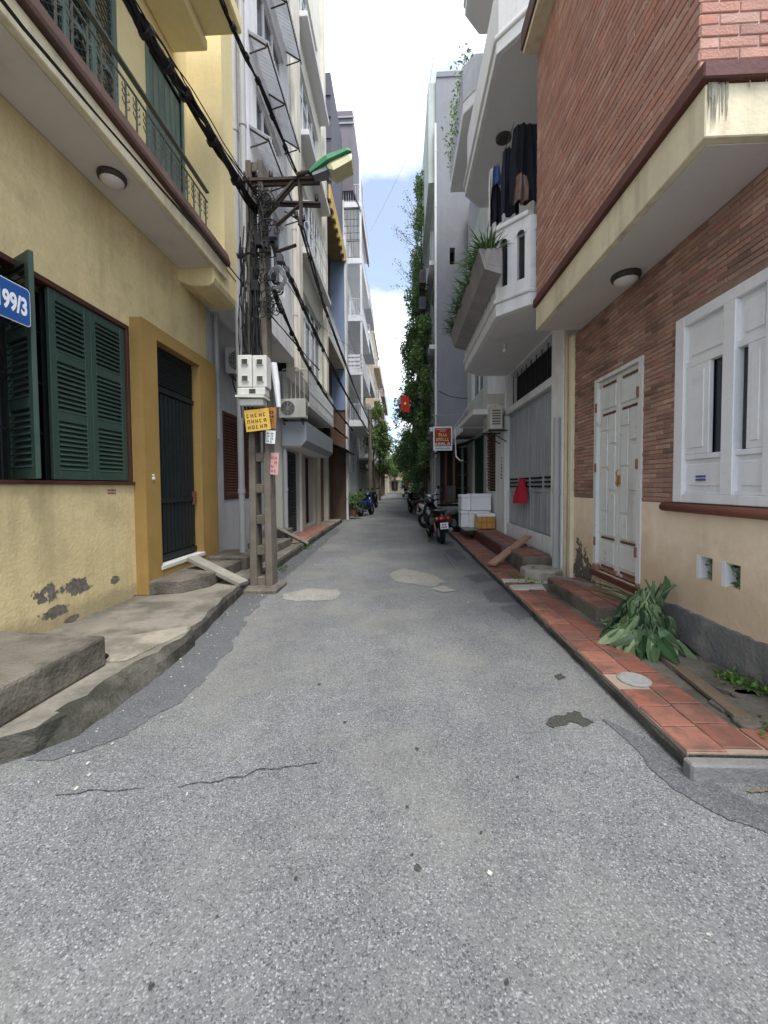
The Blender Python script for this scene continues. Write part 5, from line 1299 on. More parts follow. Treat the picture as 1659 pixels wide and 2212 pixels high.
garment('hanging_shirt', 'navy shirt hanging behind the black jacket', m_navy, ly+.25, q(1084,0,ly+.25).x, q(1125,0,ly+.25).x, q(0,505,ly+.25).z, q(0,365,ly+.25).z, seed=2)
garment('hanging_shirt', 'pale shirt at the street end of the clothes line', m_whitecloth, ly+.5, q(1056,0,ly+.5).x, q(1080,0,ly+.5).x, q(0,505,ly+.5).z, q(0,405,ly+.5).z, seed=3)
garment('hanging_towel', 'blue patterned cloth above the white balcony parapet', m_lbluecloth, ly+.4, q(1064,0,ly+.4).x, q(1084,0,ly+.4).x, q(0,440,ly+.4).z, q(0,400,ly+.4).z, seed=4)
garment('hanging_trousers', 'dark trousers hanging low over the balcony rail', m_blackcloth, ly+.45, q(1060,0,ly+.45).x, q(1084,0,ly+.45).x, q(0,520,ly+.45).z, q(0,440,ly+.45).z, seed=5)
garment('hanging_skirt', 'tan cloth hung in front of the black jacket', m_tancloth, ly-.12, q(1112,0,ly-.12).x, q(1142,0,ly-.12).x, q(0,478,ly-.12).z, q(0,420,ly-.12).z, seed=6)
tag(MB().tube([(1.95, ly+.1, 6.9), (X2, ly+.1, 6.9)], .012, 8).bar((2.2, ly+.1, 6.9), (2.2, ly+.1, 7.39), .012).build('clothes_rail', m_steel), 'steel clothes rail under the upper balcony', 'clothes rail')
tag(MB().tube([(1.75, ly+.02, 6.88), (1.62, ly+.02, 6.5)], .006, 6).build('clothes_hanger', m_steel), 'wire hanger reaching down to the black jacket', 'hanger')
# gate step, planks, well ring, boxes
pf2 = tag(MB().box(1.82, X2-.06, 5.95, 6.95, .07, .33).build('gate_step', m_conc2, bevel=.015), 'raised tiled step at the near end of the grey gate', 'step')
for i in range(5):
    for j in range(2): put(random.choice(tmes), 'tile', pf2, (1.93+j*(TS+.004), 6.06+i*(TS+.004), .328), rot=(0,0,U(-.02,.02)))
pf3 = tag(MB().box(1.84, X2-.06, 7.2, 9.9, .07, .33).build('gate_step', m_conc2, bevel=.015), 'long tiled step under the stacked boxes', 'step')
for i in range(13):
    for j in range(2): put(random.choice(tmes), 'tile', pf3, (1.95+j*(TS+.004), 7.32+i*(TS+.004), .328), rot=(0,0,U(-.02,.02)))
MB().box(1.815, 1.838, 7.2, 9.9, .09, .3).build('step_riser', m_redledge, pf3)
a0, a1 = Vector((X2-.12, 7.0, .5)), Vector((1.44, 6.3, .14)); d = (a1-a0).normalized(); s_ = d.cross(Z1).normalized()
tag(MB().obox((a0+a1)/2, d, s_, s_.cross(d), (a1-a0).length/2, .07, .022).build('ramp_plank', M('ramp_tile_board', C(170,124,96), .9, .15, 6, .3, 40), bevel=.006), 'terracotta ramp plank sloping from the grey gate to the tiles', 'ramp')
wc = P(1168, 1238, z=.15); ring = MB(); n = 8
R_o = [(wc.x+math.cos(2*math.pi*(k+.5)/n)*.27*U(.93,1.05), wc.y+math.sin(2*math.pi*(k+.5)/n)*.27*U(.93,1.05)) for k in range(n)]
R_i = [(wc.x+(x-wc.x)*.52, wc.y+(y-wc.y)*.42) for x, y in R_o]
for k in range(n):
    a, b = R_o[k], R_o[(k+1)%n]; c_, d_ = R_i[k], R_i[(k+1)%n]; z1 = .225
    ring.poly([(*a,.06),(*b,.06),(*b,z1-.02),(*a,z1-.02)]); lerp = lambda p, q, t: (p[0]+(q[0]-p[0])*t, p[1]+(q[1]-p[1])*t)
    a2, b2 = lerp(a, c_, .12), lerp(b, d_, .12); ring.poly([(*a,z1-.02),(*b,z1-.02),(*b2,z1),(*a2,z1)]); ring.poly([(*a2,z1),(*b2,z1),(*d_,z1),(*c_,z1)]); ring.poly([(*c_,z1),(*d_,z1),(*d_,.06),(*c_,.06)])
ring.poly([(*p, .15) for p in R_i])
tag(ring.build('planter_ring', M('cast_concrete', C(158,152,138), .95, .15, 6, .5, 40, dirt=.5, dirtcol=C(110,104,84), dthr=.5, dscale=5)), 'octagonal cast concrete tree ring beside the grey gate', 'planter ring')
wm = MB()
for _ in range(160): leafmesh(wm, Vector((wc.x+U(-.45,.0), wc.y+U(-.45,.1), .1)), Vector((U(-1,1),U(-1,1),U(.4,1))), Z1, U(.02,.06), U(.008,.02))
tag(stuff(wm.build('weeds', m_weed)), 'small weeds around the octagonal concrete ring', 'weeds')
def foam_box(name, label, x, y, z, sx, sy, sz, rz, mat, tape=False):
    t = thing(name, label, 'box', (x, y, z), rotz=rz, local=True)
    MB().box(-sx/2, sx/2, -sy/2, sy/2, 0, sz*.8).build('box_body', mat, t, bevel=.012, seg=2); MB().box(-sx/2-.008, sx/2+.008, -sy/2-.008, sy/2+.008, sz*.8+.003, sz).build('lid', mat if not tape else m_styro, t, bevel=.01, seg=2)
    if tape:
        for k in range(3): MB().box(-sx/2+sx*(.18+.3*k), -sx/2+sx*(.26+.3*k), -sy/2-.012, -sy/2-.002, 0, sz*.8).build('tape_strip', M('orange_tape', C(196,128,36), .3, .1, 5), t)
        MB().box(-sx/2-.002, sx/2+.002, -sy/2-.014, -sy/2-.003, sz*.38, sz*.5).build('tape_band', MATS['orange_tape'], t)
    return t
bx_ = P(1037, 1140, z=.34); by = bx_.y
foam_box('styrofoam_box', 'upper white styrofoam box of the stack by the lattice window', 2.02, by+.3, .34+.43, .50, .5, .42, .05, m_styro)
foam_box('styrofoam_box', 'lower white styrofoam box beneath another behind the amber box', 2.0, by+.32, .34, .52, .5, .42, -.03, m_styro)
foam_box('styrofoam_box', 'narrow white foam box standing at the street end of the stack', 1.66, by+.4, .34+.43, .22, .45, .4, .04, m_styro)
foam_box('styrofoam_box', 'low narrow foam box under the box at the street end', 1.67, by+.42, .34, .24, .45, .42, 0, m_styro)
foam_box('taped_box', 'amber taped box with pale lid in front of the foam boxes', 2.05, by-.25, .36, .42, .34, .36, .06, m_tape, True)
tag(MB().obox((1.95, by+.1, .333), X1, Y1, Z1, .42, .55, .006).build('pallet_sheet', M('grey_sheet', C(150,146,136), .8, .2, 5)), 'thin grey sheet under the white foam boxes', 'sheet')
garment('red_cloth', 'crimson cloth hung on the grey gate', m_redcloth, GX-.05, 0, .3, 0, .4) if False else None
rc = P(1132, 1066, x=GX-.04); mb = MB(); n = 10; m_ = 14
for side in (-1, 1):
    G_ = []
    for i in range(n+1):
        row = []
        for j in range(m_+1):
            u = i/n; v = j/m_; wd_ = .1+.22*math.sin(min(1, v*1.15)*math.pi*.62)+.02*noise.noise(Vector((v*5,1,0)))
            row.append((GX-.09+.05*math.sin(u*9+v*2)-.05*v+side*.004, rc.y+(u-.5)*2*wd_*.9-.05*v, 1.52-.45*v-.05*abs(u-.4)*v))
        G_.append(row)
    for i in range(n):
        for j in range(m_):
            f = [G_[i][j], G_[i+1][j], G_[i+1][j+1], G_[i][j+1]]; mb.poly(f if side > 0 else f[::-1])
tag(mb.build('red_cloth', m_redcloth, smooth=True), 'crimson cloth hung on the slots of the grey gate', 'cloth')
acp = P(1066, 905, x=2.1); ac_unit('air_conditioner', 'cream air conditioner unit above the brown lattice window of the gate house', (2.08, acp.y, 2.62), yaw=-math.pi/2, s=.95)
# ================================================================ RIGHT 3: house with green door
r3 = thing('green_door_house', 'narrow pale house with a tall green door beside the lattice window', 'house', (2.4, 12.5, .1))
g0 = P(1045,980,x=2.38).y; g1 = P(1021,980,x=2.38).y
MB().wall((2.38, R2B+.01, 0), Y1, 14.2-R2B-.02, 0, 9.5, .25, -X1, [(max(.1,g0-R2B), min(3.0,g1-R2B), .3, 2.9), (.6,2.4,4.2,5.6), (.6,2.4,7,8.4)]).build('front_wall', m_paleg, r3)
MB().box(2.45, 2.5, R2B, 14.1, .3, 2.95).build('green_door', M('deep_green_door', C(24,74,58), .5, .12, 2, .05), r3)
MB().box(2.66, 5, R2B, 14.15, 0, 9.4).build('inner_core', m_dark, r3)
for c0 in (4.2, 7): window(r3, (2.41, R2B+.61, 0), Y1, -X1, 1.8, c0, c0+1.4, m_whitepaint, m_glass, nm=2)
o3 = [(2.4,10.2),(1.9,10.2),(1.66,10.5),(1.66,13.2),(2.4,13.2)]
MB().prism(o3, 10.9, 11.2).build('balcony_slab', m_soffit_w, r3, bevel=.02); MB().prism(o3, 11.21, 12.1).build('balcony_parapet', m_grayplaster, r3, bevel=.02)
o3b = [(2.6,10.3),(2.1,10.3),(2.1,14.1),(2.6,14.1)]; MB().prism([(2.4,R2B),(2.4,14.1),(5,14.1),(5,R2B)], 9.5, 11.0).build('top_storey', m_grayplaster, r3)
MB().prism([(1.75,11.1),(2.38,11.1),(2.38,13.8),(1.75,13.8)], 3.0, 3.12).build('door_canopy', m_soffit_w, r3)
MB().prism([(1.72,11.1),(1.75,11.1),(1.75,13.8),(1.72,13.8)], 2.9, 3.2).build('canopy_edge', m_whitepaint, r3)
bt = MB()
for _ in range(420): leafmesh(bt, Vector((1.75+random.gauss(0,.14), U(10.3,13.1), 12.1+abs(random.gauss(0,.25)))), rv(), rv(), U(.08,.16), U(.03,.06))
for _ in range(120): leafmesh(bt, Vector((1.62+random.gauss(0,.05), U(10.8,13.1), 12.0-abs(random.gauss(0,.4)))), rv(), rv(), U(.08,.14), U(.03,.06))
tag(stuff(bt.build('balcony_plants', m_leafl)), 'trailing plants along the top of a grey upper balcony', 'plants')
# ================================================================ RIGHT 4: bare grey side wall
YG = 14.25; XG = P(943, 700, y=YG).x
r4 = thing('grey_tower_house', 'tall house with a bare grey cement side wall and a slit window', 'house', (XG, 17, 0))
slw = P(977, 553, y=YG)
MB().wall((XG, YG, 0), X1, 6, 0, 15.6, .3, -Y1, [(slw.x-XG-.09, slw.x-XG+.09, slw.z-.29, slw.z+.29)]).build('side_wall', m_greywall, r4)
MB().box(XG+.35, XG+6, YG+.4, 20, 0, 15.2).build('core', m_dark, r4)
MB().box(XG+.02, XG+1.6, YG-.03, YG+.3, 15.58, 15.75).build('parapet_cap', m_greywall, r4)
hs = []
for s_ in range(4): hs += [(.5,2.1,3.9+s_*3,5.9+s_*3), (2.9,4.8,3.9+s_*3,5.9+s_*3)]
hs += [(.6,2.4,.2,2.6),(3,5,.2,2.6)]
MB().wall((XG-.002, YG+.302, 0), Y1, 5.6, 0, 15.5, .28, -X1, hs).build('front_wall', m_paleg, r4)
for a, b, c0, d0 in hs: window(r4, (XG+.02, YG+.302+a, 0), Y1, -X1, b-a, c0, d0, m_whitepaint, m_glass, nm=2, fw=.06)
MB().box(XG-.26, XG-.003, YG+.1, 20, 12.1, 15.5).build('projecting_storey', m_paleg, r4)
for z in (3.4, 6.4, 9.4): MB().box(XG-.22, XG-.003, YG+.35, 19.9, z, z+.15).build('balcony_slab', m_white, r4)
downpipe(r4, XG-.03, YG-.03, 2.4, 14, .04, m_whitepaint)
for k, (z, yy) in enumerate(((9.1, 15.6),(8.2, 15.8),(5.0,16.2))): ac_unit('air_conditioner', ['dark air conditioner box high on the front of the grey tower house','second dark air conditioner just below the highest one','pale air conditioner low on the front of the grey tower house'][k], (XG-.42, yy, z), yaw=-math.pi/2, s=.9, mat=m_dkclad if k < 2 else m_ac)
lt_ = thing('lean_to_shop', 'dark lean-to shopfront with red posts against the foot of the grey tower house', 'shop', (1.9, 13.2, .09))
MB().box(1.42, 2.36, 14.12, 14.2, .09, 2.75).build('back_board', M('dark_shop_back', C(52,46,44), .9, .25, 3, .1), lt_)
for x_, m__ in ((1.46, m_redledge), (1.72, m_brownwall), (2.0, m_greenold)): MB().box(x_, x_+.07, 13.0, 13.07, .09, 2.62).build('post', m__, lt_)
MB().prismy([(1.22,2.52),(2.37,2.85),(2.37,2.89),(1.22,2.56)], 12.7, 14.2).build('sheet_roof', MATS['black_sheet'], lt_)
MB().box(1.5, 1.98, 13.6, 14.0, .09, .95).build('counter', m_brownwall, lt_, bevel=.02); MB().box(1.55, 1.9, 13.62, 13.9, .96, 1.4).build('display_case', m_glassl, lt_)
for z_ in (1.3, 1.75, 2.2): MB().box(2.0, 2.34, 13.7, 14.1, z_, z_+.03).build('shelf', m_brownwall, lt_)
far_house('terrace_house', 'vine covered house right behind the grey tower house', 1.35, -1, 20.1, 28, 13.2, m_paleg, 4, bal=.35, rail_m=m_rail)
far_house('terrace_house', 'tan shaded house beyond the climbing vines', 1.7, -1, 28.2, 38, 11, m_tanhouse, 4, bal=.5)
far_house('terrace_house', 'grey house behind the large leafy tree on the right', 1.8, -1, 38.2, 54, 10, m_grayplaster, 3, bal=.5)
far_house('terrace_house', 'cream house at the far right end of the lane', 1.9, -1, 54.2, 92, 8, m_creamhouse, 3)
eh = thing('end_house', 'tan shophouse closing the far end of the lane', 'house', (0, 96, 0)); hl = []
for k in range(6):
    for z_ in (.2, 3.6, 6.4): hl.append((.6+k*2.6, 2.2+k*2.6, z_, z_+(2.4 if z_ < 1 else 1.6)))
MB().wall((-8, 96, 0), X1, 16, 0, 9, .25, -Y1, hl).build('front_wall', m_tanhouse, eh); MB().box(-8, 8, 96.3, 104, 0, 9).build('core', m_dark, eh)
for a_, b_, c_, d_ in hl: window(eh, (-8+a_, 96.03, 0), X1, -Y1, b_-a_, c_, d_, m_greenold, m_glass, nm=2, fw=.08)
for k in range(6): MB().box(-7.6+k*2.6, -5.4+k*2.6, 95.1, 96, 2.7, 2.85).build('shop_awning', [m_greenold, m_blue, m_redledge][k % 3], eh)

m_awn_cols = [MATS['black_sheet'], m_tan, m_galv, M('faded_blue_awning', C(92,112,140), .8, .15, 2), M('rust_red_sheet', C(130,82,68), .8, .2, 2)]
hs_ = [o for o in bpy.data.objects if o.name.startswith('terrace_house') and o.parent is None]
random.seed(33); acs = 0
for o in hs_:
    w_ = WB[o.name]; sg = 1 if w_.x < 0 else -1
    ys_ = [c.bound_box for c in o.children if c.name.startswith('front_wall')][0]
    y0_, y1_ = w_.y+min(v[1] for v in ys_), w_.y+max(v[1] for v in ys_)
    y_ = y0_+.4
    while y_ < y1_-2 and y_ < 60:
        L__ = U(1.6, 2.8)
        if random.random() < .75: awning(o, w_.x, w_.x+sg*U(.5,.9), y_, min(y_+L__, y1_-.1), 2.95+U(-.2,.3), 2.6+U(-.2,.2), random.choice(m_awn_cols), pitch=.15)
        if random.random() < .7 and acs < 12 and not (sg < 0 and y_ < 28):
            ac_unit('air_conditioner', 'small air conditioner unit on an upper house front far along the lane', (w_.x+sg*.3, y_+.8, random.choice((3.7,4.9,6.6,8.2))), yaw=-sg*-math.pi/2 if sg > 0 else -math.pi/2, s=.9, group='air conditioners on the far house fronts'); acs += 1
        y_ += L__+U(.3,1.2)
# ================================================================ UTILITY POLE
PX, PY = -1.88, 5.3
up = thing('utility_pole', 'weathered concrete utility pole with ladder slots at the left kerb', 'utility pole', (PX, PY, 0))
W0, W1, ZT = .31, .225, 5.65                     # widths at foot and top
def pw(z): return W0+(W1-W0)*z/ZT
mb = MB(); slots = []
z = .18
while z < 5.3: slots.append((z, z+.3)); z += .42
# two flanges, web pieces between the slots
for sgn in (-1, 1):
    i = len(mb.v); 
    for zz in (-.05, ZT):
        a = pw(zz)/2; th = .095*pw(zz)/W0; d = .12
        xs = (sgn*a, sgn*(a-th)); x0, x1 = min(xs), max(xs)
        mb.v += [(PX+x0, PY-d, zz), (PX+x1, PY-d, zz), (PX+x1, PY+d, zz), (PX+x0, PY+d, zz)]
    mb.f += [tuple(i+k for k in q) for q in ((0,3,2,1),(4,5,6,7),(0,1,5,4),(1,2,6,5),(2,3,7,6),(3,0,4,7))]
edges = [-.05]+[e for s in slots for e in s]+[ZT]
for a, b in zip(edges[::2], edges[1::2]):
    hw = pw((a+b)/2)/2-.07; mb.box(PX-hw, PX+hw, PY-.085, PY+.085, a, b)
stuff_pole = mb.build('shaft', m_pole, up, bevel=.008)
MB().box(PX-.3, PX+.25, PY-.28, PY+.25, -.03, .07).build('footing', m_conc2, up, bevel=.03)
# steel cross arms and braces
m_ang = m_steel
def arm(name, a, b, w=.05): return MB().bar(a, b, w, w*.5).bar(Vector(a)+Vector((0,w*.3,-w*.3)), Vector(b)+Vector((0,w*.3,-w*.3)), w*.5, w).build(name, m_ang, up)
pa = lambda u, v, dy=0: P(u, v, y=PY-.1+dy)
arm('cross_arm', pa(520,392), pa(690,386), .07); arm('cross_arm', pa(556,436,.2), pa(692,440,.2), .05)
arm('brace', pa(560,478), pa(640,385), .055); arm('brace', pa(580,500,.05), pa(650,440,.05), .035)
arm('cross_arm', pa(512,552), pa(585,545), .04); arm('cross_arm', pa(590,545,.1), pa(640,528,.1), .03); arm('brace', pa(646,385), pa(652,490), .05)
for u, v in ((530,386),(556,384),(585,384),(655,382),(672,380),(684,434),(640,470),(655,478),(648,488),(520,548)):
    c = pa(u, v); MB().lathe([(.018,0),(.03,.015),(.02,.03),(.03,.045),(.02,.06),(.026,.075),(.008,.09)], c, n=12).build('insulator', M('dark_insulator', C(58,52,54), .4, .1, 5), up, smooth=True)
def loop(c, r, n=22, wob=.3, tilt=None):
    ax = tilt or rv(); a = ax.orthogonal().normalized(); b = ax.cross(a).normalized(); s_ = U(0, 9)
    return [Vector(c)+(a*math.cos(2*math.pi*k/n)+b*math.sin(2*math.pi*k/n))*r*(1+wob*noise.noise(Vector((math.cos(k*.6), s_, k*.1))))-Z1*.0 for k in range(n+1)]
cl = MB()
for k in range(80):
    c = pa(random.gauss(574,14), U(400,680), U(-.12,.1)); cl.tube(loop(c, U(.03,.085), tilt=Vector((U(-.5,.5), 1, U(-.4,.4))).normalized()), U(.004,.008), 5, False)
for k in range(46):                                # loose drops running down the pole
    x0 = PX+U(-.2,.16); yy = PY-U(.13,.2); zt = U(3.2,5.4); zb = zt-U(.5,1.8); p = []
    for j in range(9): t = j/8; p.append((x0+.05*noise.noise(Vector((k, t*3, 0)))+.05*math.sin(t*3+k)*.5, yy-.02*math.sin(t*5+k), zt+(zb-zt)*t))
    cl.tube(p, U(.004,.011), 5, False)
tag(stuff(cl.build('tangled_cables', m_black)), 'tangle of black looped cables around the pole top', 'cables')
for k, (u, v, s_) in enumerate(((560,520,.12),(590,505,.1),(585,600,.09),(605,560,.08),(552,620,.1),(620,585,.06))):
    c = pa(u, v, -.05); MB().box(c.x-s_/2, c.x+s_/2, c.y-.05, c.y+.04, c.z-s_*.7, c.z+s_*.7).build('splice_box', m_dkclad if k % 2 else m_black, up, bevel=.01)
pcoil = MB()
for k in range(4): pcoil.tube(loop(pa(598,600,-.12), .1+.012*k, tilt=Vector((.3,1,.2)).normalized(), wob=.1), .007, 6, False)
tag(stuff(pcoil.build('grey_cable_coil', m_galv)), 'coil of pale grey cable hung on the pole', 'cable coil')
# meter boxes
mt = thing('meter_box_cluster', 'cluster of grimy white electricity meter boxes strapped to the pole', 'meter box', (PX, PY-.25, 2.45))
mx0, mx1 = P(514,800,y=5.0).x, P(577,800,y=5.0).x; mz1, mz0 = P(540,767,y=5.0).z, P(540,837,y=5.0).z
mid = (mx0+mx1)/2
for k, (a, b, zt, zb) in enumerate(((mx0, mid-.004, mz1, mz0), (mid+.004, mx1, mz1-.008, mz0-.006))):
    bx = MB().box(a, b, 4.98, 5.16, zb, zt).build('meter_box', m_plast, mt, bevel=.012, seg=2)
    for zc in (zt-.09, zt-.30):
        c = (a+b)/2+.01; MB().box(c-.045, c+.045, 4.965, 4.979, zc-.04, zc+.04).build('meter_window_rim', m_plast, bx, bevel=.004)
        MB().box(c-.034, c+.034, 4.958, 4.964, zc-.03, zc+.03).build('meter_window', M('grimy_meter_glass', C(70,70,58), .25, .2, 9, 0, spec=.5), bx)
lb = MB().box(mx0+.0, mx1-.02, 4.96, 5.14, mz0-.105, mz0-.012).build('lower_box', m_plast, mt, bevel=.012, seg=2); MB().box(mid-.03, mid+.05, 4.95, 4.959, mz0-.085, mz0-.03).build('lower_window', MATS['grimy_meter_glass'], lb)
MB().prismy([(mx0-.012,mz0-.135),(mx1-.02,mz0-.145),(mx1-.02,mz0-.118),(mx0-.012,mz0-.108)], 4.92, 5.15).build('box_ledge', m_plast, mt)
MB().box(mx0+.02, mx1-.05, 4.97, 5.13, mz0-.235, mz0-.147).build('bottom_box', m_plast, mt, bevel=.015, seg=2)
MB().box(mx0+.05, mx1-.08, 5.14, 5.2, mz0-.22, mz1-.05).build('mounting_plate', m_steel, mt)
for k, x in enumerate((mx0+.06, mx0+.1, mx0+.16)): MB().tube([(x, 5.05, mz0-.235), (x+.02, 5.06, mz0-.36), (x+.05+.03*k, 5.1, mz0-.55)], .012, 8).build('lead_in_cable', m_black, mt)
# notices on the pole
def notice(name, label, u0, v0, u1, v1, yy, mat, tilt, ink, rows, cols, bend=0):
    a, b = P(u0, v0, y=yy), P(u1, v1, y=yy); w_, h_ = b.x-a.x, a.z-b.z
    t = thing(name, label, 'notice', ((a.x+b.x)/2, yy, (a.z+b.z)/2), local=True); t.rotation_euler = (0, RAD(tilt), 0)
    MB().box(-w_/2, w_/2, 0, .003, -h_/2, h_/2).build('board', mat, t)
    if ink:
        mk = MB(); random.seed(int(u0))
        for r in range(rows):
            for c in range(cols):
                x = -w_/2*.84+c*(w_*.84)/cols; z = h_/2*.8-(r+1)*h_*.8/rows; gw = w_*.84/cols*.66; gh = h_*.8/rows*.62; bw = gw*.28
                ch = random.random()
                if ch < .1: continue
                mk.box(x, x+bw, -.002, -.0005, z, z+gh)
                if ch < .6: mk.box(x+gw-bw, x+gw, -.002, -.0005, z, z+gh)
                if ch > .3: mk.box(x+bw, x+gw-bw, -.002, -.0005, z+gh*.8, z+gh)
                if ch > .5: mk.box(x+bw, x+gw-bw, -.002, -.0005, z, z+gh*.22)
                if ch < .45: mk.box(x+bw, x+gw-bw, -.002, -.0005, z+gh*.4, z+gh*.58)
        stuff(mk.build('lettering', ink, t))
    return t
m_rbrown = M('brown_ink', C(96,58,24), .7, .1, 9)
notice('pole_notice', 'tilted yellow notice board under the meter boxes on the pole', 529, 884, 583, 930, 4.99, m_signyel, -6, m_rbrown, 3, 5)
notice('pole_notice', 'small amber notice behind the yellow board on the pole', 580, 880, 597, 925, 5.16, M('amber_notice', C(170,110,40), .6, .3, 14), 2, m_ink, 4, 1)
notice('pole_notice', 'little white leaflet with green edge on the pole', 574, 930, 595, 958, 5.14, m_signwhite, 4, M('teal_ink', C(60,110,120), .7), 4, 2)
notice('pole_notice', 'pink leaflet pasted low on the pole beside the grey pipe', 584, 978, 602, 1025, 5.2, M('pink_paper', C(206,150,150), .8, .15, 9), 3, M('red_ink', C(170,50,60), .7), 4, 2)
tag(MB().tube([P(590,785,y=5.25), P(597,830,y=5.25), P(602,880,y=5.25)], [.05,.045,.03], 10).build('plastic_wrap', m_whitepaint), 'twisted white plastic wrap on the cables beside the meter boxes', 'plastic wrap')
# street lamp
a = pa(640, 378, -.05); b = pa(690, 370, -.05); tipp = pa(760, 338, -.05)
sl = thing('street_lamp', 'green topped street lamp head with yellowed cover on the pole arm', 'street lamp', a)
MB().tube([a, a.lerp(b, .5)+Z1*.02, b], .028, 10).build('lamp_arm', m_steel, sl)
d = (tipp-b).normalized(); s_ = Vector((0,1,0)); u_ = s_.cross(d)*-1
if u_.z < 0: u_ = -u_
def loftbox(mb, secs):
    rings = []
    for (c, hw, lo, hi) in secs:
        i = len(mb.v); ring = [(-1,lo),( -.92,hi*.6+lo*.4),(-.6,hi),(.6,hi),(.92,hi*.6+lo*.4),(1,lo)]
        for x, h in ring: mb.v.append(tuple(c+s_*x*hw+u_*h))
        rings.append(i)
    n = 6
    for p, q in zip(rings, rings[1:]):
        for k in range(n): mb.f.append((p+k, p+(k+1)%n, q+(k+1)%n, q+k))
    mb.f.append(tuple(rings[0]+k for k in range(n))); mb.f.append(tuple(rings[-1]+k for k in range(n-1,-1,-1)))
L_ = (tipp-b).length; mb = MB(); loftbox(mb, [(b-d*.12, .05, 0, .05), (b, .08, 0, .085), (b+d*L_*.3, .12, 0, .1), (b+d*L_*.9, .12, 0, .075), (b+d*L_, .09, 0, .05)])
mb.build('lamp_housing', m_lampgreen, sl)
mb = MB(); loftbox(mb, [(b+d*.1, .08, -.07, -.002), (b+d*L_*.35, .115, -.15, -.002), (b+d*L_*.9, .115, -.13, -.002), (b+d*L_*.98, .09, -.06, -.002)]); mb.build('lamp_cover', m_lampglass, sl)
mb = MB(); loftbox(mb, [(b-d*.1, .06, -.06, -.002), (b+d*.09, .085, -.09, -.002)]); mb.build('lamp_gear', m_galv, sl)
# ================================================================ OVERHEAD CABLES
def cat_pts(pts, sag, n=26):
    out_ = []
    for a, b in zip(pts, pts[1:]):
        a, b = Vector(a), Vector(b)
        for j in range(n): t = j/n; p = a.lerp(b, t); p.z -= sag*4*t*(1-t); out_.append(p)
    out_.append(Vector(pts[-1])); return out_
def bundle(label, pts, sag, k, spread, r, wraps=True, seed=0, mat=None):
    mb = MB(); base = cat_pts(pts, sag); random.seed(seed+100)
    for i in range(k):
        ph = U(0, 6.28); rr = spread*math.sqrt(U(.1,1)); tw = U(-.25,.25)
        path = []
        for j, p in enumerate(base):
            a = ph+tw*j+.8*noise.noise(Vector((j*.2, i*3.1, seed))); q = rr*(1+.5*noise.noise(Vector((j*.13, i, seed+4))))
            path.append(p+Vector((math.cos(a)*q, 0, math.sin(a)*q)))
        mb.tube(path, r*U(.7,1.3), 6, False)
    if wraps:
        for j in range(6, len(base)-3, 9): mb.tube([base[j]-(base[j+1]-base[j]).normalized()*.02, base[j]+(base[j+1]-base[j]).normalized()*.02], spread*1.5, 8)
    if k <= 2: return tag(mb.build('cable', mat or m_black), label, 'cable')
    t = thing('cable_bundle', label, 'cables', pts[0]); stuff(mb.build('strands', mat or m_black, t)); return t
pt = lambda u, v, X: P(u, v, x=X)
E1 = pa(552, 455)
bundle('thick black cable bundle passing before the yellow balcony to the pole', [(-2.5,-5,6.1), P(275,0,x=-2.2), P(405,210,x=-2.08), E1], .02, 12, .045, .012, seed=1)
bundle('thin black cables strung beside the thick bundle over the balcony', [(-2.3,-5,6.2), P(290,0,x=-2.15), P(412,195,x=-2.04), pa(560,430)], .03, 3, .03, .006, False, seed=2)
bundle('slim black cable bundle rising from the cross arm past the white house', [(-1.5,-4,6.6), P(478,0,x=-1.55), P(560,180,x=-1.45), pa(640,372)], .02, 5, .02, .01, seed=3)
far1 = Vector((-2.15, 28, 5.9))
bundle('long black cable bundle running from the cross arm down the lane', [pa(648,478), P(710,690,x=-1.75), P(775,860,x=-2.1), far1], .03, 6, .028, .012, seed=4)
bundle('black cable bundle running from the pole along the white houses', [pa(588,520), P(632,610,x=-1.9), P(700,760,x=-2.02), P(770,890,x=-2.08), (-2.1,26,5.0)], .03, 8, .035, .011, seed=5)
bundle('sagging black cables low beside the caged balcony', [pa(590,625), P(650,760,x=-1.95), P(705,855,x=-2.0), P(762,930,x=-2.05)], .04, 6, .03, .009, seed=6)
bundle('single black cable crossing below the yellow balcony', [(-2.48,-2,4.75), P(50,60,x=-2.49), P(497,580,x=-2.47), P(600,700,x=-2.0), P(690,800,x=-2.05)], .0, 2, .012, .007, False, seed=7)
bundle('thin wire arching from the pole towards the far balconies', [pa(592,570), P(690,700,x=-1.7), P(745,740,x=-1.9), P(800,790,x=-2.1)], .05, 1, .003, .006, False, seed=8)
bundle('fine wire crossing the sky between the rooftops', [P(958,-20,y=12), P(925,200,y=16), P(880,340,y=22), P(800,500,y=30)], .05, 1, .002, .008, False, seed=9)
bundle('thin wires looping over the grey ground wall of the white house', [P(505,800,x=-3.02), P(530,840,x=-2.9), pa(545,860)], .12, 3, .03, .004, False, seed=10)
bundle('dark wire strung from the vines to the grey tower house', [P(880,800,y=24), P(950,845,y=14.1), P(1010,860,x=1.7)], .08, 2, .01, .01, False, seed=11)
bundle('white looping cable under the balcony beside the red sign', [P(1015,870,x=1.6), P(982,920,x=1.45), P(985,985,x=1.5), P(1000,995,x=1.55)], .05, 2, .01, .012, False, seed=12, mat=m_whitepaint)
fp = thing('far_utility_pole', 'distant concrete pole half hidden by the left tree', 'utility pole', (-2.15, 28, 0))
MB().tube([(-2.15,28,0),(-2.15,28,6.8)], [.16,.11], 8).build('shaft', m_pole, fp); MB().bar((-2.6,28,6.2), (-1.5,28,6.2), .1).build('cross_arm', m_steel, fp)
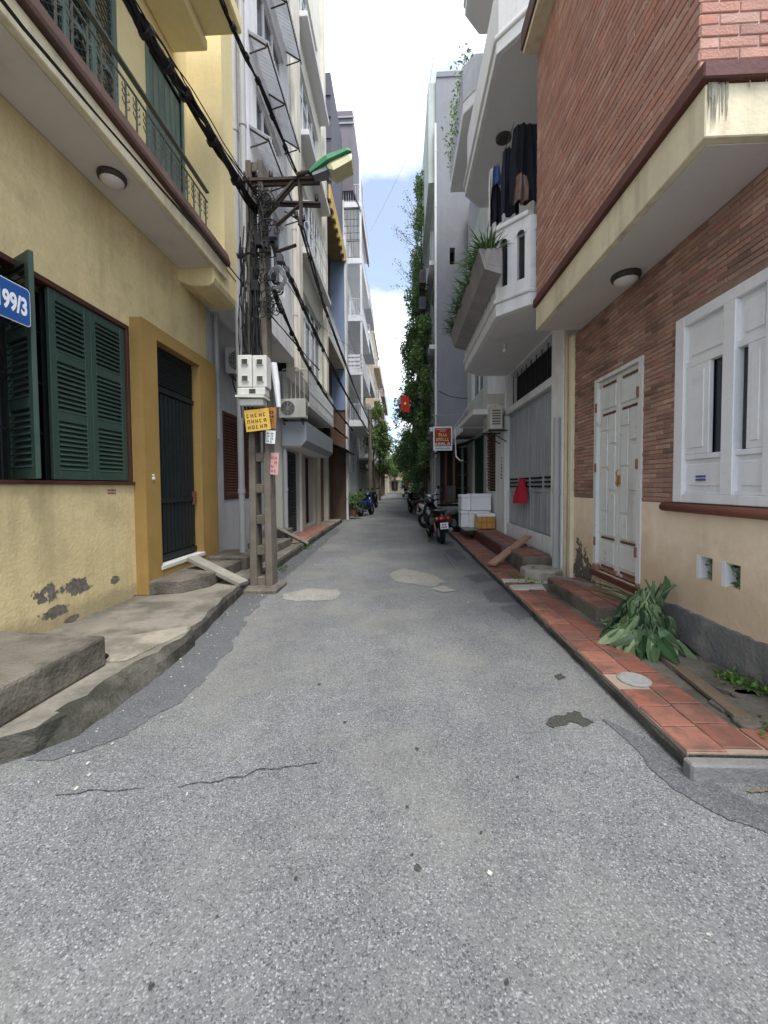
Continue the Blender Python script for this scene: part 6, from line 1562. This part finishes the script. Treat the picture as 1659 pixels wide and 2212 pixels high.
# air conditioners on the left
ap = P(487, 770, x=-2.95); ac_unit('air_conditioner', 'grey air conditioner unit on the wall beside the utility pole', (-2.72, 6.95, P(490,785,x=-2.75).z), yaw=RAD(12), s=.85, mat=M('grey_ac', C(150,150,148), .6, .1, 5, .05, streak=.4, streakcol=C(90,88,84)))
ac_unit('air_conditioner', 'air conditioner unit above the steel shop canopy', (-2.45, 9.02, 2.97), yaw=RAD(0), s=.8)

# ================================================================ RED HANGING SIGN
sy = 12.0; a, b = P(936,922,y=sy), P(977,973,y=sy)
rs = thing('hanging_sign', 'red and white shop sign with yellow lettering hung out over the lane', 'sign', ((a.x+b.x)/2, sy, b.z))
MB().box(a.x, b.x, sy, sy+.06, b.z, a.z).build('sign_frame', m_signwhite, rs, bevel=.006)
MB().box(a.x+.035, b.x-.035, sy-.006, sy-.001, b.z+.13, a.z-.035).build('sign_face', m_signred, rs)
def scrib(x0, x1, z0, z1, n, mat, name):
    mk = MB(); wv = (x1-x0)/n
    for i in range(n):
        x = x0+i*wv; g_ = wv*.7; c = random.randrange(4); b_ = wv*.2
        mk.box(x, x+b_, sy-.010, sy-.0065, z0, z1)
        if c in (0,1): mk.box(x+b_, x+g_, sy-.010, sy-.0065, z0, z0+(z1-z0)*.22)
        if c in (1,2,3): mk.box(x+g_-b_, x+g_, sy-.010, sy-.0065, z0, z1)
        if c in (2,3): mk.box(x+b_, x+g_-b_, sy-.010, sy-.0065, z1-(z1-z0)*.22, z1)
    return stuff(mk.build(name, mat, rs))
hh = a.z-b.z; ww = b.x-a.x; zf = lambda t: a.z-hh*t
scrib(a.x+ww*.08, a.x+ww*.72, zf(.125), zf(.095), 10, m_signwhite, 'small_lettering'); scrib(a.x+ww*.35, a.x+ww*.65, zf(.2), zf(.17), 5, m_signwhite, 'small_lettering')
scrib(a.x+ww*.28, a.x+ww*.75, zf(.40), zf(.27), 4, m_yellowink, 'yellow_lettering'); scrib(a.x+ww*.16, a.x+ww*.85, zf(.60), zf(.47), 6, m_yellowink, 'yellow_lettering')
scrib(a.x+ww*.08, a.x+ww*.92, zf(.79), zf(.67), 5, m_signwhite, 'white_lettering'); scrib(a.x+ww*.12, a.x+ww*.9, zf(.94), zf(.88), 9, m_ink, 'bottom_lettering')
for x in (a.x+.1, b.x-.06): MB().bar((x, sy+.03, a.z), (x, sy+.03, a.z+.35), .025).build('sign_hanger', m_galv, rs)
MB().bar((a.x, sy+.03, a.z+.35), (2.4, sy+.03, a.z+.35), .035).build('sign_bracket', m_galv, rs)
# flag
fy = 14.9; fl = thing('flag', 'red flag with a yellow star hung out from the vines', 'flag', P(885,860,y=fy))
a, b = P(866,858,y=fy), P(884,886,y=fy); mb = MB(); n = 10
for i in range(n):
    for s_ in (0,):
        x0 = a.x+(b.x-a.x)*i/n; x1 = a.x+(b.x-a.x)*(i+1)/n; w0 = .03*math.sin(i*.9); w1 = .03*math.sin((i+1)*.9)
        mb.poly([(x0, fy+w0, b.z-.1*i/n), (x1, fy+w1, b.z-.1*(i+1)/n), (x1, fy+w1, a.z-.1*(i+1)/n+.1), (x0, fy+w0, a.z-.1*i/n+.1)])
fo = mb.build('flag_cloth', m_flag, fl); sd = fo.modifiers.new('solid', 'SOLIDIFY'); sd.thickness = .01
cx, cz = (a.x+b.x)/2, (a.z+b.z)/2
st = [(cx+math.sin(k*math.pi/5)*(.075 if k % 2 == 0 else .03), fy-.045, cz+math.cos(k*math.pi/5)*(.075 if k % 2 == 0 else .03)) for k in range(10)]
MB().poly(st[::-1]).poly([(x, y+.01, z) for x, y, z in st]).build('flag_star', m_star, fl)
MB().bar((b.x-.02, fy, a.z+.13), (XG-.01, fy+.2, a.z-.25), .022).build('flag_staff', m_steel, fl)

# ================================================================ MOTORBIKES
def loft(mb, secs, n=14, sq=2.6):
    """superelliptic body: secs = (y, half width, z low, z high)"""
    rings = []
    for (y, hw, lo, hi) in secs:
        i = len(mb.v); c = (lo+hi)/2; h = (hi-lo)/2
        for k in range(n):
            a = 2*math.pi*k/n; ca, sa = math.cos(a), math.sin(a)
            mb.v.append((math.copysign(abs(ca)**(2/sq), ca)*hw, y, c+math.copysign(abs(sa)**(2/sq), sa)*h))
        rings.append(i)
    for p, q in zip(rings, rings[1:]):
        for k in range(n): mb.f.append((p+(k+1)%n, p+k, q+k, q+(k+1)%n))
    mb.f.append(tuple(rings[0]+k for k in range(n))); mb.f.append(tuple(rings[-1]+k for k in range(n-1,-1,-1)))
    return mb
def scooter(label, paint, loc, rz, lean=0, group=None, box=None):
    t = thing('motor_scooter', label, 'motorbike', loc, group, rz, local=True); t.rotation_euler = (0, lean, rz)
    def wheel(y, r):
        ty = MB(); prof = [(r-.07,-.05),(r-.02,-.055),(r-.004,-.03),(r,0),(r-.004,.03),(r-.02,.055),(r-.07,.05)]
        w_ = ty.lathe(prof, (0, y, r), ax=(1,0,0), n=28).build('wheel', m_rubber, t, smooth=True)
        MB().lathe([(.05,-.06),(r-.085,-.04),(r-.075,0),(r-.085,.04),(.05,.06)], (0, y, r), ax=(1,0,0), n=20).build('rim', m_bikegry, w_)
    wheel(0, .27); wheel(1.22, .27)
    loft(MB(), [(-.34,.05,.66,.74),(-.26,.10,.60,.76),(-.05,.15,.50,.77),(.25,.175,.42,.76),(.45,.165,.36,.74),(.56,.12,.30,.6)]).build('body', paint, t, smooth=True)
    loft(MB(), [(-.3,.08,.755,.80),(-.2,.13,.76,.85),(.1,.145,.755,.855),(.2,.15,.755,.83),(.45,.13,.74,.81),(.58,.08,.72,.77)]).build('seat', m_rubber, t, smooth=True)
    loft(MB(), [(.5,.13,.28,.36),(.75,.15,.27,.33),(.98,.15,.28,.38)]).build('footboard', m_rubber, t, smooth=True)
    loft(MB(), [(.9,.2,.36,.78),(.97,.22,.34,.92),(1.06,.17,.36,.98),(1.12,.07,.5,.9)], sq=2.2).build('leg_shield', paint, t, smooth=True)
    loft(MB(), [(.82,.07,.95,1.04),(.92,.13,.93,1.08),(1.02,.14,.92,1.06),(1.1,.06,.94,1.02)], sq=2.2).build('handlebar_cowl', paint, t, smooth=True)
    loft(MB(), [(.98,.05,.5,.55),(1.12,.085,.5,.58),(1.32,.08,.45,.55),(1.46,.04,.32,.4)]).build('front_mudguard', paint, t, smooth=True)
    for s_ in (-1, 1):
        MB().tube([(s_*.1,.93,1.01),(s_*.24,.9,1.03),(s_*.36,.84,1.02)], .017, 8).build('handle_grip', m_rubber, t)
        MB().tube([(s_*.2,.92,1.04),(s_*.25,.9,1.16),(s_*.29,.88,1.2)], .007, 6).build('mirror_stalk', m_chrome, t)
        MB().lathe([(.002,-.02),(.05,-.012),(.062,0),(.055,.012),(.002,.015)], (s_*.32,.87,1.24), ax=(0,1,0), n=16).build('mirror', m_rubber, t, smooth=True)
        MB().tube([(s_*.06,1.2,.32),(s_*.06,1.05,.7)], .022, 8).build('front_fork', m_bikegry, t)
        MB().tube([(s_*.11,.0,.3),(s_*.13,.08,.62)], .026, 8).build('rear_shock', m_bikered, t)
        MB().lathe([(.001,-.03),(.03,-.02),(.035,0),(.001,.012)], (s_*.13,-.3,.64), ax=(0,1,0), n=12).build('indicator', m_amber, t)
    MB().tube([(.14,.45,.25),(.15,.2,.26),(.17,-.05,.3),(.19,-.28,.36)], [.022,.03,.05,.05], 12).build('exhaust', m_bikegry, t)
    MB().box(-.06,.06,-.02,.5,.2,.38).build('engine', m_dkclad, t, bevel=.03)
    loft(MB(), [(-.42,.05,.36,.40),(-.34,.09,.42,.6),(-.2,.09,.5,.62)]).build('rear_mudguard', m_rubber, t, smooth=True)
    loft(MB(), [(-.385,.06,.60,.66),(-.36,.11,.585,.685),(-.3,.12,.59,.70)]).build('tail_light', m_tail, t, smooth=True)
    pl = MB().box(-.095,.095,-.435,-.43,.40,.55).build('number_plate', m_platew, t, bevel=.002)
    nk = MB()
    for r in range(2):
        for k in range(4 if r else 3): x = -.07+k*.037+(.0 if r else .015); nk.box(x, x+.02, -.438, -.4355, .425+(.06 if not r else 0), .465+(.06 if not r else 0))
    stuff(nk.build('plate_digits', m_ink, pl))
    MB().tube([(-.13,-.05,.82),(-.14,-.28,.84),(-.06,-.37,.84),(.06,-.37,.84),(.14,-.28,.84),(.13,-.05,.82)], .013, 8).build('grab_rail', m_chrome, t)
    MB().bar((-.1,.35,.25), (-.26,.3,.01), .02).build('side_stand', m_steel, t)
    if box: MB().box(-.2,.2,-.5,-.12,.86,1.16).build('top_box', box, t, bevel=.05, seg=2)
    return t
mp_ = P(956, 1178, z=0)
scooter('black scooter seen from behind parked at the tiled pavement edge', m_bikeblk, (mp_.x, mp_.y+.3, 0), RAD(8), RAD(-4))
scooter('silver scooter parked on the pavement past the black scooter', m_bikegry, (1.55, 11.2, .09), RAD(40), RAD(-5))
scooter('white fronted scooter facing out by the red sign', m_bikewht, (.95, 15.4, 0), RAD(200), RAD(5))
scooter('dark scooter parked under the vines', m_bikeblk, (.85, 19.5, 0), RAD(15), RAD(-5), 'scooters parked along the lane')
scooter('red scooter parked beyond the dark one under the vines', m_bikered, (.9, 23, 0), RAD(10), RAD(-5), 'scooters parked along the lane')
scooter('blue scooter parked by the bushes on the left', m_bikeblu, (-1.85, 18.2, 0), RAD(-20), RAD(-5), 'scooters parked along the lane')
scooter('black scooter half hidden behind the left bushes', m_bikeblk, (-1.9, 24.5, 0), RAD(-15), RAD(-5), 'scooters parked along the lane')
rider_bike = scooter('white scooter being ridden at the far end of the lane', m_bikewht, (.45, 50, 0), RAD(175), 0)
# rider
def rider(loc, rz, s=1.0):
    me = bpy.data.meshes.new('person')
    V = [(0,.12,.86),(0,.14,1.1),(0,.2,1.36),(0,.22,1.5),(0,.24,1.62),          # pelvis, waist, chest, neck, head
         (-.19,.2,1.38),(-.27,.42,1.16),(-.3,.74,1.06),(.19,.2,1.38),(.27,.42,1.16),(.3,.74,1.06),
         (-.11,.14,.84),(-.17,.52,.74),(-.15,.6,.36),(-.14,.74,.34),(.11,.14,.84),(.17,.52,.74),(.15,.6,.36),(.14,.74,.34)]
    E_ = [(0,1),(1,2),(2,3),(3,4),(2,5),(5,6),(6,7),(2,8),(8,9),(9,10),(0,11),(11,12),(12,13),(13,14),(0,15),(15,16),(16,17),(17,18)]
    me.from_pydata(V, E_, []); ob = bpy.data.objects.new('person', me); COL.objects.link(ob); me.materials.append(m_bluecloth)
    sk = ob.modifiers.new('skin', 'SKIN'); R_ = [.15,.14,.16,.06,.1,.08,.05,.04,.08,.05,.04,.1,.075,.05,.045,.1,.075,.05,.045]
    for v, r in zip(me.skin_vertices[0].data, R_): v.radius = (r, r)
    me.skin_vertices[0].data[0].use_root = True
    ob.modifiers.new('sub', 'SUBSURF').levels = 1; ob.location = loc; ob.rotation_euler = (0, 0, rz)
    MB().lathe([(.001,.15),(.09,.12),(.13,.05),(.135,-.03),(.12,-.06),(.001,-.06)], (0,.23,1.66), n=16).build('helmet', m_bikewht, ob, smooth=True)
    MB().lathe([(.001,0),(.07,.02),(.08,.06),(.001,.09)], (0,.3,1.6), ax=(0,1,.1), n=12).build('face', m_skin, ob, smooth=True)
    return tag(ob, 'person in blue riding the white scooter at the far end of the lane', 'person')
rider((.45, 50, 0), RAD(175))

# ================================================================ TREES AND PLANTS
def clump(mb, c, r, n, ls, up_bias=.2):
    c = Vector(c)
    for _ in range(n):
        d = rv(); q = U(.35, 1)**.6; p = c+Vector((d.x*r[0], d.y*r[1], d.z*r[2]))*q
        dr = (d*.5+rv()*.7+Vector((0,0,-.35))).normalized(); leafmesh(mb, p, dr, (Z1*up_bias*4+rv()).normalized(), ls*U(.6,1.3), ls*U(.3,.6))
def limb(mb, a, b, r0, r1, k=7, wob=.12):
    a, b = Vector(a), Vector(b); p = []
    for j in range(k+1): t = j/k; p.append(a.lerp(b, t)+noise.noise_vector(a*3+Vector((t*3,0,0)))*wob*math.sin(t*math.pi))
    mb.tube(p, [r0+(r1-r0)*j/k for j in range(k+1)], 8)
def tree(name, label, base, h, crown, mat, ls, r0=.12, cat='tree', stem='trunk', fol='crown'):
    """crown: list of (x, y, z, rx, ry, rz, number of leaves); limbs run from the trunk into each clump"""
    t = thing(name, label, cat, base); b = Vector(base); mb = MB(); top = b+Vector((random.uniform(-.15,.15), 0, h)); limb(mb, b, top, r0, r0*.55)
    for (x, y, z, rx, ry, rz, n) in crown: s_ = b.lerp(top, min(.95, max(.35, (z-b.z)/max(h,.1)*.7))); limb(mb, s_, (x, y, z), r0*.4, r0*.12)
    mb.build(stem, m_bark, t)
    lf = MB()
    for (x, y, z, rx, ry, rz, n) in crown:
        k = max(3, int(n/60))
        for i in range(k):
            d = rv(); q = U(0,.85); clump(lf, (x+d.x*rx*q, y+d.y*ry*q, z+d.z*rz*q), (rx*.42, ry*.42, rz*.42), n//k, ls)
    lf.build(fol, mat, t)
    if mat == m_leaf:
        l2 = MB()
        for (x, y, z, rx, ry, rz, n) in crown:
            for i in range(3): d = rv(); clump(l2, (x+d.x*rx*.9-.1, y-abs(d.y)*ry*.8, z+d.z*rz*.9), (rx*.3, ry*.3, rz*.3), n//14, ls*.9)
        stuff(l2.build('pale_leaves', m_leafl, t))  # lighter leaf clumps towards the near side of each crown
    return t
random.seed(5)
tree('climbing_vine', 'large dark green climbing vine covering the house fronts on the right', (1.1, 17.6, 0), 9,
    [(.85,18.6,1.9,.55,1.6,.7,1300),(.7,18.2,3.2,.6,1.5,.8,2000),(.8,17.6,4.4,.55,1.4,.8,2000),(.62,18,5.6,.6,1.4,.8,2200),(.66,17.8,6.9,.6,1.3,.8,2200),(.6,18,8.1,.58,1.3,.8,2000),(.75,17.6,9.3,.48,1.2,.7,1500),(.85,17.8,10.4,.36,1.1,.6,900),(.35,20,3.0,.6,1.3,.9,1300),(.2,20.5,5.2,.5,1.2,.8,900),(.95,15.6,2.6,.3,.7,.7,900),(.9,15.8,4.0,.36,.8,.8,1200),(.98,15.3,5.2,.3,.7,.8,1000),(.88,15.8,6.4,.36,.8,.8,1200),(.95,15.6,7.6,.32,.7,.7,900),(.86,16.2,8.8,.34,.7,.7,800)], m_leaf, .14, .1, 'vine', 'stem', 'foliage')
tree('climbing_vine', 'light green creeper hanging down the upper front of the grey tower house', (1.0, 17.4, 8), 6.5,
    [(.8,17.4,11.4,.28,.9,.9,800),(.82,17.2,12.8,.26,.9,.9,700),(.84,17.0,14.1,.22,.8,.7,480),(.8,17.6,10.2,.3,.9,.9,700)], m_leafl, .13, .04, 'vine', 'stem', 'foliage')
sp = thing('overhanging_branch', 'sparse leafy branch reaching out over the lane from the creeper', 'branch', (1.0, 19.5, 12)); mb = MB(); lf = MB()
for k in range(26):
    e = Vector((U(-.35,.8), 19.5+U(-1,1.5), U(11.5,15.8))); s_ = Vector((.95, 19.5, e.z-U(.2,1.2))); limb(mb, s_, e, .012, .004, 5, .2)
    for j in range(13): q = s_.lerp(e, U(.4,1.05))+rv()*.14; leafmesh(lf, q, rv(), rv(), U(.07,.15), U(.03,.06))
for k in range(16):
    e = Vector((U(-.3,.7), 23+U(-1,1.5), U(8,12))); s_ = Vector((.8, 23, e.z-U(.2,1))); limb(mb, s_, e, .012, .004, 5, .2)
    for j in range(12): q = s_.lerp(e, U(.3,1.05))+rv()*.16; leafmesh(lf, q, rv(), rv(), U(.07,.15), U(.03,.06))
stuff(mb.build('twigs', m_bark, sp)); stuff(lf.build('leaves', m_leaf, sp))
tree('street_tree', 'yellow green street tree leaning over the left side of the lane', (-2.0, 31, 0), 5.5,
    [(-1.9,31,7.2,.8,1.2,.9,900),(-1.5,31,6.0,.9,1.3,.8,1100),(-1.2,31.5,4.8,.9,1.3,.7,900),(-2.1,30,5.2,.8,1.2,.9,900)], m_leafl, .2, .13)
tree('street_tree', 'darker street tree behind the yellow green one on the left', (-2.0, 38, 0), 5,
    [(-1.7,38,4.6,1.1,1.5,1.2,1200),(-1.4,39,3.2,1.0,1.4,.9,900),(-2.2,37,6.2,.8,1.2,.9,700)], m_leaf, .22, .12)
tree('street_tree', 'dark leafy tree overhanging the right side far along the lane', (1.5, 42, 0), 6,
    [(.9,42,6.5,1.3,2,1.6,1800),(.6,43,4.2,1.3,2,1.4,1500),(1.2,40,8.5,1,1.6,1.2,1000)], m_leaf, .26, .14)
tree('street_tree', 'leafy tree closing the lane behind the far rider', (1.0, 70, 0), 5,
    [(.4,70,5,1.6,2,1.6,900),(1.2,69,3.2,1.2,2,1.3,800),(-1.3,72,4.2,1.3,2,1.6,800),(-.4,74,7,1.8,2,1.6,700)], m_leaf, .34, .16)
tree('street_tree', 'pale tree at the end of the lane', (-1.2, 88, 0), 6,
    [(-1.5,88,6.5,2.2,2.5,2,1200),(.6,89,5.5,1.8,2.5,1.8,900),(-3,88,4,1.5,2,2,700)], m_leafl, .4, .2)
bush = [('potted_bush','bushy potted plant in front of the blue house',(-2.05,16.8,.14),.5,.75),('potted_bush','potted shrub beside the blue scooter',(-2.2,19.6,.0),.6,.95),('potted_bush','low potted plants past the blue house',(-2.1,21.6,0),.6,.8),
        ('potted_bush','leafy pot at the tall white balcony house door',(-2.2,25.8,0),.7,1.1),('potted_bush','potted shrub under the large vine',(1.2,20.2,0),.55,1.2),('potted_bush','broad leafy shrub past the parked scooters',(1.1,25.5,0),.8,1.7),('potted_bush','shrub in a pot near the far left pole',(-2.1,29,0),.7,1.2)]
for nm, lb, (x, y, z), r, h in bush:
    t = thing(nm, lb, 'plant', (x, y, z)); MB().lathe([(.14,0),(.2,.28),(.22,.3),(.19,.3),(.18,.26)], (x, y, z), n=16).build('pot', M('clay_pot', C(120,84,66), .8, .2, 5), t)
    st = MB()
    for k in range(5): limb(st, (x, y, z+.25), (x+U(-.3,.3)*r*1.5, y+U(-.3,.3)*r*1.5, z+h*U(.6,1)), .012, .005, 4, .05)
    stuff(st.build('stems', m_bark, t)); lf = MB()
    for k in range(7): clump(lf, (x+U(-.6,.6)*r, y+U(-.6,.6)*r, z+.3+h*U(.1,.75)), (r*.45, r*.45, h*.28), 90, .13)
    stuff(lf.build('foliage', m_leaf, t))
# distant odds and ends at the end of the lane
tag(MB().prism([(-.5,62),(.3,62),(.3,63.2),(-.5,63.2)], 2.0, 2.25).prism([(-.45,62.05),(-.4,62.05),(-.4,62.1),(-.45,62.1)], 0, 2.0).prism([(.2,62.05),(.25,62.05),(.25,62.1),(.2,62.1)], 0, 2.0).build('green_awning', M('green_canvas', C(40,140,110), .8, .1, 2)), 'small green awning over a stall at the end of the lane', 'awning')
tag(MB().box(-1.9,-1.2,40,40.05,2.6,3.1).build('red_banner', M('red_banner', C(190,54,40), .8, .15, 3)), 'red banner hung under the darker left tree', 'banner')
tag(MB().box(.55,1.1,60,60.05,1.2,2.2).build('red_signboard', MATS['red_banner']), 'red signboard beside the green awning', 'sign')
# heap of cut leaves against the wall
m_leafo = M('broad_cut_leaf', None, .38, .18, 7, .05, 20, rnd=[C(40,76,42), C(62,100,56), C(96,132,84), C(34,62,38), C(132,158,108), C(52,92,48), C(150,172,122), C(70,112,60)], trans=.2, spec=.4, obj=True)
hp = P(1385, 1400, z=.1); hx, hy = hp.x+.1, hp.y+.12
heap = thing('cut_leaf_heap', 'heap of cut broad green leaves slumped against the cream wall', 'leaf heap', (hx, hy, ZR))
lm = []
for k in range(8):
    mb = MB(); L_, W_ = U(.13,.27), U(.045,.095); dr = U(.2,.9)
    leafmesh(mb, Vector((0,0,0)), X1.copy(), Z1.copy(), L_, W_, U(-.3,.7), droop=dr, nseg=6); tw = U(-1.3,1.3); mb.v = [(x, y*math.cos(tw*x/L_)-z*math.sin(tw*x/L_)*.6, z+y*math.sin(tw*x/L_)+.02*math.sin(x*30)) for x, y, z in mb.v]; mb.tube([(-.08,0,.02),(0,0,0),(L_*.3,0,-dr*L_*.09)], [.006,.005,.003], 5)
    lm.append(mesh_of(mb, 'leaf', m_leafo))
random.seed(9)
for k in range(230):
    a = random.gauss(math.pi*1.05, 1.1); lvl = U(0,1)
    rr = .04+.19*(1-lvl)*U(.3,1.1); z = ZR+.05+.36*lvl
    p = (min(hx+math.cos(a)*rr, XR-.06), hy+math.sin(a)*rr*1.3, z)
    tilt = U(.5,1.35) if lvl > .25 else U(0,.35)
    put(random.choice(lm), 'leaf', heap, p, rot=(U(-.9,.9), tilt, a+U(-.7,.7)))
for (dx_, dy_, h_, ry) in ((.16,.02,.36,-1.35),(.1,.1,.3,-1.1),(.02,.16,.28,-.9)): put(lm[0], 'leaf', heap, (hx+dx_, hy+dy_, ZR+h_), rot=(.3, ry, .4))
gs = MB()
for k in range(16): leafmesh(gs, Vector((hx-.05+U(-.04,.04), hy+.1, ZR+.32+U(-.05,.05))), Vector((-.55+U(-.15,.15), .75, .28+U(-.1,.15))), Z1, U(.3,.5), .018, .2, droop=.2, nseg=4)
stuff(gs.build('long_blades', m_grassl, heap))
st = MB()
for k in range(6): st.tube([(hx+U(-.05,.1), hy+U(-.1,.1), ZR), (hx+U(0,.12), hy+U(-.08,.1), ZR+.3), (min(hx+U(.05,.25),XR-.03), hy+U(-.05,.15), ZR+.5)], .009, 6)
stuff(st.build('stalks', m_leafo, heap))
lit = P(1318, 1352, z=ZR); cr_ = MB()
for k in range(7): cr_.poly([tuple(lit+Vector((U(-.08,.08), U(-.06,.06), U(.005,.05)))) for _ in range(3)])
tag(cr_.build('crumpled_paper', M('white_paper', C(226,226,232), .7, .05, 9)), 'crumpled white paper scraps beside the heap of cut leaves', 'paper')
